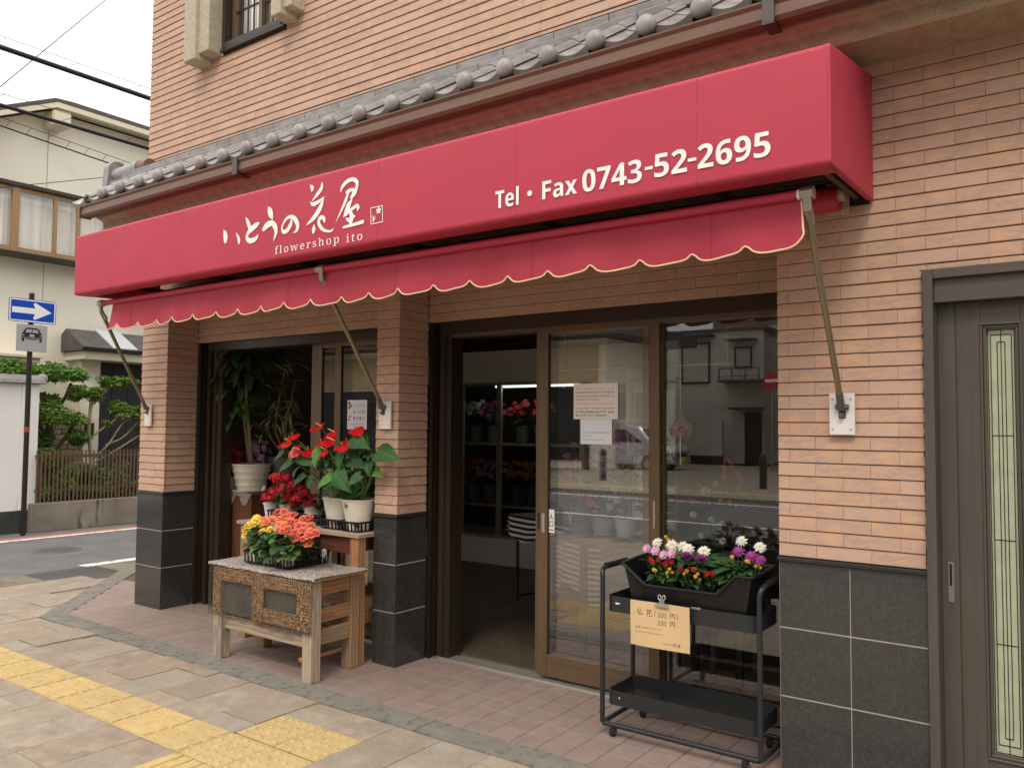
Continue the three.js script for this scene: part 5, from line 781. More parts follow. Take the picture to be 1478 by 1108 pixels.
// ------------------------------------------------------------------ black two-tier trolley
{
  const B = [-0.465, 0, -0.08], t = thing('trolley', 'black metal two-tier trolley on castors standing before the right shop window', 'trolley', B);
  const L = (g) => g.translate(-B[0], 0, -B[2]), xl = -0.868, xr = -0.062, zf = 0.085, zb = -0.245, R = 0.0125;
  for (const [x, s] of [[xl, -1], [xr, 1]]) { // each end: two posts and the handle over them in one bent tube
    part('end_frame', L(tube([[x, 0.062, zf], [x, 0.3, zf], [x, 0.6, zf], [x, 0.78, zf], [x + s * 0.006, 0.812, zf - 0.008], [x + s * 0.01, 0.826, zf - 0.05], [x + s * 0.01, 0.828, (zf + zb) / 2], [x + s * 0.01, 0.826, zb + 0.05], [x + s * 0.006, 0.812, zb + 0.008], [x, 0.78, zb], [x, 0.6, zb], [x, 0.3, zb], [x, 0.062, zb]], R, 90, 12, false, 0.25)), M.blackmetal, t);
    part('grip', L(tube([[x + s * 0.01, 0.829, zf - 0.055], [x + s * 0.01, 0.829, (zf + zb) / 2], [x + s * 0.01, 0.829, zb + 0.055]], 0.0155, 20, 12)), M.rubber, t);
  }
  const rr0 = 0.04, loop = []; const X0 = xl - 0.002, X1 = xr + 0.002; for (const [cx, cz, a0] of [[X1 - rr0, zf - rr0, 0], [X0 + rr0, zf - rr0, 1], [X0 + rr0, zb + rr0, 2], [X1 - rr0, zb + rr0, 3]]) for (let i = 0; i <= 4; i++) { const a = (a0 + i / 4) * Math.PI / 2; loop.push([cx + rr0 * Math.cos(a), 0.058, cz + rr0 * Math.sin(a)]); }
  part('base_loop', L(tube(loop, R, 120, 12, true, 0.3)), M.blackmetal, t);
  const shelf = (y, h) => { // a tray with rounded corners and a wire mesh floor
    const rc = 0.045, x0 = xl + 0.014, x1 = xr - 0.014, z0 = zb + 0.012, z1 = zf - 0.012; const path = (o) => { const s = new THREE.Shape(), r = rc - o, a = x0 + o, b = x1 - o, c = z0 + o, d = z1 - o; s.moveTo(a + r, c); s.lineTo(b - r, c); s.absarc(b - r, c + r, r, -Math.PI / 2, 0); s.lineTo(b, d - r); s.absarc(b - r, d - r, r, 0, Math.PI / 2); s.lineTo(a + r, d); s.absarc(a + r, d - r, r, Math.PI / 2, Math.PI); s.lineTo(a, c + r); s.absarc(a + r, c + r, r, Math.PI, Math.PI * 1.5); return s; };
    const s = path(0); s.holes.push(path(0.003)); const g = new THREE.ExtrudeGeometry(s, { depth: h, bevelEnabled: false, curveSegments: 8 }); g.rotateX(Math.PI / 2); g.translate(0, y + h, 0);
    const m = part('shelf_tray', L(boxUV(g)), M.blackmetal, t);
    const lip = path(0.001); lip.holes.push(path(0.02)); const g2 = new THREE.ExtrudeGeometry(lip, { depth: 0.004, bevelEnabled: false, curveSegments: 8 }); g2.rotateX(Math.PI / 2); g2.translate(0, y + 0.01, 0); part('tray_lip', L(boxUV(g2)), M.blackmetal, m);
    const w = []; for (let x = x0 + 0.012; x < x1; x += 0.0165) w.push(bx(0.0028, 0.0025, z1 - z0 - 0.03, x, y + 0.0065, (z0 + z1) / 2)); for (let z = z0 + 0.016; z < z1; z += 0.0165) w.push(bx(x1 - x0 - 0.03, 0.0025, 0.0028, (x0 + x1) / 2, y + 0.004, z)); part('wire_mesh', w.map(L), M.blackmetal, m);
    part('shelf_bolt', L(merge([[xl + 0.09, zf - 0.011], [xr - 0.004, zf - 0.03]].map(([x, z], i) => { const c = new THREE.SphereGeometry(0.006, 8, 6); c.translate(x, y + h * 0.55, z); return geo(c); }))), M.alu, m);
  };
  shelf(0.152, 0.07); shelf(0.612, 0.078);
  for (const [x, z] of [[xl + 0.06, zf], [xr - 0.07, zf], [xl + 0.06, zb], [xr - 0.07, zb]]) {
    const c = part('castor', L(merge([rod([x, 0.036, z], [x, 0.05, z], 0.011, 10), b2(x - 0.014, x - 0.009, 0.014, 0.042, z - 0.018, z + 0.014, 0.001), b2(x + 0.009, x + 0.014, 0.014, 0.042, z - 0.018, z + 0.014, 0.001), b2(x - 0.009, x + 0.009, 0.036, 0.042, z - 0.016, z + 0.014, 0.001)])), M.blackmetal, t);
    part('wheel', L(rod([x - 0.008, 0.021, z - 0.004], [x + 0.008, 0.021, z - 0.004], 0.021, 20)), M.rubber, c); part('hub', L(rod([x - 0.0145, 0.021, z - 0.004], [x + 0.0145, 0.021, z - 0.004], 0.007, 10)), M.steel, c);
  }
  part('white_sticker', L(b2(-0.80, -0.775, 0.652, 0.66, zf - 0.0115, zf - 0.0105)), M.white, t); part('clip_plate', L(b2(-0.395, -0.345, 0.683, 0.694, zf - 0.0115, zf - 0.006, 0.002)), M.steel, t);
}
{ // black tub with a low front, standing in the upper tray
  const B = [-0.43, 0.622, -0.085], t = thing('planter_tub', 'black plastic tub with a cut-down front holding flower bunches on the trolley', 'planter', B);
  const top = [[-0.328, 0.15, 0.238], [-0.20, 0.155, 0.145], [0.165, 0.155, 0.145], [0.25, 0.152, 0.238], [0.325, 0.15, 0.238], [0.335, 0.0, 0.245], [0.325, -0.15, 0.25], [-0.328, -0.15, 0.25], [-0.335, 0, 0.245]];
  const n = top.length, q = [], bot = top.map(([x, z]) => [x * 0.86, 0.004, z * 0.8]), T = top.map(([x, z, y]) => [x, y, z]);
  const inn = top.map(([x, z, y]) => [x * 0.985, y - 0.002, z * 0.965]), ib = bot.map(([x, y, z]) => [x * 0.98, 0.012, z * 0.96]);
  for (let i = 0; i < n; i++) { const j = (i + 1) % n; q.push([T[j], T[i], bot[i], bot[j]].reverse(), [inn[i], inn[j], ib[j], ib[i]].reverse()); }
  q.push(...[[bot[0], bot[3], bot[4], bot[8]], [bot[8], bot[4], bot[6], bot[7]], [ib[0], ib[3], ib[4], ib[8]], [ib[8], ib[4], ib[6], ib[7]]]);
  part('body', boxUV(quads(q)), M.blackplastic, t);
  const lp = []; for (let i = 0; i < n; i++) { const a = T[i], b = T[(i + 1) % n]; lp.push(bar([a[0] * 1.012, a[1], a[2] * 1.03], [b[0] * 1.012, b[1], b[2] * 1.03], 0.022, 0.014, 0.006)); const s = new THREE.SphereGeometry(0.0095, 8, 6); s.translate(a[0] * 1.012, a[1], a[2] * 1.03); lp.push(geo(s)); } part('rim', lp, M.blackplastic, t);
}
{ // six bunches of cut flowers in the tub
  const W = [[-0.606,0.967,0.00],[-0.541,0.957,-0.03],[-0.496,0.952,-0.06],[-0.438,0.952,0.00],[-0.360,0.948,0.00],[-0.192,1.007,-0.05],[-0.104,0.986,-0.05]];
  const P = [[-0.644,0.934,0.03],[-0.597,0.929,0.04],[-0.543,0.916,0.05],[-0.506,0.924,0.04]];
  const G = [[-0.436,0.908,0.02],[-0.360,0.903,0.03],[-0.199,0.960,-0.03],[-0.134,0.945,-0.02],[-0.103,0.930,-0.03]];
  const C = [[-0.614,0.878,0.04],[-0.577,0.891,0.04],[-0.545,0.873,0.04],[-0.513,0.888,0.04],[-0.459,0.859,0.04],[-0.396,0.863,0.04],[-0.332,0.851,0.04]];
  const Y = [[-0.602,0.842,0.05],[-0.527,0.834,0.05],[-0.522,0.851,0.04],[-0.440,0.839,0.05],[-0.383,0.833,0.05],[-0.372,0.847,0.05],[-0.222,0.935,0.00],[-0.147,0.904,0.02],[-0.141,0.923,0.01],[-0.101,0.905,0.02],[-0.558,0.974,-0.08],[-0.584,0.975,-0.08]];
  const defs = [ // label, foot x, which heads
    ['leftmost flower bunch in the tub, with lilac, white, red and yellow blooms', -0.60, [0], [0, 1], [], [0, 1], [0, 10, 11]],
    ['second bunch from the left in the tub, pale pink blooms under a white chrysanthemum', -0.53, [1], [2, 3], [], [2, 3], [1, 2]],
    ['bunch with two white and one purple chrysanthemum, middle left of the tub', -0.455, [2, 3], [], [0], [4], [3]],
    ['bunch with a purple chrysanthemum over red blooms in the centre of the tub', -0.375, [4], [], [1], [5, 6], [4, 5]],
    ['taller bunch with magenta and gold blooms and the highest white chrysanthemum', -0.22, [5], [], [2], [], [6, 7, 8]],
    ['bunch at the right end of the tub with a white chrysanthemum and two magenta blooms', -0.19, [6], [], [3, 4], [], [9]],
  ];
  const lv = variants('mum', 5, () => leafGeo(0.062, 0.028, { droop: rr(0.5, 1.3), fold: 0.25, nu: 5, wave: 0.2 })), lb = variants('mumb', 3, () => leafGeo(0.085, 0.04, { droop: rr(0.4, 1.0), fold: 0.2, nu: 5 }));
  const wb = variants('wb', 3, () => mumBloom(0.036, 14, rr(0.0, 0.12))), cup = variants('cup', 2, () => mumBloom(0.034, 22, 0.85)), ball = variants('ball', 3, () => ballBloom(0.021, 34)), gold = variants('gold', 2, () => ballBloom(0.0145, 24)), pk = variants('pk', 2, () => mumBloom(0.026, 15, 0.55));
  for (const [label, x, w, p, g, c, y] of defs) {
    const B = [x, 0.64, -0.06], t = thing('flower_bunch', label, 'flower bunch', B); const st = [];
    const stem = (v) => st.push([[rr(-0.015, 0.015), 0.0, rr(-0.02, 0.02)], v, [v[0] * 0.6 + rr(-0.01, 0.01), v[1] * 0.55, v[2] * 0.5]]);
    for (const i of w) { const v = rel(B, W[i]); stem(v); const m = place('white_chrysanthemum', pick(wb), M.pWhite, t, v, [0.2, -0.75, 0.75], [rr(-0.25, 0.35), 0.72, 0.75], rr(0.85, 1.0)); part('centre', (VAR.h1 ??= heart(0.0105)), M.mumheart, m); }
    for (const i of p) { const v = rel(B, P[i]); stem(v); place('pink_bloom', pick(pk), M.pPink, t, v, [0, -1, 0.6], [rr(-0.3, 0.3), 0.95, 0.45], rr(1, 1.2)); }
    for (const i of g) { const v = rel(B, G[i]); stem(v); place('purple_chrysanthemum', i < 2 ? pick(cup) : pick(wb), i < 2 ? M.pMagD : M.pMag, t, v, [0, -0.6, 0.9], [rr(-0.2, 0.2), 1, i < 2 ? 0.3 : 0.8], i < 2 ? 1.2 : 1.0); }
    for (const i of c.flatMap((i) => [i, i + 0.5])) { const s0 = C[Math.floor(i)], v = rel(B, i % 1 ? [s0[0] + rr(-0.03, 0.03), s0[1] + rr(-0.022, 0.015), s0[2] - 0.02] : s0); stem(v); place('red_carnation', pick(ball), M.pCarn, t, v, [0.1, -0.6, 0.8], [rr(-0.3, 0.3), 0.8, 0.6], rr(1.0, 1.2)); }
    for (const i of y.flatMap((i) => [i, i + 0.5])) { const s0 = Y[Math.floor(i)], v = rel(B, i % 1 ? [s0[0] + rr(-0.025, 0.025), s0[1] + rr(-0.02, 0.02), s0[2] - 0.015] : s0); stem(v); place('yellow_bloom', pick(gold), M.pGold, t, v, [0.1, -0.6, 0.8], [rr(-0.3, 0.3), 0.8, 0.6], rr(0.95, 1.25)); }
    for (let k = 0; k < 90; k++) { const a = rr(0, 6.283), h = rr(0.1, 0.25), r = rr(0.008, 0.045), big = x > -0.25 && k % 2, lp = [Math.cos(a) * r + rr(-0.02, 0.02), h, Math.sin(a) * r + 0.02], ld = V(Math.cos(a) * 0.8, rr(0.1, 1.0), Math.sin(a) * 0.8).normalize(), tip = [B[0] + lp[0] + ld.x * 0.1, B[1] + lp[1] + ld.y * 0.06, B[2] + lp[2] + ld.z * 0.1]; if ((tip[1] < 0.87 && (tip[0] > -0.15 || tip[0] < -0.71 || tip[2] < -0.19)) || (tip[1] < 0.80 && tip[2] > 0.03)) continue; place('leaf', pick(big ? lb : lv), big ? M.begleaf[0] : pick(M.mumleaf), t, lp, ld.toArray(), [rr(-0.4, 0.4), 1, rr(0, 0.5)], rr(0.9, 1.5)); }
    part('stem', stick(st, 0.0019, 5), M.stem, t);
  }
}
{ // kraft price card, held by a chrome bulldog clip
  const t = thing('price_card', 'brown kraft paper price card clipped to the front of the trolley', 'price sign', [-0.545, 0.586, 0.1025]);
  const px = canvasTex(768, 544, (x, w, h) => {
    x.fillStyle = '#d6b68a'; x.fillRect(0, 0, w, h); for (let i = 0; i < 5000; i++) { const v = rnd(); x.fillStyle = v > 0.5 ? 'rgba(240,205,150,0.14)' : 'rgba(150,105,60,0.12)'; x.fillRect(rnd() * w, rnd() * h, 2 + rnd() * 14, 1 + rnd()); }
    x.strokeStyle = '#41301f'; x.fillStyle = '#41301f'; x.lineCap = 'round'; x.lineJoin = 'round';
    const S = (ox, oy, k, list, lw) => { x.lineWidth = lw; for (const l of list) { x.beginPath(); l.forEach(([a, b], i) => (i ? x.lineTo(ox + a * k, oy + b * k) : x.moveTo(ox + a * k, oy + b * k))); x.stroke(); } };
    const HOTOKE = [[[3, 0], [0, 5]], [[1.8, 3], [1.8, 10]], [[6, 1], [4.2, 7], [3.6, 9], [8, 8.2]], [[7.4, 5.5], [9, 9.5]]];
    const HANA = [[[0.5, 2], [9.5, 1.6]], [[3, 0.3], [3.2, 3]], [[6.8, 0], [6.4, 3]], [[4, 3.6], [1, 7]], [[2.6, 5.2], [2.6, 10]], [[8, 4.4], [5, 6.4]], [[5.4, 3.6], [5.4, 8.6], [6.2, 9.6], [9, 9.4], [9.4, 7.8]]];
    const EN = [[[1, 10], [1, 1], [9, 1], [9, 9.4], [8, 9.8]], [[5, 1], [5, 5.4]], [[1, 5.4], [9, 5.4]]];
    S(92, 92, 8, HOTOKE, 7); S(206, 90, 8.4, HANA, 7); S(600 - 86, 98, 7.2, EN, 6.5); S(514, 196, 7.2, EN, 6.5);
    x.font = '74px sans-serif'; x.fillText('300', 352, 170); x.fillText('330', 352, 262); x.lineWidth = 6; x.beginPath(); x.arc(380, 136, 62, 2.5, 3.8); x.stroke(); x.beginPath(); x.arc(556, 138, 62, -0.62, 0.62); x.stroke();
    const hand = (ox, oy, n, k, lw) => { for (let i = 0; i < n; i++) { const px0 = ox + i * k * 1.25; for (let j = 0; j < 4; j++) { x.lineWidth = lw; x.beginPath(); const a = rnd() * k, b = rnd() * k; x.moveTo(px0 + a * 0.7, oy + b); x.lineTo(px0 + (rnd() * k) * 0.9, oy + rnd() * k); x.stroke(); } } };
    S(72, 306, 2.6, HOTOKE, 3.4); S(104, 304, 2.6, HANA, 3.4); x.font = '28px sans-serif'; x.fillText('330', 148, 330); S(206, 306, 2.4, EN, 3); hand(244, 308, 8, 18, 2.6); hand(72, 362, 13, 22, 3);
    S(560, 452, 4.2, HANA, 4); S(612, 452, 4.0, [[[0.5, 1], [9, 1], [9, 3.6], [1, 3.6]], [[1, 1], [1, 5], [0, 10]], [[3, 5.4], [8.6, 5.4]], [[4, 6.6], [8, 6.2]], [[5.6, 4.4], [5.6, 9.6]], [[2.4, 9.8], [9.6, 9.4]]], 4); hand(420, 462, 5, 24, 3.2);
  });
  const g = quads((() => { const q = [], N = 12, K = 8; const F = (i, j) => { const u = i / N, v = j / K; return [-0.155 + 0.31 * u, -0.108 + 0.216 * v, 0.004 * Math.sin(u * 3.1) * (1 - v) + 0.003 * Math.sin(u * 5 + v * 2), u, v]; }; for (let i = 0; i < N; i++) for (let j = 0; j < K; j++) q.push([F(i, j), F(i + 1, j), F(i + 1, j + 1), F(i, j + 1)]); return q; })());
  part('card', smooth(g), std({ map: px, roughness: 0.9, side: THREE.DoubleSide }), t);
  const c = thing('bulldog_clip', 'small chrome bulldog clip on the top edge of the kraft price card', 'clip', [-0.53, 0.686, 0.108]);
  part('jaw', [extr([[-0.035, -0.008], [0.035, -0.008], [0.033, 0.008], [-0.033, 0.008]], 0.004, 0.001)], M.alu, c); const s = []; for (const x of [-1, 1]) { s.push(tube([[x * 0.004, 0.006, 0.002], [x * 0.008, 0.024, 0.004], [x * 0.018, 0.034, 0.003], [x * 0.016, 0.048, 0.002], [x * 0.006, 0.046, 0.002], [x * 0.003, 0.03, 0.002]], 0.0035, 24, 6)); s.push(b2(x > 0 ? 0.001 : -0.013, x > 0 ? 0.013 : -0.001, 0.006, 0.03, 0.0, 0.0025)); } part('finger_loop', s, M.alu, c);
}
// ------------------------------------------------------------------ notices on the glass
const scribble = (x, y0, x0, x1, h, col, dens = 1) => { x.strokeStyle = col; let p = x0; while (p < x1) { const w = h * (0.75 + rnd() * 0.3); if (rnd() < 0.06) { p += w; continue; } for (let j = 0; j < 4; j++) { x.lineWidth = h * 0.09 * dens; x.beginPath(); if (rnd() > 0.5) { const yy = y0 + h * rnd(); x.moveTo(p, yy); x.lineTo(p + w * 0.8, yy + h * (rnd() - 0.5) * 0.15); } else { const xx = p + w * 0.8 * rnd(); x.moveTo(xx, y0 + h * 0.1 * rnd()); x.lineTo(xx + w * (rnd() - 0.5) * 0.3, y0 + h); } x.stroke(); } p += w; } };
{
  let t = thing('notice_sheet', 'white notice with red and black lines of print on the sliding door glass', 'notice', [-1.217, 1.692, -0.4425]);
  sheetMesh(0.30, 0.212, canvasTex(768, 544, (x, w, h) => { x.fillStyle = '#f1e9e2'; x.fillRect(0, 0, w, h); scribble(x, 66, 40, 690, 34, '#e08a96'); scribble(x, 122, 36, 700, 30, '#4a4a4c'); scribble(x, 178, 36, 700, 30, '#4a4a4c'); scribble(x, 232, 36, 450, 28, '#4a4a4c'); scribble(x, 296, 40, 660, 32, '#e0808e'); scribble(x, 366, 36, 700, 26, '#4a4a4c'); scribble(x, 418, 36, 710, 32, '#333336', 1.3); scribble(x, 472, 36, 560, 32, '#333336', 1.3); }), 'sheet', t);
  t = thing('notice_sheet', 'smaller white notice taped below the larger one on the sliding door', 'notice', [-1.213, 1.5115, -0.4433]);
  sheetMesh(0.212, 0.146, canvasTex(512, 352, (x, w, h) => { x.fillStyle = '#eef1f3'; x.fillRect(0, 0, w, h); scribble(x, 176, 40, 470, 22, '#5a6470'); scribble(x, 226, 40, 170, 20, '#5a6470'); scribble(x, 280, 44, 400, 18, '#6a7480'); }), 'sheet', t);
  t = thing('entrance_sticker', 'narrow white sticker marking the entrance beside the door pull', 'sticker', [-1.523, 0.966, -0.4425]);
  sheetMesh(0.046, 0.14, canvasTex(96, 288, (x, w, h) => { x.fillStyle = '#efeae4'; x.fillRect(0, 0, w, h); x.strokeStyle = '#22201e'; x.lineWidth = 9; x.lineCap = 'butt'; for (const l of [[[48, 60], [40, 90], [20, 122]], [[46, 72], [58, 100], [78, 122]], [[34, 60], [48, 60]], [[24, 150], [74, 150], [74, 206], [24, 206], [24, 150]]]) { x.beginPath(); l.forEach(([a, b], i) => (i ? x.lineTo(a, b) : x.moveTo(a, b))); x.stroke(); } x.fillStyle = '#b8505a'; x.fillRect(14, 244, 68, 18); }), 'sheet', t);
  t = thing('poster', 'white poster with three lines of Japanese writing on the flower window', 'poster', [-3.227, 1.615, -0.4425]);
  sheetMesh(0.205, 0.215, canvasTex(400, 420, (x, w, h) => { x.fillStyle = '#e9e7e6'; x.fillRect(0, 0, w, h); x.fillStyle = '#a04a52'; for (const [a, b, r] of [[40, 46, 26], [66, 84, 24], [38, 110, 22], [58, 240, 20], [34, 280, 18]]) { x.beginPath(); x.ellipse(a, b, r, r * 0.8, 0.5, 0, 7); x.fill(); }
    x.strokeStyle = '#2c2a2c'; x.lineCap = 'round'; const S = (ox, oy, k, l) => { x.lineWidth = 5; for (const s of l) { x.beginPath(); s.forEach(([a, b], i) => (i ? x.lineTo(ox + a * k, oy + b * k) : x.moveTo(ox + a * k, oy + b * k))); x.stroke(); } };
    const I = [[[1, 2], [1.4, 7], [3, 8]], [[8, 3], [9, 6.5]]], KO = [[[2, 2], [8, 2.2]], [[2, 7], [3, 9], [8.5, 8.6]]], TO = [[[3, 1], [4.4, 5]], [[8, 3], [3.4, 5.6], [2.6, 8], [8, 9]]], A = [[[1, 3], [9, 2.6]], [[4.4, 0.5], [4, 9]], [[6.6, 4], [5, 8], [2, 9], [2, 6.4], [6, 5], [9, 7], [6.6, 9.4]]], TU = [[[2, 5], [6.5, 4], [8, 6], [5, 8.6]]], TA = [[[1, 2.6], [6, 2.4]], [[3.6, 0.6], [1.4, 9]], [[5.6, 5], [9, 4.8]], [[5.4, 7.6], [6, 9], [9, 8.8]]], HI = [[[2, 1], [8, 1], [8, 9], [2, 9], [2, 1]], [[2, 5], [8, 5]]], HA = [[[0.5, 2], [9.5, 2]], [[3, 0], [3, 3]], [[7, 0], [7, 3]], [[4, 4], [1, 7]], [[2.6, 5.4], [2.6, 10]], [[8.4, 4.6], [5, 7]], [[5.4, 4], [5.4, 9.4], [9, 9.4]]], WO = [[[1.5, 2.6], [8, 2.4]], [[5, 0.5], [2, 5.6], [6, 5], [6, 8]], [[9, 4], [3, 7.4], [4, 9.4], [8.6, 9.2]]], KAU = [[[1, 1], [9, 1], [9, 3], [1, 3], [1, 1]], [[2.4, 4], [7.6, 4], [7.6, 8], [2.4, 8], [2.4, 4]], [[2.4, 6], [7.6, 6]], [[3, 8.4], [1, 10]], [[7, 8.4], [9, 10]]], U = [[[3, 1], [6, 2]], [[2, 4.6], [7, 4], [7.4, 6], [4, 10]]];
    [[I, I, KO, TO], [A, TU, TA, HI], [HA, WO, KAU, U]].forEach((r, j) => r.forEach((c, i) => S(122 + i * 62, 56 + j * 92, 4.4, c))); scribble(x, 340, 60, 340, 14, '#77757a'); }), 'sheet', t);
}
// ------------------------------------------------------------------ goods inside the shop, seen through the openings
{
  const t = thing('cabinet', 'dark brown wooden cabinet just inside the open flower window', 'cabinet', [-4.89, 0.02, -0.84]);
  part('body', [b2(-0.25, 0.25, 0.0, 0.905, -0.25, 0.25, 0.004)], M.cabinet, t); part('top', b2(-0.262, 0.262, 0.906, 0.93, -0.262, 0.262, 0.004), M.cabinet, t); part('side_panel', b2(0.251, 0.256, 0.06, 0.86, -0.2, 0.2, 0.002), M.cabinet, t);
  part('plastic_sheet', (() => { const q = []; const F = (i, j) => { const x = -0.06 + 0.326 * i / 10, d = j / 6; return [x, 0.934 - 0.11 * d * (0.6 + 0.4 * Math.sin(i * 1.1)), 0.268 + 0.006 * Math.sin(i * 2.1 + j)]; }; for (let i = 0; i < 10; i++) for (let j = 0; j < 6; j++) q.push([F(i, j + 1), F(i + 1, j + 1), F(i + 1, j), F(i, j)]); return quads(q); })(), phy({ color: 0xffffff, transmission: 0.8, thickness: 0, roughness: 0.15 }), t);
}
{ // potted dracaena with two bare canes
  const B = [-4.825, 0.95, -0.72], t = thing('potted_tree', 'tall house plant with two bare canes in a ribbed pale pot on the cabinet', 'potted plant', B);
  part('saucer', lathe([[0.0001, 0], [0.15, 0], [0.165, 0.02], [0.16, 0.022], [0.145, 0.008], [0.0001, 0.008]], 28), M.potwhite, t); pot('pot', t, 0, 0.01, 0, 0.115, 0.17, 0.235, M.potcream, { rings: 3 });
  const cane = [[[-0.02, 0.22, 0], [-0.06, 0.5, 0.02], [-0.14, 0.78, 0.02], [-0.2, 1.0, 0.02]], [[0.03, 0.22, 0.02], [0.0, 0.5, 0.03], [-0.05, 0.8, 0.03], [-0.06, 1.05, 0.03]]]; for (const c of cane) part('cane', tube(c, 0.016, 24, 8), M.cane, t);
  const lv = variants('rub', 5, () => leafGeo(0.19, 0.075, { droop: rr(0.5, 1.3), fold: 0.25, nu: 6, round: 0.95 })); for (let i = 0; i < 170; i++) { const a = rr(0, 6.283), y = 0.66 + 0.62 * Math.pow(rnd(), 0.7), low = y < 0.85, r = Math.sqrt(rnd()) * (low ? 0.16 : 0.32); place('leaf', pick(lv), low && rnd() < 0.6 ? M.indoor[1] : M.indoor[0], t, [-0.1 + Math.cos(a) * r * (low ? 0.6 : 1), y, 0.04 + Math.sin(a) * r * 0.7], [Math.cos(a), rr(-0.8, 0.2), Math.sin(a)], [0, 1, 0.2], rr(0.6, 1.05)); }
}
{ // variegated plant in the dark grey pot behind
  const B = [-4.72, 0.95, -0.98], t = thing('potted_dracaena', 'yellow striped dracaena in a square dark grey pot behind the ribbed pot', 'potted plant', B);
  part('pot', (() => { const g = new THREE.CylinderGeometry(0.17, 0.13, 0.3, 4, 1); g.rotateY(Math.PI / 4); g.translate(0, 0.15, 0); return boxUV(g); })(), M.potgrey, t);
  for (let i = 0; i < 7; i++) part('cane', tube([[rr(-0.06, 0.06), 0.28, rr(-0.05, 0.05)], [rr(-0.1, 0.1), 0.55, rr(-0.05, 0.1)], [rr(-0.2, 0.2), rr(0.75, 1.1), rr(-0.1, 0.1)]], 0.009, 14, 6), M.cane, t);
  const lv = variants('dra', 4, () => leafGeo(0.24, 0.022, { droop: rr(0.7, 1.5), fold: 0.3, nu: 6 }));
  for (const [x, y, n] of [[-0.28, 0.62, 26], [-0.22, 0.48, 26], [-0.1, 0.55, 26], [0.1, 0.62, 34], [0.22, 0.75, 34], [0.12, 0.9, 34], [-0.05, 0.85, 30], [0.28, 0.55, 22], [0.0, 1.1, 30], [0.2, 1.1, 30]]) for (let i = 0; i < n / 2; i++) { const a = rr(0, 6.283); place('leaf', pick(lv), i % 3 ? M.varieg : M.indoor[1], t, [x + rr(-0.03, 0.03), y + rr(-0.05, 0.05), 0.12 + rr(-0.06, 0.1)], [Math.cos(a), rr(-0.3, 0.9), Math.sin(a)], [0, 1, 0.1], rr(0.6, 1.0)); }
}
{ // red hydrangea and its pink neighbour
  const mk = (label, B, mat, n, R, name) => { const t = thing(name, label, 'potted plant', B); pot('pot', t, 0, 0, 0, 0.06, 0.085, 0.13, M.potcream); const fl = variants('hyd', 3, () => doubleBloom(0.022)); for (let i = 0; i < n; i++) { const v = V(rr(-1, 1), rr(-0.7, 1), rr(-0.5, 1)).normalize(); place('flower', pick(fl), mat, t, [v.x * R, 0.28 + v.y * R * 1.15, v.z * R], [rr(-1, 1), rr(-1, 1), 0.2], v.toArray(), rr(0.9, 1.3)); } const lv = variants('beg', 1, () => 0); for (let i = 0; i < 12; i++) { const a = rr(0, 6.283); place('leaf', pick(lv), M.begleaf[1], t, [Math.cos(a) * 0.05, 0.15, Math.sin(a) * 0.05], [Math.cos(a), 0.2, Math.sin(a)], [0, 1, 0], 1.4); } };
  mk('round red hydrangea in a pot at the left edge of the flower window', [-5.055, 0.95, -0.66], M.pCarn, 90, 0.115, 'potted_hydrangea'); mk('pale pink hydrangea half hidden behind the red one', [-4.965, 1.0, -0.9], M.pPink, 60, 0.1, 'potted_hydrangea');
}
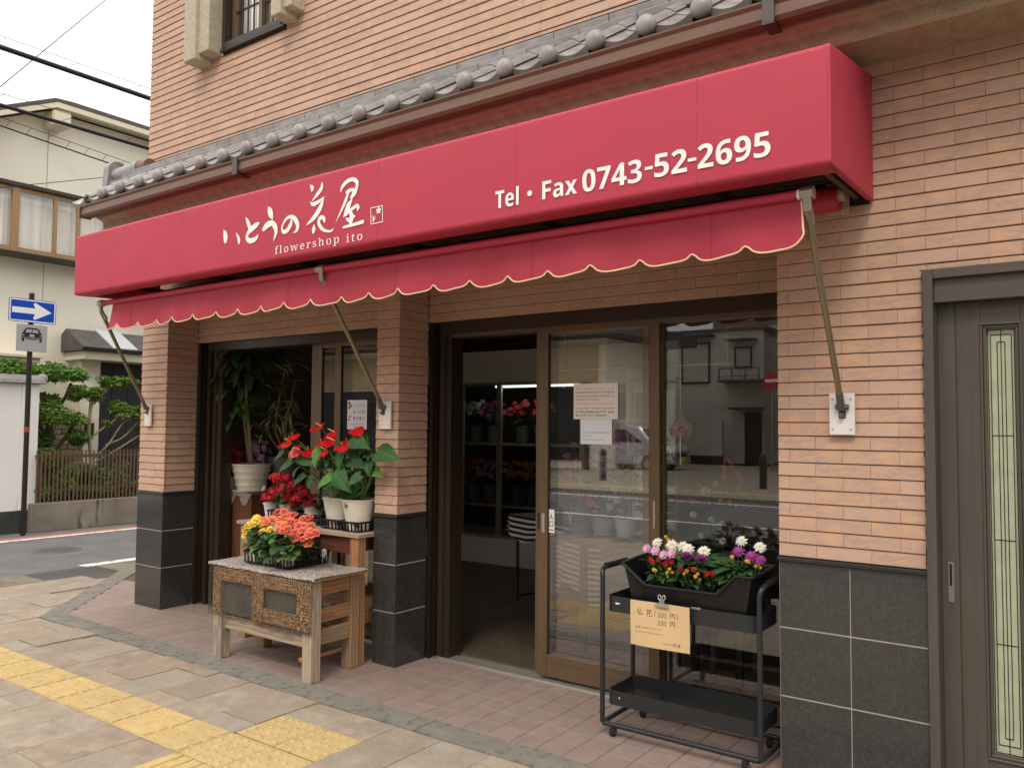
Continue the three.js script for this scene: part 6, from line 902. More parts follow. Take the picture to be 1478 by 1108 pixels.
{ // striped table
  const t = thing('table', 'black-legged table under a black and white striped cloth inside the entrance', 'table', [-2.303, 0.02, -2.163], null, -0.398);
  for (const x of [-0.58, 0.58]) { for (const z of [-0.28, 0.30]) part('leg', rod([x, 0, z], [x, 0.72, z], 0.014, 10), M.blackmetal, t); part('foot_rail', rod([x, 0.05, -0.28], [x, 0.05, 0.30], 0.012, 8), M.blackmetal, t); } part('tabletop', b2(-0.63, 0.63, 0.72, 0.745, -0.34, 0.34, 0.004), M.interiordark, t);
  const stripe = tex(8, 256, (u, v, x, y) => (Math.floor(v * 16) & 1 ? [26, 26, 30] : [222, 218, 212]), {}); 
  const st = std({ map: reuv(stripe, 1, 3.2), roughness: 0.9, side: THREE.DoubleSide });
  const c = thing('tablecloth', 'black and white striped cloth with a wavy hem draped over the table', 'tablecloth', [-2.303, 0.77, -2.163], null, -0.398); c.scale.x = 1.31;
  const q = []; const F = (i, j) => { const u = i / 44, x = -0.49 + 1.0 * u; const len = u < 0.44 ? 0.12 + 0.1 * Math.sin(u * 8) : 0.5 + 0.2 * Math.max(0, 1 - (u - 0.44) * 4) - 0.08 * Math.sin((u - 0.44) * 9); const d = j / 10; const y = -len * d; return [x, y, 0.356 + 0.02 * d * Math.sin(u * 30) + 0.03 * d * Math.sin(u * 11), u, y + 0.03 * Math.max(0, Math.sin(u * 9)) * d]; };
  for (let i = 0; i < 44; i++) for (let j = 0; j < 10; j++) q.push([F(i, j + 1), F(i + 1, j + 1), F(i + 1, j), F(i, j)]); part('drape', quads(q), st, c);
  const s = []; for (let i = 0; i < 10; i++) { const x = -0.49 + 0.1 * i; s.push([[x, 0, 0.356, 0, 0], [x + 0.1, 0, 0.356, 1, 0], [x + 0.1, 0.0, -0.35, 1, 0.7], [x, 0, -0.35, 0, 0.7]]); } part('top', quads(s), st, c); part('left_drape', quads([0, 1, 2, 3, 4, 5].map((i) => { const z0 = -0.35 + 0.7066 * i / 6, z1 = -0.35 + 0.7066 * (i + 1) / 6, f = (z) => -0.16 - 0.03 * Math.sin(z * 20); return [[-0.535, f(z0), z0, 0, f(z0)], [-0.535, f(z1), z1, 1, f(z1)], [-0.49, 0, z1, 1, 0], [-0.49, 0, z0, 0, 0]]; })), st, c);
  const b = thing('spray_bottle', 'blue hand sanitiser pump bottle standing on the striped table', 'bottle', [-1.93, 0.772, -1.80]); part('body', lathe([[0.0001, 0], [0.034, 0], [0.036, 0.006], [0.036, 0.12], [0.03, 0.14], [0.013, 0.15], [0.013, 0.16], [0.0001, 0.16]], 20), phy({ color: 0x3f86c8, transmission: 0.5, thickness: 0, roughness: 0.15 }), b); part('pump', merge([rod([0, 0.16, 0], [0, 0.2, 0], 0.008, 10), bx(0.05, 0.014, 0.018, 0.015, 0.206, 0, 0.004)]), M.white, b); part('label', lathe([[0.0367, 0.03], [0.0367, 0.1]], 20), M.white, b);
}
{ // display counter behind the glass with pots and wrapped bouquets
  const c = thing('display_counter', 'low dark display counter inside the sliding door glass', 'counter', [-1.32, 0.02, -0.86]); part('top', b2(-0.37, 0.37, 0.79, 0.82, -0.22, 0.22, 0.004), M.interiordark, c); for (const x of [-0.34, 0.34]) for (const z of [-0.2, 0.2]) part('leg', bx(0.04, 0.79, 0.04, x, 0.395, z), M.interiordark, c);
  const fl = variants('cyc', 3, () => mumBloom(0.045, 9, 0.7)), bl = variants('bqb', 3, () => doubleBloom(0.034)), sp = variants('bqs', 2, () => ballBloom(0.02, 24)), lv = variants('beg', 1, () => 0);
  const potrow = [['pink cyclamen in a pot at the left of the inside window display', -1.60], ['pink cyclamen between its two neighbours on the inside counter', -1.43], ['pink cyclamen nearest the notices on the inside counter', -1.26]];
  for (const [label, x] of potrow) { const t = thing('potted_cyclamen', label, 'potted plant', [x, 0.842, -0.9]); pot('pot', t, 0, 0, 0, 0.05, 0.07, 0.12, M.potcream); const st = []; for (let i = 0; i < 30; i++) { const p = [rr(-0.1, 0.1), rr(0.36, 0.58), rr(-0.08, 0.08)]; place('flower', pick(fl), i % 3 ? M.pDim : M.pPink, t, p, [rr(-1, 1), 0, 1], [rr(-0.4, 0.4), 1, rr(-0.2, 0.4)], rr(0.8, 1.1)); st.push([[0, 0.1, 0], p]); } for (let i = 0; i < 24; i++) { const a = rr(0, 6.283); place('leaf', pick(lv), pick(M.begleaf), t, [Math.cos(a) * 0.07, rr(0.12, 0.3), Math.sin(a) * 0.07], [Math.cos(a), 0.1, Math.sin(a)], [0, 1, 0.2], 1.1); } part('stem', stick(st, 0.002, 5), M.stem, t); }
  const bouquet = (label, B, spec, wrap) => { const t = thing('bouquet', label, 'bouquet', B); part('vase', lathe([[0.0001, 0], [0.055, 0], [0.062, 0.01], [0.05, 0.14], [0.062, 0.2], [0.056, 0.2], [0.045, 0.14], [0.05, 0.02], [0.0001, 0.015]], 20), wrap, t); const st = []; for (const [g, m, p, s, n] of spec) { st.push([[0, 0.1, 0], p, [p[0] * 0.4, p[1] * 0.6, p[2] * 0.5]]); place(n ?? 'flower', pick(g), m, t, p, [rr(-0.3, 0.3), -0.5, 1], [rr(-0.3, 0.3), 0.7, 0.7], s); } for (let i = 0; i < 26; i++) { const a = rr(0, 6.283), r = rr(0.02, 0.14); place('leaf', pick(lv), pick(M.begleaf), t, [Math.cos(a) * r, rr(0.2, 0.34), Math.sin(a) * r], [Math.cos(a), 0.3, Math.sin(a)], [0, 1, 0.2], 1.1); } part('stem', stick(st, 0.0022, 5), M.stem, t); return t; };
  const plume = variants('plume', 2, () => merge(Array.from({ length: 26 }, (_, i) => { const g = geo(leafGeo(0.05, 0.02, { droop: 0.3, nu: 3 })); g.rotateX(-1.2); g.rotateY(i * 2.4); g.translate(0, 0.15 * (i / 26) - 0.04, 0); g.scale(1 - 0.6 * (i / 26), 1, 1 - 0.6 * (i / 26)); return g; })));
  bouquet('tall vase of yellow and magenta flowers with two orange plumes behind the glass', [-0.76, 0.79, -1.25], [[plume, M.pOrange[1], [0.03, 0.44, 0.03], 1, 'plume'], [plume, M.pOrange[1], [0.13, 0.44, 0.03], 1.1, 'plume'], [sp, M.pGold, [-0.02, 0.4, 0.05], 1.9], [sp, M.pGold, [0.02, 0.3, 0.08], 1.2], [sp, M.pGold, [0.08, 0.29, 0.08], 1.2], [sp, M.pGold, [0.12, 0.27, 0.07], 1.1], [sp, M.pGold, [-0.13, 0.38, 0.04], 1.0], [bl, M.pPink, [-0.08, 0.35, 0.07], 1.2], [bl, M.pMag, [-0.17, 0.3, 0.06], 1.2], [bl, M.pRed, [-0.23, 0.3, 0.05], 1.1], [bl, M.pWhite, [-0.02, 0.18, 0.12], 0.8], [bl, M.pWhite, [0.05, 0.16, 0.12], 0.7], [bl, M.pWhite, [-0.15, 0.2, 0.1], 0.8]], M.potgrey);
  bouquet('bunch of rose and mauve flowers standing low behind the sliding door', [-1.49, 0.842, -0.72], [[bl, M.pRose, [0.0, 0.27, 0.05], 1.2], [bl, M.pMag, [-0.1, 0.28, 0.04], 1.3], [bl, M.pMag, [-0.16, 0.25, 0.04], 1.2], [bl, M.pRose, [0.08, 0.25, 0.05], 1.2], [bl, M.pMag, [-0.06, 0.32, 0.0], 1.3], [bl, M.pRose, [0.12, 0.22, 0.05], 1]], M.potgrey);
  bouquet('three pale round flower heads in a dark vase behind the trolley', [-0.58, 0.62, -0.85], [[sp, M.pWhite, [-0.13, 0.29, 0.04], 1.7], [sp, M.pWhite, [0.0, 0.27, 0.05], 1.9], [sp, M.pPink, [0.09, 0.27, 0.05], 1.6]], M.potgrey);
  { const s = thing('stool', 'low dark stool under the pale flower heads inside the right window', 'stool', [-0.58, 0.02, -0.85]); part('seat', b2(-0.16, 0.16, 0.57, 0.6, -0.16, 0.16, 0.006), M.interiordark, s); for (const x of [-0.13, 0.13]) for (const z of [-0.13, 0.13]) part('leg', bx(0.03, 0.57, 0.03, x, 0.285, z), M.interiordark, s); }
  // wrapped bouquets hung on a rail
  { const s = thing('pedestal', 'dark slatted pedestal carrying the vase with two orange plumes', 'pedestal', [-0.76, 0.02, -1.25]); part('top', b2(-0.2, 0.2, 0.735, 0.77, -0.18, 0.18, 0.006), M.interiordark, s); for (const x of [-0.16, 0.16]) for (const z of [-0.14, 0.14]) part('leg', bx(0.035, 0.735, 0.035, x, 0.3675, z), M.interiordark, s); }
  const r = thing('hanging_rail', 'metal rail high inside the window that the wrapped bouquets hang from', 'rail', [-1.2, 1.93, -1.0]); part('rail', rod([-0.6, 0, 0], [0.6, 0, 0], 0.01, 8), M.steel, r); part('hanger', [rod([-0.58, 0, 0], [-0.58, 0.6, 0], 0.006, 6), rod([0.58, 0, 0], [0.58, 0.6, 0], 0.006, 6)], M.steel, r);
  const hung = [['wrapped pink bouquet hanging beside the notices inside the door', -1.246, 1.559], ['wrapped pale bouquet hanging lowest behind the door stile', -1.18, 1.173], ['wrapped pink bouquet hanging behind the fixed pane', -0.926, 1.578], ['small wrapped bouquet with a red bow hanging at the left of the rail', -1.368, 1.52], ['wrapped mauve bouquet hanging low between the notices and the stile', -1.293, 1.258]];
  const film = phy({ color: 0xf4ecec, transmission: 0.75, thickness: 0, roughness: 0.25 });
  for (const [label, x, y] of hung) { const t = thing('wrapped_bouquet', label, 'bouquet', [x, y, -1.0]); part('cord', rod([0, 0.05, 0], [0, 1.93 - y, 0], 0.0025, 5), M.white, t); part('wrapper', lathe([[0.006, 0.07], [0.02, 0.03], [0.05, -0.005], [0.055, -0.03]].reverse(), 14), film, t); for (let i = 0; i < 14; i++) { const v = V(rr(-1, 1), rr(-1, 0.5), rr(-0.3, 1)).normalize(); place('flower', pick(bl), i % 3 ? M.pDim : M.pPink, t, [v.x * 0.055, -0.05 + v.y * 0.05, v.z * 0.055], [rr(-1, 1), rr(-1, 1), 0.2], v.toArray(), 0.8); } part('ribbon', [bx(0.008, 0.2, 0.001, 0.02, -0.17, 0.05), bx(0.008, 0.16, 0.001, -0.02, -0.14, 0.055)], M.white, t); }
}
{ // stock standing in the cooler, dim behind its glass: one vase of each kind, then copies
  const fl = variants('bqb', 1, () => 0), spot = [[-4.75, 0.66, M.pRose], [-4.5, 0.66, M.pPink], [-4.1, 0.66, M.pGold], [-3.9, 0.66, M.pGold], [-3.65, 0.66, M.pRed], [-4.72, 1.34, M.pWhite], [-4.45, 1.34, M.pMag], [-4.05, 1.34, M.pRed], [-3.8, 1.34, M.pRose]];
  const names = ['rose blooms at the left of the cooler\'s middle shelf', 'pale pink blooms on the cooler\'s middle shelf', 'yellow blooms just right of the cooler\'s door post', 'yellow blooms, second right of the cooler\'s door post', 'dark red blooms at the right of the cooler\'s middle shelf', 'white blooms at the left of the cooler\'s upper shelf', 'mauve blooms left of the door post on the cooler\'s upper shelf', 'deep red blooms right of the door post on the cooler\'s upper shelf', 'rose blooms at the right of the cooler\'s upper shelf'];
  spot.forEach(([x, y, m], k) => { const t = thing('flower_vase', 'bucket of ' + names[k], 'flower bucket', [x, y, -3.75]); part('bucket', lathe([[0.0001, 0], [0.07, 0], [0.09, 0.2], [0.086, 0.2], [0.067, 0.01], [0.0001, 0.01]], 16), M.potgrey, t); for (let i = 0; i < 22; i++) place('flower', pick(fl), m, t, [rr(-0.13, 0.13), rr(0.3, 0.48), rr(-0.08, 0.12)], [rr(-1, 1), -0.4, 1], [rr(-0.4, 0.4), 0.7, 0.7], 1.1); const l = []; const lg = leafGeo(0.16, 0.05, { droop: 0.8, nu: 4 }); for (let i = 0; i < 40; i++) { const a = rr(0, 6.283), g = geo(lg.clone()); g.rotateX(-rr(0.1, 1.2)); g.rotateY(a); g.translate(0, rr(0.18, 0.34), 0); l.push(g); } part('foliage', l, M.indoor[k % 3 ? 0 : 1], t); });
}
// ------------------------------------------------------------------ across the side street
{ // one-way sign
  const t = thing('traffic_sign', 'blue one-way arrow sign on a dark pole with a grey car plate under it', 'road sign', [-10.92, -0.03, -1.52]);
  part('pole', rod([0, 0, 0], [0, 3.36, 0], 0.034, 14), std({ color: 0x2c2522, roughness: 0.5, metalness: 0.3 }), t);
  part('pole_band', rod([0, 1.43, 0], [0, 1.50, 0], 0.036, 14), std({ color: 0x9a4438, roughness: 0.6 }), t);
  part('cap', lathe([[0.036, 0], [0.036, 0.01], [0.02, 0.022], [0.0001, 0.024]], 14).translate(0, 3.36, 0), M.darkgrey, t);
  const rrect = (w, h, r) => { const s = new THREE.Shape(); const a = w / 2, b = h / 2; s.moveTo(-a + r, -b); s.lineTo(a - r, -b); s.absarc(a - r, -b + r, r, -Math.PI / 2, 0); s.lineTo(a, b - r); s.absarc(a - r, b - r, r, 0, Math.PI / 2); s.lineTo(-a + r, b); s.absarc(-a + r, b - r, r, Math.PI / 2, Math.PI); s.lineTo(-a, -b + r); s.absarc(-a + r, -b + r, r, Math.PI, Math.PI * 1.5); return s; };
  const pl = (shape, d, x, y, mat, name, par) => { const g = new THREE.ExtrudeGeometry(shape, { depth: d, bevelEnabled: false, curveSegments: 8 }); g.rotateY(Math.PI / 2); g.translate(x, y, 0); return part(name, g, mat, par); };
  const blue = std({ color: 0x0c48b4, roughness: 0.4 }), wh = std({ color: 0xeeeef2, roughness: 0.5 });
  const p = pl(rrect(0.625, 0.325, 0.03), 0.004, 0.045, 3.115, blue, 'arrow_plate', t);
  const ring = rrect(0.606, 0.306, 0.024); ring.holes.push(rrect(0.575, 0.275, 0.016)); pl(ring, 0.001, 0.0492, 3.115, wh, 'border', p);
  const ar = new THREE.Shape(); [[-0.27, 0.04], [0.03, 0.04], [0.005, 0.10], [0.03, 0.12], [0.25, 0.0], [0.03, -0.12], [0.005, -0.10], [0.03, -0.04], [-0.27, -0.04]].forEach(([a, b], i) => (i ? ar.lineTo(a, b) : ar.moveTo(a, b))); pl(ar, 0.001, 0.0492, 3.115, wh, 'arrow', p);
  const g = pl(rrect(0.405, 0.375, 0.01), 0.004, 0.045, 2.735, std({ color: 0xa9a8a8, roughness: 0.5 }), 'car_plate', t);
  const bk = M.cable, car = [];
  const sh = (pts, holes = []) => { const s = new THREE.Shape(pts.map(([a, b]) => new THREE.Vector2(a, b))); for (const h of holes) s.holes.push(new THREE.Path(h.map(([a, b]) => new THREE.Vector2(a, b)))); const e = new THREE.ExtrudeGeometry(s, { depth: 0.001, bevelEnabled: false }); e.rotateY(Math.PI / 2); e.translate(0.0492, 2.735, 0); return e; };
  car.push(sh([[-0.13, 0.055], [-0.09, 0.13], [-0.06, 0.145], [0.06, 0.145], [0.09, 0.13], [0.13, 0.055], [0.137, 0.01], [-0.137, 0.01]].reverse(), [[[-0.09, 0.075], [-0.07, 0.122], [-0.005, 0.126], [-0.005, 0.078]], [[0.005, 0.078], [0.005, 0.126], [0.07, 0.122], [0.09, 0.075]], [[-0.035, 0.018], [-0.03, 0.055], [0.03, 0.055], [0.035, 0.018]], [[-0.128, 0.03], [-0.118, 0.052], [-0.1, 0.045], [-0.1, 0.03]], [[0.1, 0.03], [0.1, 0.045], [0.118, 0.052], [0.128, 0.03]]]));
  car.push(sh([[-0.14, -0.005], [-0.14, 0.004], [0.14, 0.004], [0.14, -0.005]].reverse()), sh([[-0.13, -0.05], [-0.13, -0.006], [-0.1, -0.006], [-0.1, -0.05]].reverse()), sh([[0.1, -0.05], [0.1, -0.006], [0.13, -0.006], [0.13, -0.05]].reverse()), sh([[-0.07, -0.022], [-0.06, -0.012], [0.06, -0.012], [0.07, -0.022]].reverse())); part('car_symbol', car, bk, g);
  part('clamp', [b2(-0.04, 0.046, 3.1, 3.12, -0.04, 0.04), b2(-0.04, 0.046, 2.72, 2.74, -0.04, 0.04)], M.steel, t);
}
{ // white boundary wall with tile coping
  const t = thing('boundary_wall', 'white rendered boundary wall with grey tile coping behind the sign pole', 'wall', [-11.32, -0.03, 1.7]);
  part('base', b2(-0.105, 0.105, 0, 0.32, -3.48, 4, 0.004), M.darkbase, t); part('wall', b2(-0.1, 0.1, 0.32, 2.11, -3.27, 4), M.whitewall, t); part('end_pier', b2(-0.125, 0.112, 0.32, 2.11, -3.5, -3.272, 0.006), M.whitewall, t);
  for (let i = 0; i < 26; i++) { const z = -3.46 + i * 0.29; part('coping_tile', (() => { const g = extr([[-0.17, 0], [-0.15, 0.05], [-0.05, 0.09], [-0.03, 0.12], [0.03, 0.12], [0.05, 0.09], [0.15, 0.05], [0.17, 0], [0.15, -0.01], [-0.15, -0.01]], 0.284, 0.004); g.translate(0, 2.125, z - 0.1); return boxUV(g); })(), pick(M.rooftile), t); }
  part('coping_end', (() => { const g = new THREE.SphereGeometry(0.075, 14, 10); g.translate(0, 2.2, -3.58); return g; })(), M.rooftile[0], t);
}
{ // concrete kerb wall with a slatted fence on it
  const w = thing('garden_wall', 'low stained concrete wall along the side street in front of the garden', 'wall', [-11.2, -0.03, -4.2]); part('wall', boxUV(new RoundedBoxGeometry(0.2, 0.41, 5.0, 1, 0.012).translate(0, 0.205, 0)), M.concrete, w);
  const f = thing('garden_fence', 'brown fence of thin upright bars on the low concrete wall', 'fence', [-11.16, 0.38, -4.2]); const sl = bx(0.015, 0.745, 0.02, 0, 0.375, 0);
  for (let i = 0; i < 84; i++) { const m = part('slat', sl, M.fence, f); m.position.set(0, 0.0, 2.42 - 0.058 * i); }
  part('rail', bx(0.03, 0.045, 4.86, -0.027, 0.66, 0), M.fence, f); part('rail', bx(0.03, 0.045, 4.86, -0.027, 0.175, 0), M.fence, f); for (const z of [2.38, 1.2, 0, -1.2, -2.4]) part('post', bx(0.045, 0.7, 0.045, -0.065, 0.35, z), M.fence, f);
  struct('garden_soil', b2(-13.0, -11.31, -0.03, 0.36, -9, -1.6), M.soil);
}
// pruned garden trees
function foliage(parent, name, pads, mats, size, dens) {
  const leaf = merge([leafGeo(size, size * 0.5, { droop: 0.5, fold: 0.3, nu: 2 }), leafGeo(size, size * 0.5, { droop: 0.5, fold: 0.3, nu: 2 }).rotateY(2.2).rotateX(0.4), leafGeo(size, size * 0.5, { droop: 0.4, fold: 0.3, nu: 2 }).rotateY(4.2).rotateX(-0.5)]);
  pads.forEach(([x, y, z, rx, ry, rz], k) => {
    const n = Math.round(dens * (rx * ry + ry * rz + rx * rz) * 4), m = new THREE.Matrix4(), q = new THREE.Quaternion(), e = new THREE.Euler(), out = [];
    const lobes = Array.from({ length: 9 }, () => { const v = V(rr(-1, 1), rr(-0.9, 1), rr(-1, 1)); return { v: v.multiplyScalar(0.72), s: rr(0.3, 0.52) }; });
    for (let i = 0; i < n; i++) { const L = pick(lobes), v = V(rr(-1, 1), rr(-1, 1), rr(-1, 1)); while (v.length() > 1) v.set(rr(-1, 1), rr(-1, 1), rr(-1, 1)); v.normalize().multiplyScalar(Math.pow(rnd(), 0.4) * L.s).add(L.v); e.set(rr(-1.2, 0.5), rr(0, 6.28), rr(-0.7, 0.7)); q.setFromEuler(e); const s = rr(0.7, 1.3); m.compose(V(x + v.x * rx, y + v.y * ry, z + v.z * rz), q, V(s, s, s)); out.push(leaf.clone().applyMatrix4(m)); }
    part(name, out, mats[k % mats.length], parent);
  });
}
const treeleaf = [leafM([112, 150, 62], [152, 184, 90], [166, 194, 110], 51, { roughness: 0.6, transmission: 0.4 }), leafM([92, 132, 56], [130, 168, 80], [148, 178, 98], 52, { roughness: 0.6, transmission: 0.4 })], brightleaf = [leafM([124, 152, 60], [164, 184, 88], [170, 186, 100], 53, { roughness: 0.6, transmission: 0.4 }), leafM([100, 134, 54], [140, 166, 76], [150, 176, 90], 54, { roughness: 0.6, transmission: 0.4 })];
{
  const B = [-12.0, 0.36, -2.35], t = thing('garden_tree', 'rounded dark green pruned tree rising above the white wall', 'tree', B); const r = (a) => rel(B, a);
  part('trunk', tube([r([-12, 0.3, -2.36]), r([-12, 0.9, -2.3]), r([-11.98, 1.4, -2.32]), r([-12.02, 2.0, -2.2])], 0.055, 24, 8), M.bark, t);
  part('limb', [tube([r([-11.98, 1.0, -2.32]), r([-11.9, 1.35, -2.55]), r([-11.85, 1.7, -2.7])], 0.028, 14, 6), tube([r([-12, 1.3, -2.32]), r([-12.05, 1.7, -2.0]), r([-12.1, 2.1, -1.8])], 0.028, 14, 6), tube([r([-12.0, 1.5, -2.3]), r([-11.95, 1.9, -2.5]), r([-11.95, 2.15, -2.6])], 0.024, 14, 6)], M.bark, t);
  foliage(t, 'crown', [[0.05, 1.98, 0.62, 0.35, 0.17, 0.42], [0, 2.02, -0.02, 0.4, 0.24, 0.44], [0.1, 1.38, -0.05, 0.32, 0.26, 0.4], [-0.05, 1.05, 0.3, 0.3, 0.34, 0.26], [0.15, 1.62, -0.4, 0.24, 0.13, 0.26], [0.1, 0.92, -0.35, 0.26, 0.13, 0.24], [0, 0.72, 0.4, 0.26, 0.26, 0.22]], treeleaf, 0.066, 1150);
}
{
  const B = [-11.75, 0.36, -2.9], t = thing('garden_tree', 'slender cloud-pruned tree with pale bare branches before the dark gate', 'tree', B); const r = (a) => rel(B, a);
  part('trunk', tube([r([-11.75, 0.3, -2.88]), r([-11.75, 1.0, -2.84]), r([-11.75, 1.45, -2.8]), r([-11.78, 2.0, -2.85])], 0.028, 24, 8), M.palebark, t);
  part('limb', [[[-11.75, 1.3, -2.84], [-11.7, 1.45, -3.0], [-11.7, 1.6, -3.2], [-11.7, 1.75, -3.25]], [[-11.75, 0.95, -2.88], [-11.7, 1.2, -3.1], [-11.68, 1.45, -3.25], [-11.65, 1.65, -3.4]], [[-11.72, 1.18, -3.06], [-11.65, 1.3, -3.3], [-11.6, 1.55, -3.52]], [[-11.75, 0.9, -2.9], [-11.65, 1.1, -3.2], [-11.6, 1.3, -3.5], [-11.55, 1.4, -3.65]], [[-11.76, 1.8, -2.84], [-11.74, 2.0, -3.0], [-11.74, 2.15, -3.15]]].map((p) => tube(p.map(r), 0.014, 16, 6)), M.palebark, t);
  foliage(t, 'crown', [[0, 1.68, 0.12, 0.2, 0.12, 0.26], [0.02, 1.82, -0.28, 0.2, 0.09, 0.34], [0.05, 1.44, -0.32, 0.12, 0.09, 0.14], [0.1, 1.34, -0.58, 0.2, 0.1, 0.3], [0.05, 1.17, -0.15, 0.08, 0.06, 0.08], [0.15, 1.05, -0.78, 0.14, 0.08, 0.16]], brightleaf, 0.055, 1500);
}
{ const t = thing('shrub', 'loose leafy green shrub growing behind the slatted fence', 'shrub', [-11.75, 0.36, -2.6]); part('stem', [-0.4, -0.1, 0.2, 0.5].map((z) => tube([[0, 0, z], [0.03, 0.3, z + 0.05], [-0.02, 0.55, z - 0.05]], 0.012, 10, 5)), M.bark, t); foliage(t, 'foliage', [[0, 0.4, 0.1, 0.35, 0.36, 0.5], [0.05, 0.35, -0.5, 0.3, 0.3, 0.45], [0.1, 0.1, 0.4, 0.3, 0.14, 0.6], [0.1, 0.1, -0.7, 0.3, 0.14, 0.8]], treeleaf, 0.07, 900);
  const g = part('grass', (() => { const l = [], b = leafGeo(0.3, 0.014, { droop: 0.8, nu: 3 }); for (let i = 0; i < 260; i++) { const k = geo(b.clone()); k.rotateX(-rr(0.6, 1.4)); k.rotateY(rr(0, 6.28)); k.translate(rr(0.0, 0.4), 0, rr(-1.2, 0.9)); l.push(k); } return l; })(), brightleaf[0], t); g.userData.kind = 'stuff'; }
{ // cream house with gable and bay window
  const B = [-16, -0.03, -3], t = thing('cream_house', 'cream rendered house with a low gable and a first-floor bay window', 'house', B); const L = (g) => boxUV(g.translate(-B[0], 0, -B[2]));
  const prof = (d0, d1, pts) => { const s = new THREE.Shape(pts.map(([z, y]) => new THREE.Vector2(-z, y))); const g = new THREE.ExtrudeGeometry(s, { depth: d1 - d0, bevelEnabled: false }); g.rotateY(Math.PI / 2); g.translate(d0, 0, 0); return g; };
  part('wall', L(prof(-22, -12.85, [[1.6, 0], [1.6, 4.75], [-2.5, 6.72], [-9, 6.72], [-9, 0]])), M.plaster, t);
  part('roof', L(prof(-22.3, -12.5, [[2.1, 4.60], [2.1, 4.64], [-2.46, 6.85], [-2.75, 6.87], [-9.5, 6.83], [-9.5, 6.79], [-2.5, 6.80]])), M.slate, t);
  part('verge_board', L(prof(-12.56, -12.505, [[2.1, 4.50], [2.1, 4.58], [-2.5, 6.795], [-9.5, 6.785], [-9.5, 6.70], [-2.5, 6.71]])), M.plastertrim, t); part('soffit', L(prof(-12.85, -12.57, [[2.1, 4.53], [2.1, 4.56], [-2.5, 6.785], [-9.5, 6.785], [-9.5, 6.75], [-2.5, 6.75]])), M.plastertrim, t);
  for (const [z, y] of [[-2.56, 6.52], [-1.5, 6.06]]) part('beam_end', L(bx(0.5, 0.24, 0.26, -12.69, y, z, 0.01)), M.plastertrim, t);
  part('wall_joint', L(b2(-12.851, -12.843, 2.8, 6.4, -2.53, -2.522)), std({ color: 0xb8ac92, roughness: 0.95 }), t);
  // bay window
  const bay = part('bay_window', [L(b2(-12.95, -12.5, 4.19, 4.24, -6.5, -1.25, 0.01)), L(b2(-12.95, -12.48, 5.26, 5.33, -6.5, -1.2, 0.01))], M.darkbronze, t);
  part('bay_frame', [L(b2(-12.58, -12.52, 4.24, 5.26, -1.99, -1.88, 0.004)), L(b2(-12.58, -12.52, 4.24, 5.26, -1.32, -1.26, 0.004)), L(b2(-12.57, -12.53, 4.24, 4.31, -6.4, -1.32)), L(b2(-12.57, -12.53, 5.2, 5.26, -6.4, -1.32)), ...[-2.53, -2.9, -3.45, -4.05, -4.7, -5.4, -6.4].map((z) => L(b2(-12.57, -12.525, 4.31, 5.2, z - 0.04, z + 0.02)))], M.tanframe, bay);
  part('bay_pane', [L(b2(-12.556, -12.55, 4.3, 5.21, -6.4, -1.3))], M.houseglass, bay); part('bay_curtain', (() => { const q = []; let p = null; for (let i = 0; i <= 160; i++) { const z = -6.3 + 5 * i / 160, x = -12.66 + 0.022 * Math.sin(i * 0.8) + 0.01 * Math.sin(i * 2.1), c = [x, z]; if (p) q.push([[p[0], 4.25, p[1]], [p[0], 5.25, p[1]], [c[0], 5.25, c[1]], [c[0], 4.25, c[1]]]); p = c; } return L(quads(q)); })(), M.curtain, bay);
  part('bay_side', [L(b2(-13.1, -12.53, 4.24, 5.26, -6.48, -6.44)), L(b2(-13.1, -12.53, 4.24, 5.26, -1.31, -1.27))], M.tanframe, bay);
  part('lower_eave', [L(b2(-13.1, -12.45, 2.5, 2.58, -2.35, 1.5, 0.01)), L(b2(-13.1, -12.4, 2.58, 2.62, -2.4, 1.6))], M.plastertrim, t); part('ground_window', [L(b2(-12.9, -12.83, 1.1, 2.35, -2.1, -0.2))], M.gate, t);
}
{ // roofed gate of the house
  const B = [-12.7, -0.03, -4.4], t = thing('roofed_gate', 'dark wooden gate under a small slate roof beside the cream house', 'gate', B), L = (g) => boxUV(g.translate(-B[0], 0, -B[2]));
  for (let i = 0; i < 9; i++) part('gate_board', L(b2(-12.72, -12.68, 0.05, 2.6, -3.64 - 0.27 * i, -3.375 - 0.27 * i, 0.006)), M.gate, t);
  part('pillar', L(b2(-12.85, -12.55, 0, 2.6, -3.37, -3.05, 0.005)), M.plaster, t); part('pillar', L(b2(-12.85, -12.55, 0, 2.6, -6.1, -5.81, 0.005)), M.plaster, t);
  part('eave_board', L(b2(-12.9, -12.22, 2.6, 2.74, -6.3, -2.92, 0.01)), M.plastertrim, t);
  const rf = extr([[0, 0], [0.05, 0.05], [-0.55, 0.38], [-1.1, 0.05], [-1.05, 0]], 3.5, 0.004); rf.rotateY(0); rf.translate(-12.15, 2.745, -6.35); part('roof', L(rf), M.slate, t);
  const sh = bx(0.75, 0.02, 0.42, 0, 0, 0); sh.rotateZ(-0.5); sh.translate(-12.42, 2.98, -3.55); part('roof_sheet', L(sh), std({ color: 0xb9bcc0, roughness: 0.35 }), t);
  part('intercom', L(bx(0.05, 0.22, 0.14, -12.53, 1.45, -3.2, 0.006)), M.gate, t);
}
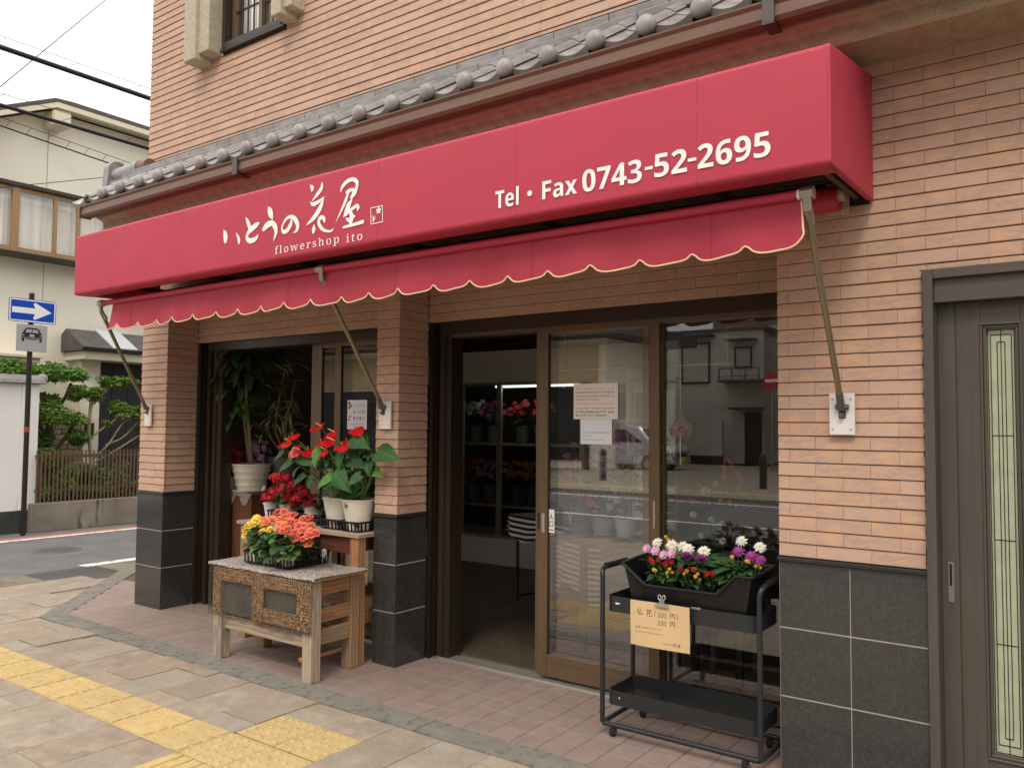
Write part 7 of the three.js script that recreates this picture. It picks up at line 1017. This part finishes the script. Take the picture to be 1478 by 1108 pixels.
{ // lower brick-faced wall
  const B = [-12.5, -0.03, -2.5], t = thing('brick_wall', 'low wall faced with small tan bricks behind the garden trees', 'wall', B), L = (g) => g.translate(-B[0], 0, -B[2]); part('core', L(b2(-12.66, -12.42, 0.0, 1.62, -3.04, -1.7)), M.mortar, t);
  const rows = [[], [], []]; for (let r = 0; r < 19; r++) for (let k = 0; k < 8; k++) { const z1 = -1.7 - k * 0.2 - (r & 1 ? 0.1 : 0), z0 = Math.max(z1 - 0.188, -3.04); if (z1 - z0 < 0.02) continue; rows[Math.floor(rnd() * 3)].push(b2(-12.42, -12.402, 0.05 + r * 0.083, 0.122 + r * 0.083, L ? z0 : z0, z1, 0.003)); } rows.forEach((l, i) => { const m = part('brick', l.map((g) => L(g)), M.smallbrick[i], t); m.userData.kind = 'stuff'; }); part('cap', L(b2(-12.68, -12.38, 1.62, 1.66, -3.06, -1.68, 0.006)), M.bark, t); }
// overhead cables
{
  const cab = (name, label, a, b, r, sag, extra) => { const t = thing(name, label, 'cable', [a[0], a[1], a[2]]); const pts = (dy, dx, sg) => Array.from({ length: 13 }, (_, i) => { const k = i / 12; return [(b[0] - a[0]) * k + dx, (b[1] - a[1]) * k - 4 * sg * k * (1 - k) + dy, (b[2] - a[2]) * k]; }); part('cable', tube(pts(0, 0, sag), r, 90, 6), M.cable, t); if (extra) { part('messenger_wire', tube(pts(extra, 0.01, sag - 0.05), 0.004, 90, 5), M.cable, t); const l = []; for (let i = 2; i < 40; i++) { const k = i / 42; l.push(rod([(b[0] - a[0]) * k, (b[1] - a[1]) * k - 4 * sag * k * (1 - k), (b[2] - a[2]) * k], [(b[0] - a[0]) * (k + 0.006), (b[1] - a[1]) * k - 4 * (sag - 0.05) * k * (1 - k) + extra, (b[2] - a[2]) * (k + 0.006)], 0.003, 4)); } part('hanger', l, M.cable, t); } };
  cab('power_cable', 'thick black overhead cable crossing the sky at upper left', [-9.5, 6.0, 16], [-9.5, 6.15, -20], 0.032, 0.0, 0.085);
  cab('power_cable', 'black overhead cable bundle passing in front of the house gable', [-9.5, 5.33, 16], [-9.5, 5.40, -20], 0.024, 0.0, 0.09);
  cab('service_wire', 'thin grey wire rising steeply across the white sky', [-9.5, -1.0 + 3.5, 1.9], [-9.5, 15.6, -8.1], 0.006, 0.0);
  cab('service_wire', 'thin wire in front of the house wall sloping down to the tiled eaves', [-9.5, 5.5, 4], [-9.5, 4.74, -6], 0.009, 0.05, 0.05);
  cab('service_wire', 'fine wire rising from the bay window towards the shop wall', [-9.5, 3.4, 2.2], [-9.5, 5.6, -4.0], 0.005, 0.0);
}
// ------------------------------------------------------------------ what the shop glass mirrors: the other side of the road
{
  const B = [-16, 0.04, 29.5], t = thing('white_house', 'pale rendered house across the road, mirrored in the right shop window', 'house', B), L = (g) => boxUV(g.translate(-B[0], 0, -B[2]));
  const grey = std({ map: M.whitewall.map, color: 0xd8d4ce, roughness: 0.95 });
  part('wall', L(b2(-24, -9.8, 0, 5.5, 28, 38)), grey, t); part('parapet', L(b2(-24.1, -9.7, 5.5, 5.62, 27.9, 38.1)), M.darkgrey, t);
  const win = (x0, x1, y0, y1) => { const f = part('window', [L(b2(x0 - 0.06, x1 + 0.06, y0 - 0.06, y0, 27.93, 28.02)), L(b2(x0 - 0.06, x1 + 0.06, y1, y1 + 0.06, 27.9, 28.02)), L(b2(x0 - 0.06, x0, y0, y1, 27.93, 28.02)), L(b2(x1, x1 + 0.06, y0, y1, 27.93, 28.02)), L(b2(x0 - 0.3, x1 + 0.3, y1 + 0.3, y1 + 0.36, 27.5, 28.0))], M.darkbronze, t); part('pane', L(b2(x0, x1, y0, y1, 27.96, 27.99)), std({ color: 0xb8b4ac, roughness: 0.3 }), f); return f; };
  win(-13.3, -12.15, 3.4, 5.0); win(-10.95, -10.35, 4.0, 4.75); win(-20, -18, 3.2, 4.8); part('balcony_rail', [L(b2(-11.4, -9.75, 3.85, 3.9, 27.2, 27.25)), L(b2(-11.4, -9.75, 3.55, 3.58, 27.2, 27.25)), ...[-11.4, -10.85, -10.3, -9.75].map((x) => L(b2(x - 0.02, x + 0.02, 3.4, 3.9, 27.2, 27.25))), L(b2(-11.45, -9.7, 3.32, 3.42, 27.15, 28))], M.darkgrey, t); part('entrance', L(b2(-10.6, -9.9, 0, 2.1, 27.95, 28.02)), M.gate, t); part('canopy', L(b2(-11.0, -9.8, 2.2, 2.3, 27.2, 28)), M.fascia, t);
  const w = thing('street_wall', 'pale wall with a dark base before the pale house, seen as a reflection', 'wall', [-15, 0.04, 26.6]); part('wall', b2(-9, 4.0, 0.35, 1.8, -0.1, 0.1), grey, w); part('base', b2(-9, 4.0, 0, 0.35, -0.12, 0.12), M.darkbase, w);
}
{ const t = thing('cream_building', 'cream building with a dark tiled eave across the road, mirrored in the sliding door', 'building', [-19, 0.04, 23]), L = (g) => boxUV(g.translate(19, 0, -23)); part('wall', L(b2(-30, -12.6, 0, 4.7, 20, 25)), M.plaster, t); part('eave', L(b2(-30.5, -11.4, 4.55, 4.95, 18.8, 25)), M.slate, t); part('sign_band', L(b2(-30, -12.9, 3.0, 4.3, 19.9, 20.0)), std({ color: 0xb29a76, roughness: 0.8 }), t); part('shop_front', L(b2(-29, -13.5, 0.3, 2.9, 19.93, 20.0)), M.gate, t); part('post', L(b2(-13.2, -13.0, 0, 3.0, 19.4, 19.6)), M.darkbronze, t); }
{ const t = thing('terrace_house', 'grey two-storey house further along the opposite pavement, mirrored in the flower window', 'house', [-38, 0.04, 26]), L = (g) => boxUV(g.translate(38, 0, -26)); part('wall', L(b2(-48, -31, 0, 6.5, 22, 30)), M.plaster, t); part('roof', L(b2(-48.5, -30.5, 6.5, 6.9, 21.4, 30.5)), M.slate, t); for (const x of [-45, -41, -37, -33.5]) for (const y of [1, 4]) part('window', L(b2(x - 0.9, x + 0.9, y, y + 1.5, 21.95, 22.02)), M.gate, t); }
{ const t = thing('apartment_block', 'brown apartment block rising behind the pale house, seen as a reflection', 'building', [-12, 0.04, 52]), L = (g) => boxUV(g.translate(12, 0, -52)); part('wall', L(b2(-20, 2, 0, 12, 48, 58)), std({ color: 0x7d6a5c, roughness: 0.9 }), t); for (let i = 0; i < 6; i++) for (let j = 0; j < 4; j++) part('balcony', L(b2(-19.5 + i * 3.6, -16.5 + i * 3.6, 1.5 + j * 2.8, 2.5 + j * 2.8, 47.4, 48)), std({ color: 0xa0988e, roughness: 0.9 }), t); }
for (const [i, x0, x1, h, z, col] of [[0, -7.5, 1.5, 8.5, 23, 0x6a5448], [1, 2.2, 11, 6.5, 22, 0xb8ab98], [2, 11.8, 22, 7.5, 23, 0x9a8f84], [3, 22.6, 36, 9, 22, 0xa89880]]) { const t = thing('row_house', ['brown house across the road just right of the pale house', 'beige house across the road opposite the side door', 'grey house second from the right across the road', 'tall tan house at the right end of the opposite row'][i], 'house', [(x0 + x1) / 2, 0.04, z]); const w = (x1 - x0) / 2; part('wall', boxUV(b2(-w, w, 0, h, 0, 9)), std({ map: M.whitewall.map, color: col, roughness: 0.95 }), t); part('roof', boxUV(b2(-w - 0.4, w + 0.4, h, h + 0.3, -0.7, 9.5)), M.slate, t); for (let k = 0; k < 3; k++) for (const y of [0.9, 3.6]) part('window', b2(-w + w * 2 * (k + 0.25) / 3, -w + w * 2 * (k + 0.75) / 3, y, y + 1.5, -0.04, 0.02), M.gate, t); }
{ const t = thing('parked_car', 'silver car parked across the road, mirrored beside the door stile', 'car', [-12.5, -0.03, 21.5]); const silver = phy({ color: 0xb8bcc0, metalness: 0.5, roughness: 0.3, clearcoat: 0.8 });
  const side = new THREE.Shape(); [[-1.9, 0.35], [-1.92, 0.75], [-1.85, 0.95], [-1.7, 1.45], [-1.5, 1.6], [0.3, 1.62], [0.75, 1.5], [1.2, 1.0], [1.75, 0.88], [1.92, 0.7], [1.95, 0.38], [1.6, 0.3], [-1.6, 0.3]].forEach(([a, b], i) => (i ? side.lineTo(a, b) : side.moveTo(a, b))); const g = new THREE.ExtrudeGeometry(side, { depth: 1.4, bevelEnabled: true, bevelSize: 0.08, bevelThickness: 0.1, bevelSegments: 3 }); g.translate(0, 0, -0.7); part('body', boxUV(g), silver, t);
  const gl = phy({ color: 0x1c2226, roughness: 0.08 }); for (const s of [-1, 1]) part('side_window', extr([[-1.6, 1.02], [-1.5, 1.42], [0.3, 1.46], [0.95, 1.02]], 0.01, 0.002).translate(0, 0, s > 0 ? 0.8 : -0.815), gl, t); part('windscreen', bar([0.74, 1.49, 0], [1.2, 1.05, 0], 1.3, 0.02).translate(0.06, 0.05, 0), gl, t);
  for (const x of [-1.2, 1.2]) for (const z of [-0.72, 0.72]) { const w = part('wheel', rod([x, 0.3, z - 0.1], [x, 0.3, z + 0.1], 0.3, 24), M.rubber, t); part('rim', rod([x, 0.3, z - 0.105], [x, 0.3, z + 0.105], 0.18, 16), M.alu, w); } for (const z of [-0.55, 0.55]) part('headlight', bx(0.1, 0.16, 0.3, 1.98, 0.76, z, 0.03), M.houseglass, t); part('grille', bx(0.06, 0.12, 0.7, 2.02, 0.6, 0, 0.02), M.rubber, t); part('number_plate', bx(0.03, 0.16, 0.33, 2.05, 0.45, 0, 0.005), M.pGold, t); }
{ const t = thing('no_entry_sign', 'round red no-entry sign across the road, mirrored at the edge of the right window', 'road sign', [-7.85, 0.05, 23]); part('pole', rod([0, 0, 0], [0, 3.4, 0], 0.03, 10), M.steel, t); const c = new THREE.CylinderGeometry(0.3, 0.3, 0.01, 28); c.rotateX(Math.PI / 2); c.translate(0, 3.08, -0.04); const d = part('disc', c, std({ color: 0xb81820, roughness: 0.5 }), t); part('white_bar', bx(0.44, 0.1, 0.004, 0, 3.08, -0.048), M.white, d); }
for (const [label, x, z] of [['dark bollard on the opposite pavement near the no-entry sign', -5.47, 15], ['dark bollard on the opposite pavement before the silver car', -9.94, 15.1]]) { const t = thing('bollard', label, 'bollard', [x, 0.05, z]); part('post', lathe([[0.09, 0], [0.09, 0.75], [0.1, 0.78], [0.06, 0.86], [0.0001, 0.88]], 18), std({ color: 0x2c241f, roughness: 0.5 }), t); }

scene.traverse((o) => { if (o.isMesh) { o.castShadow = true; o.receiveShadow = true; } });
renderer.render(scene, camera);
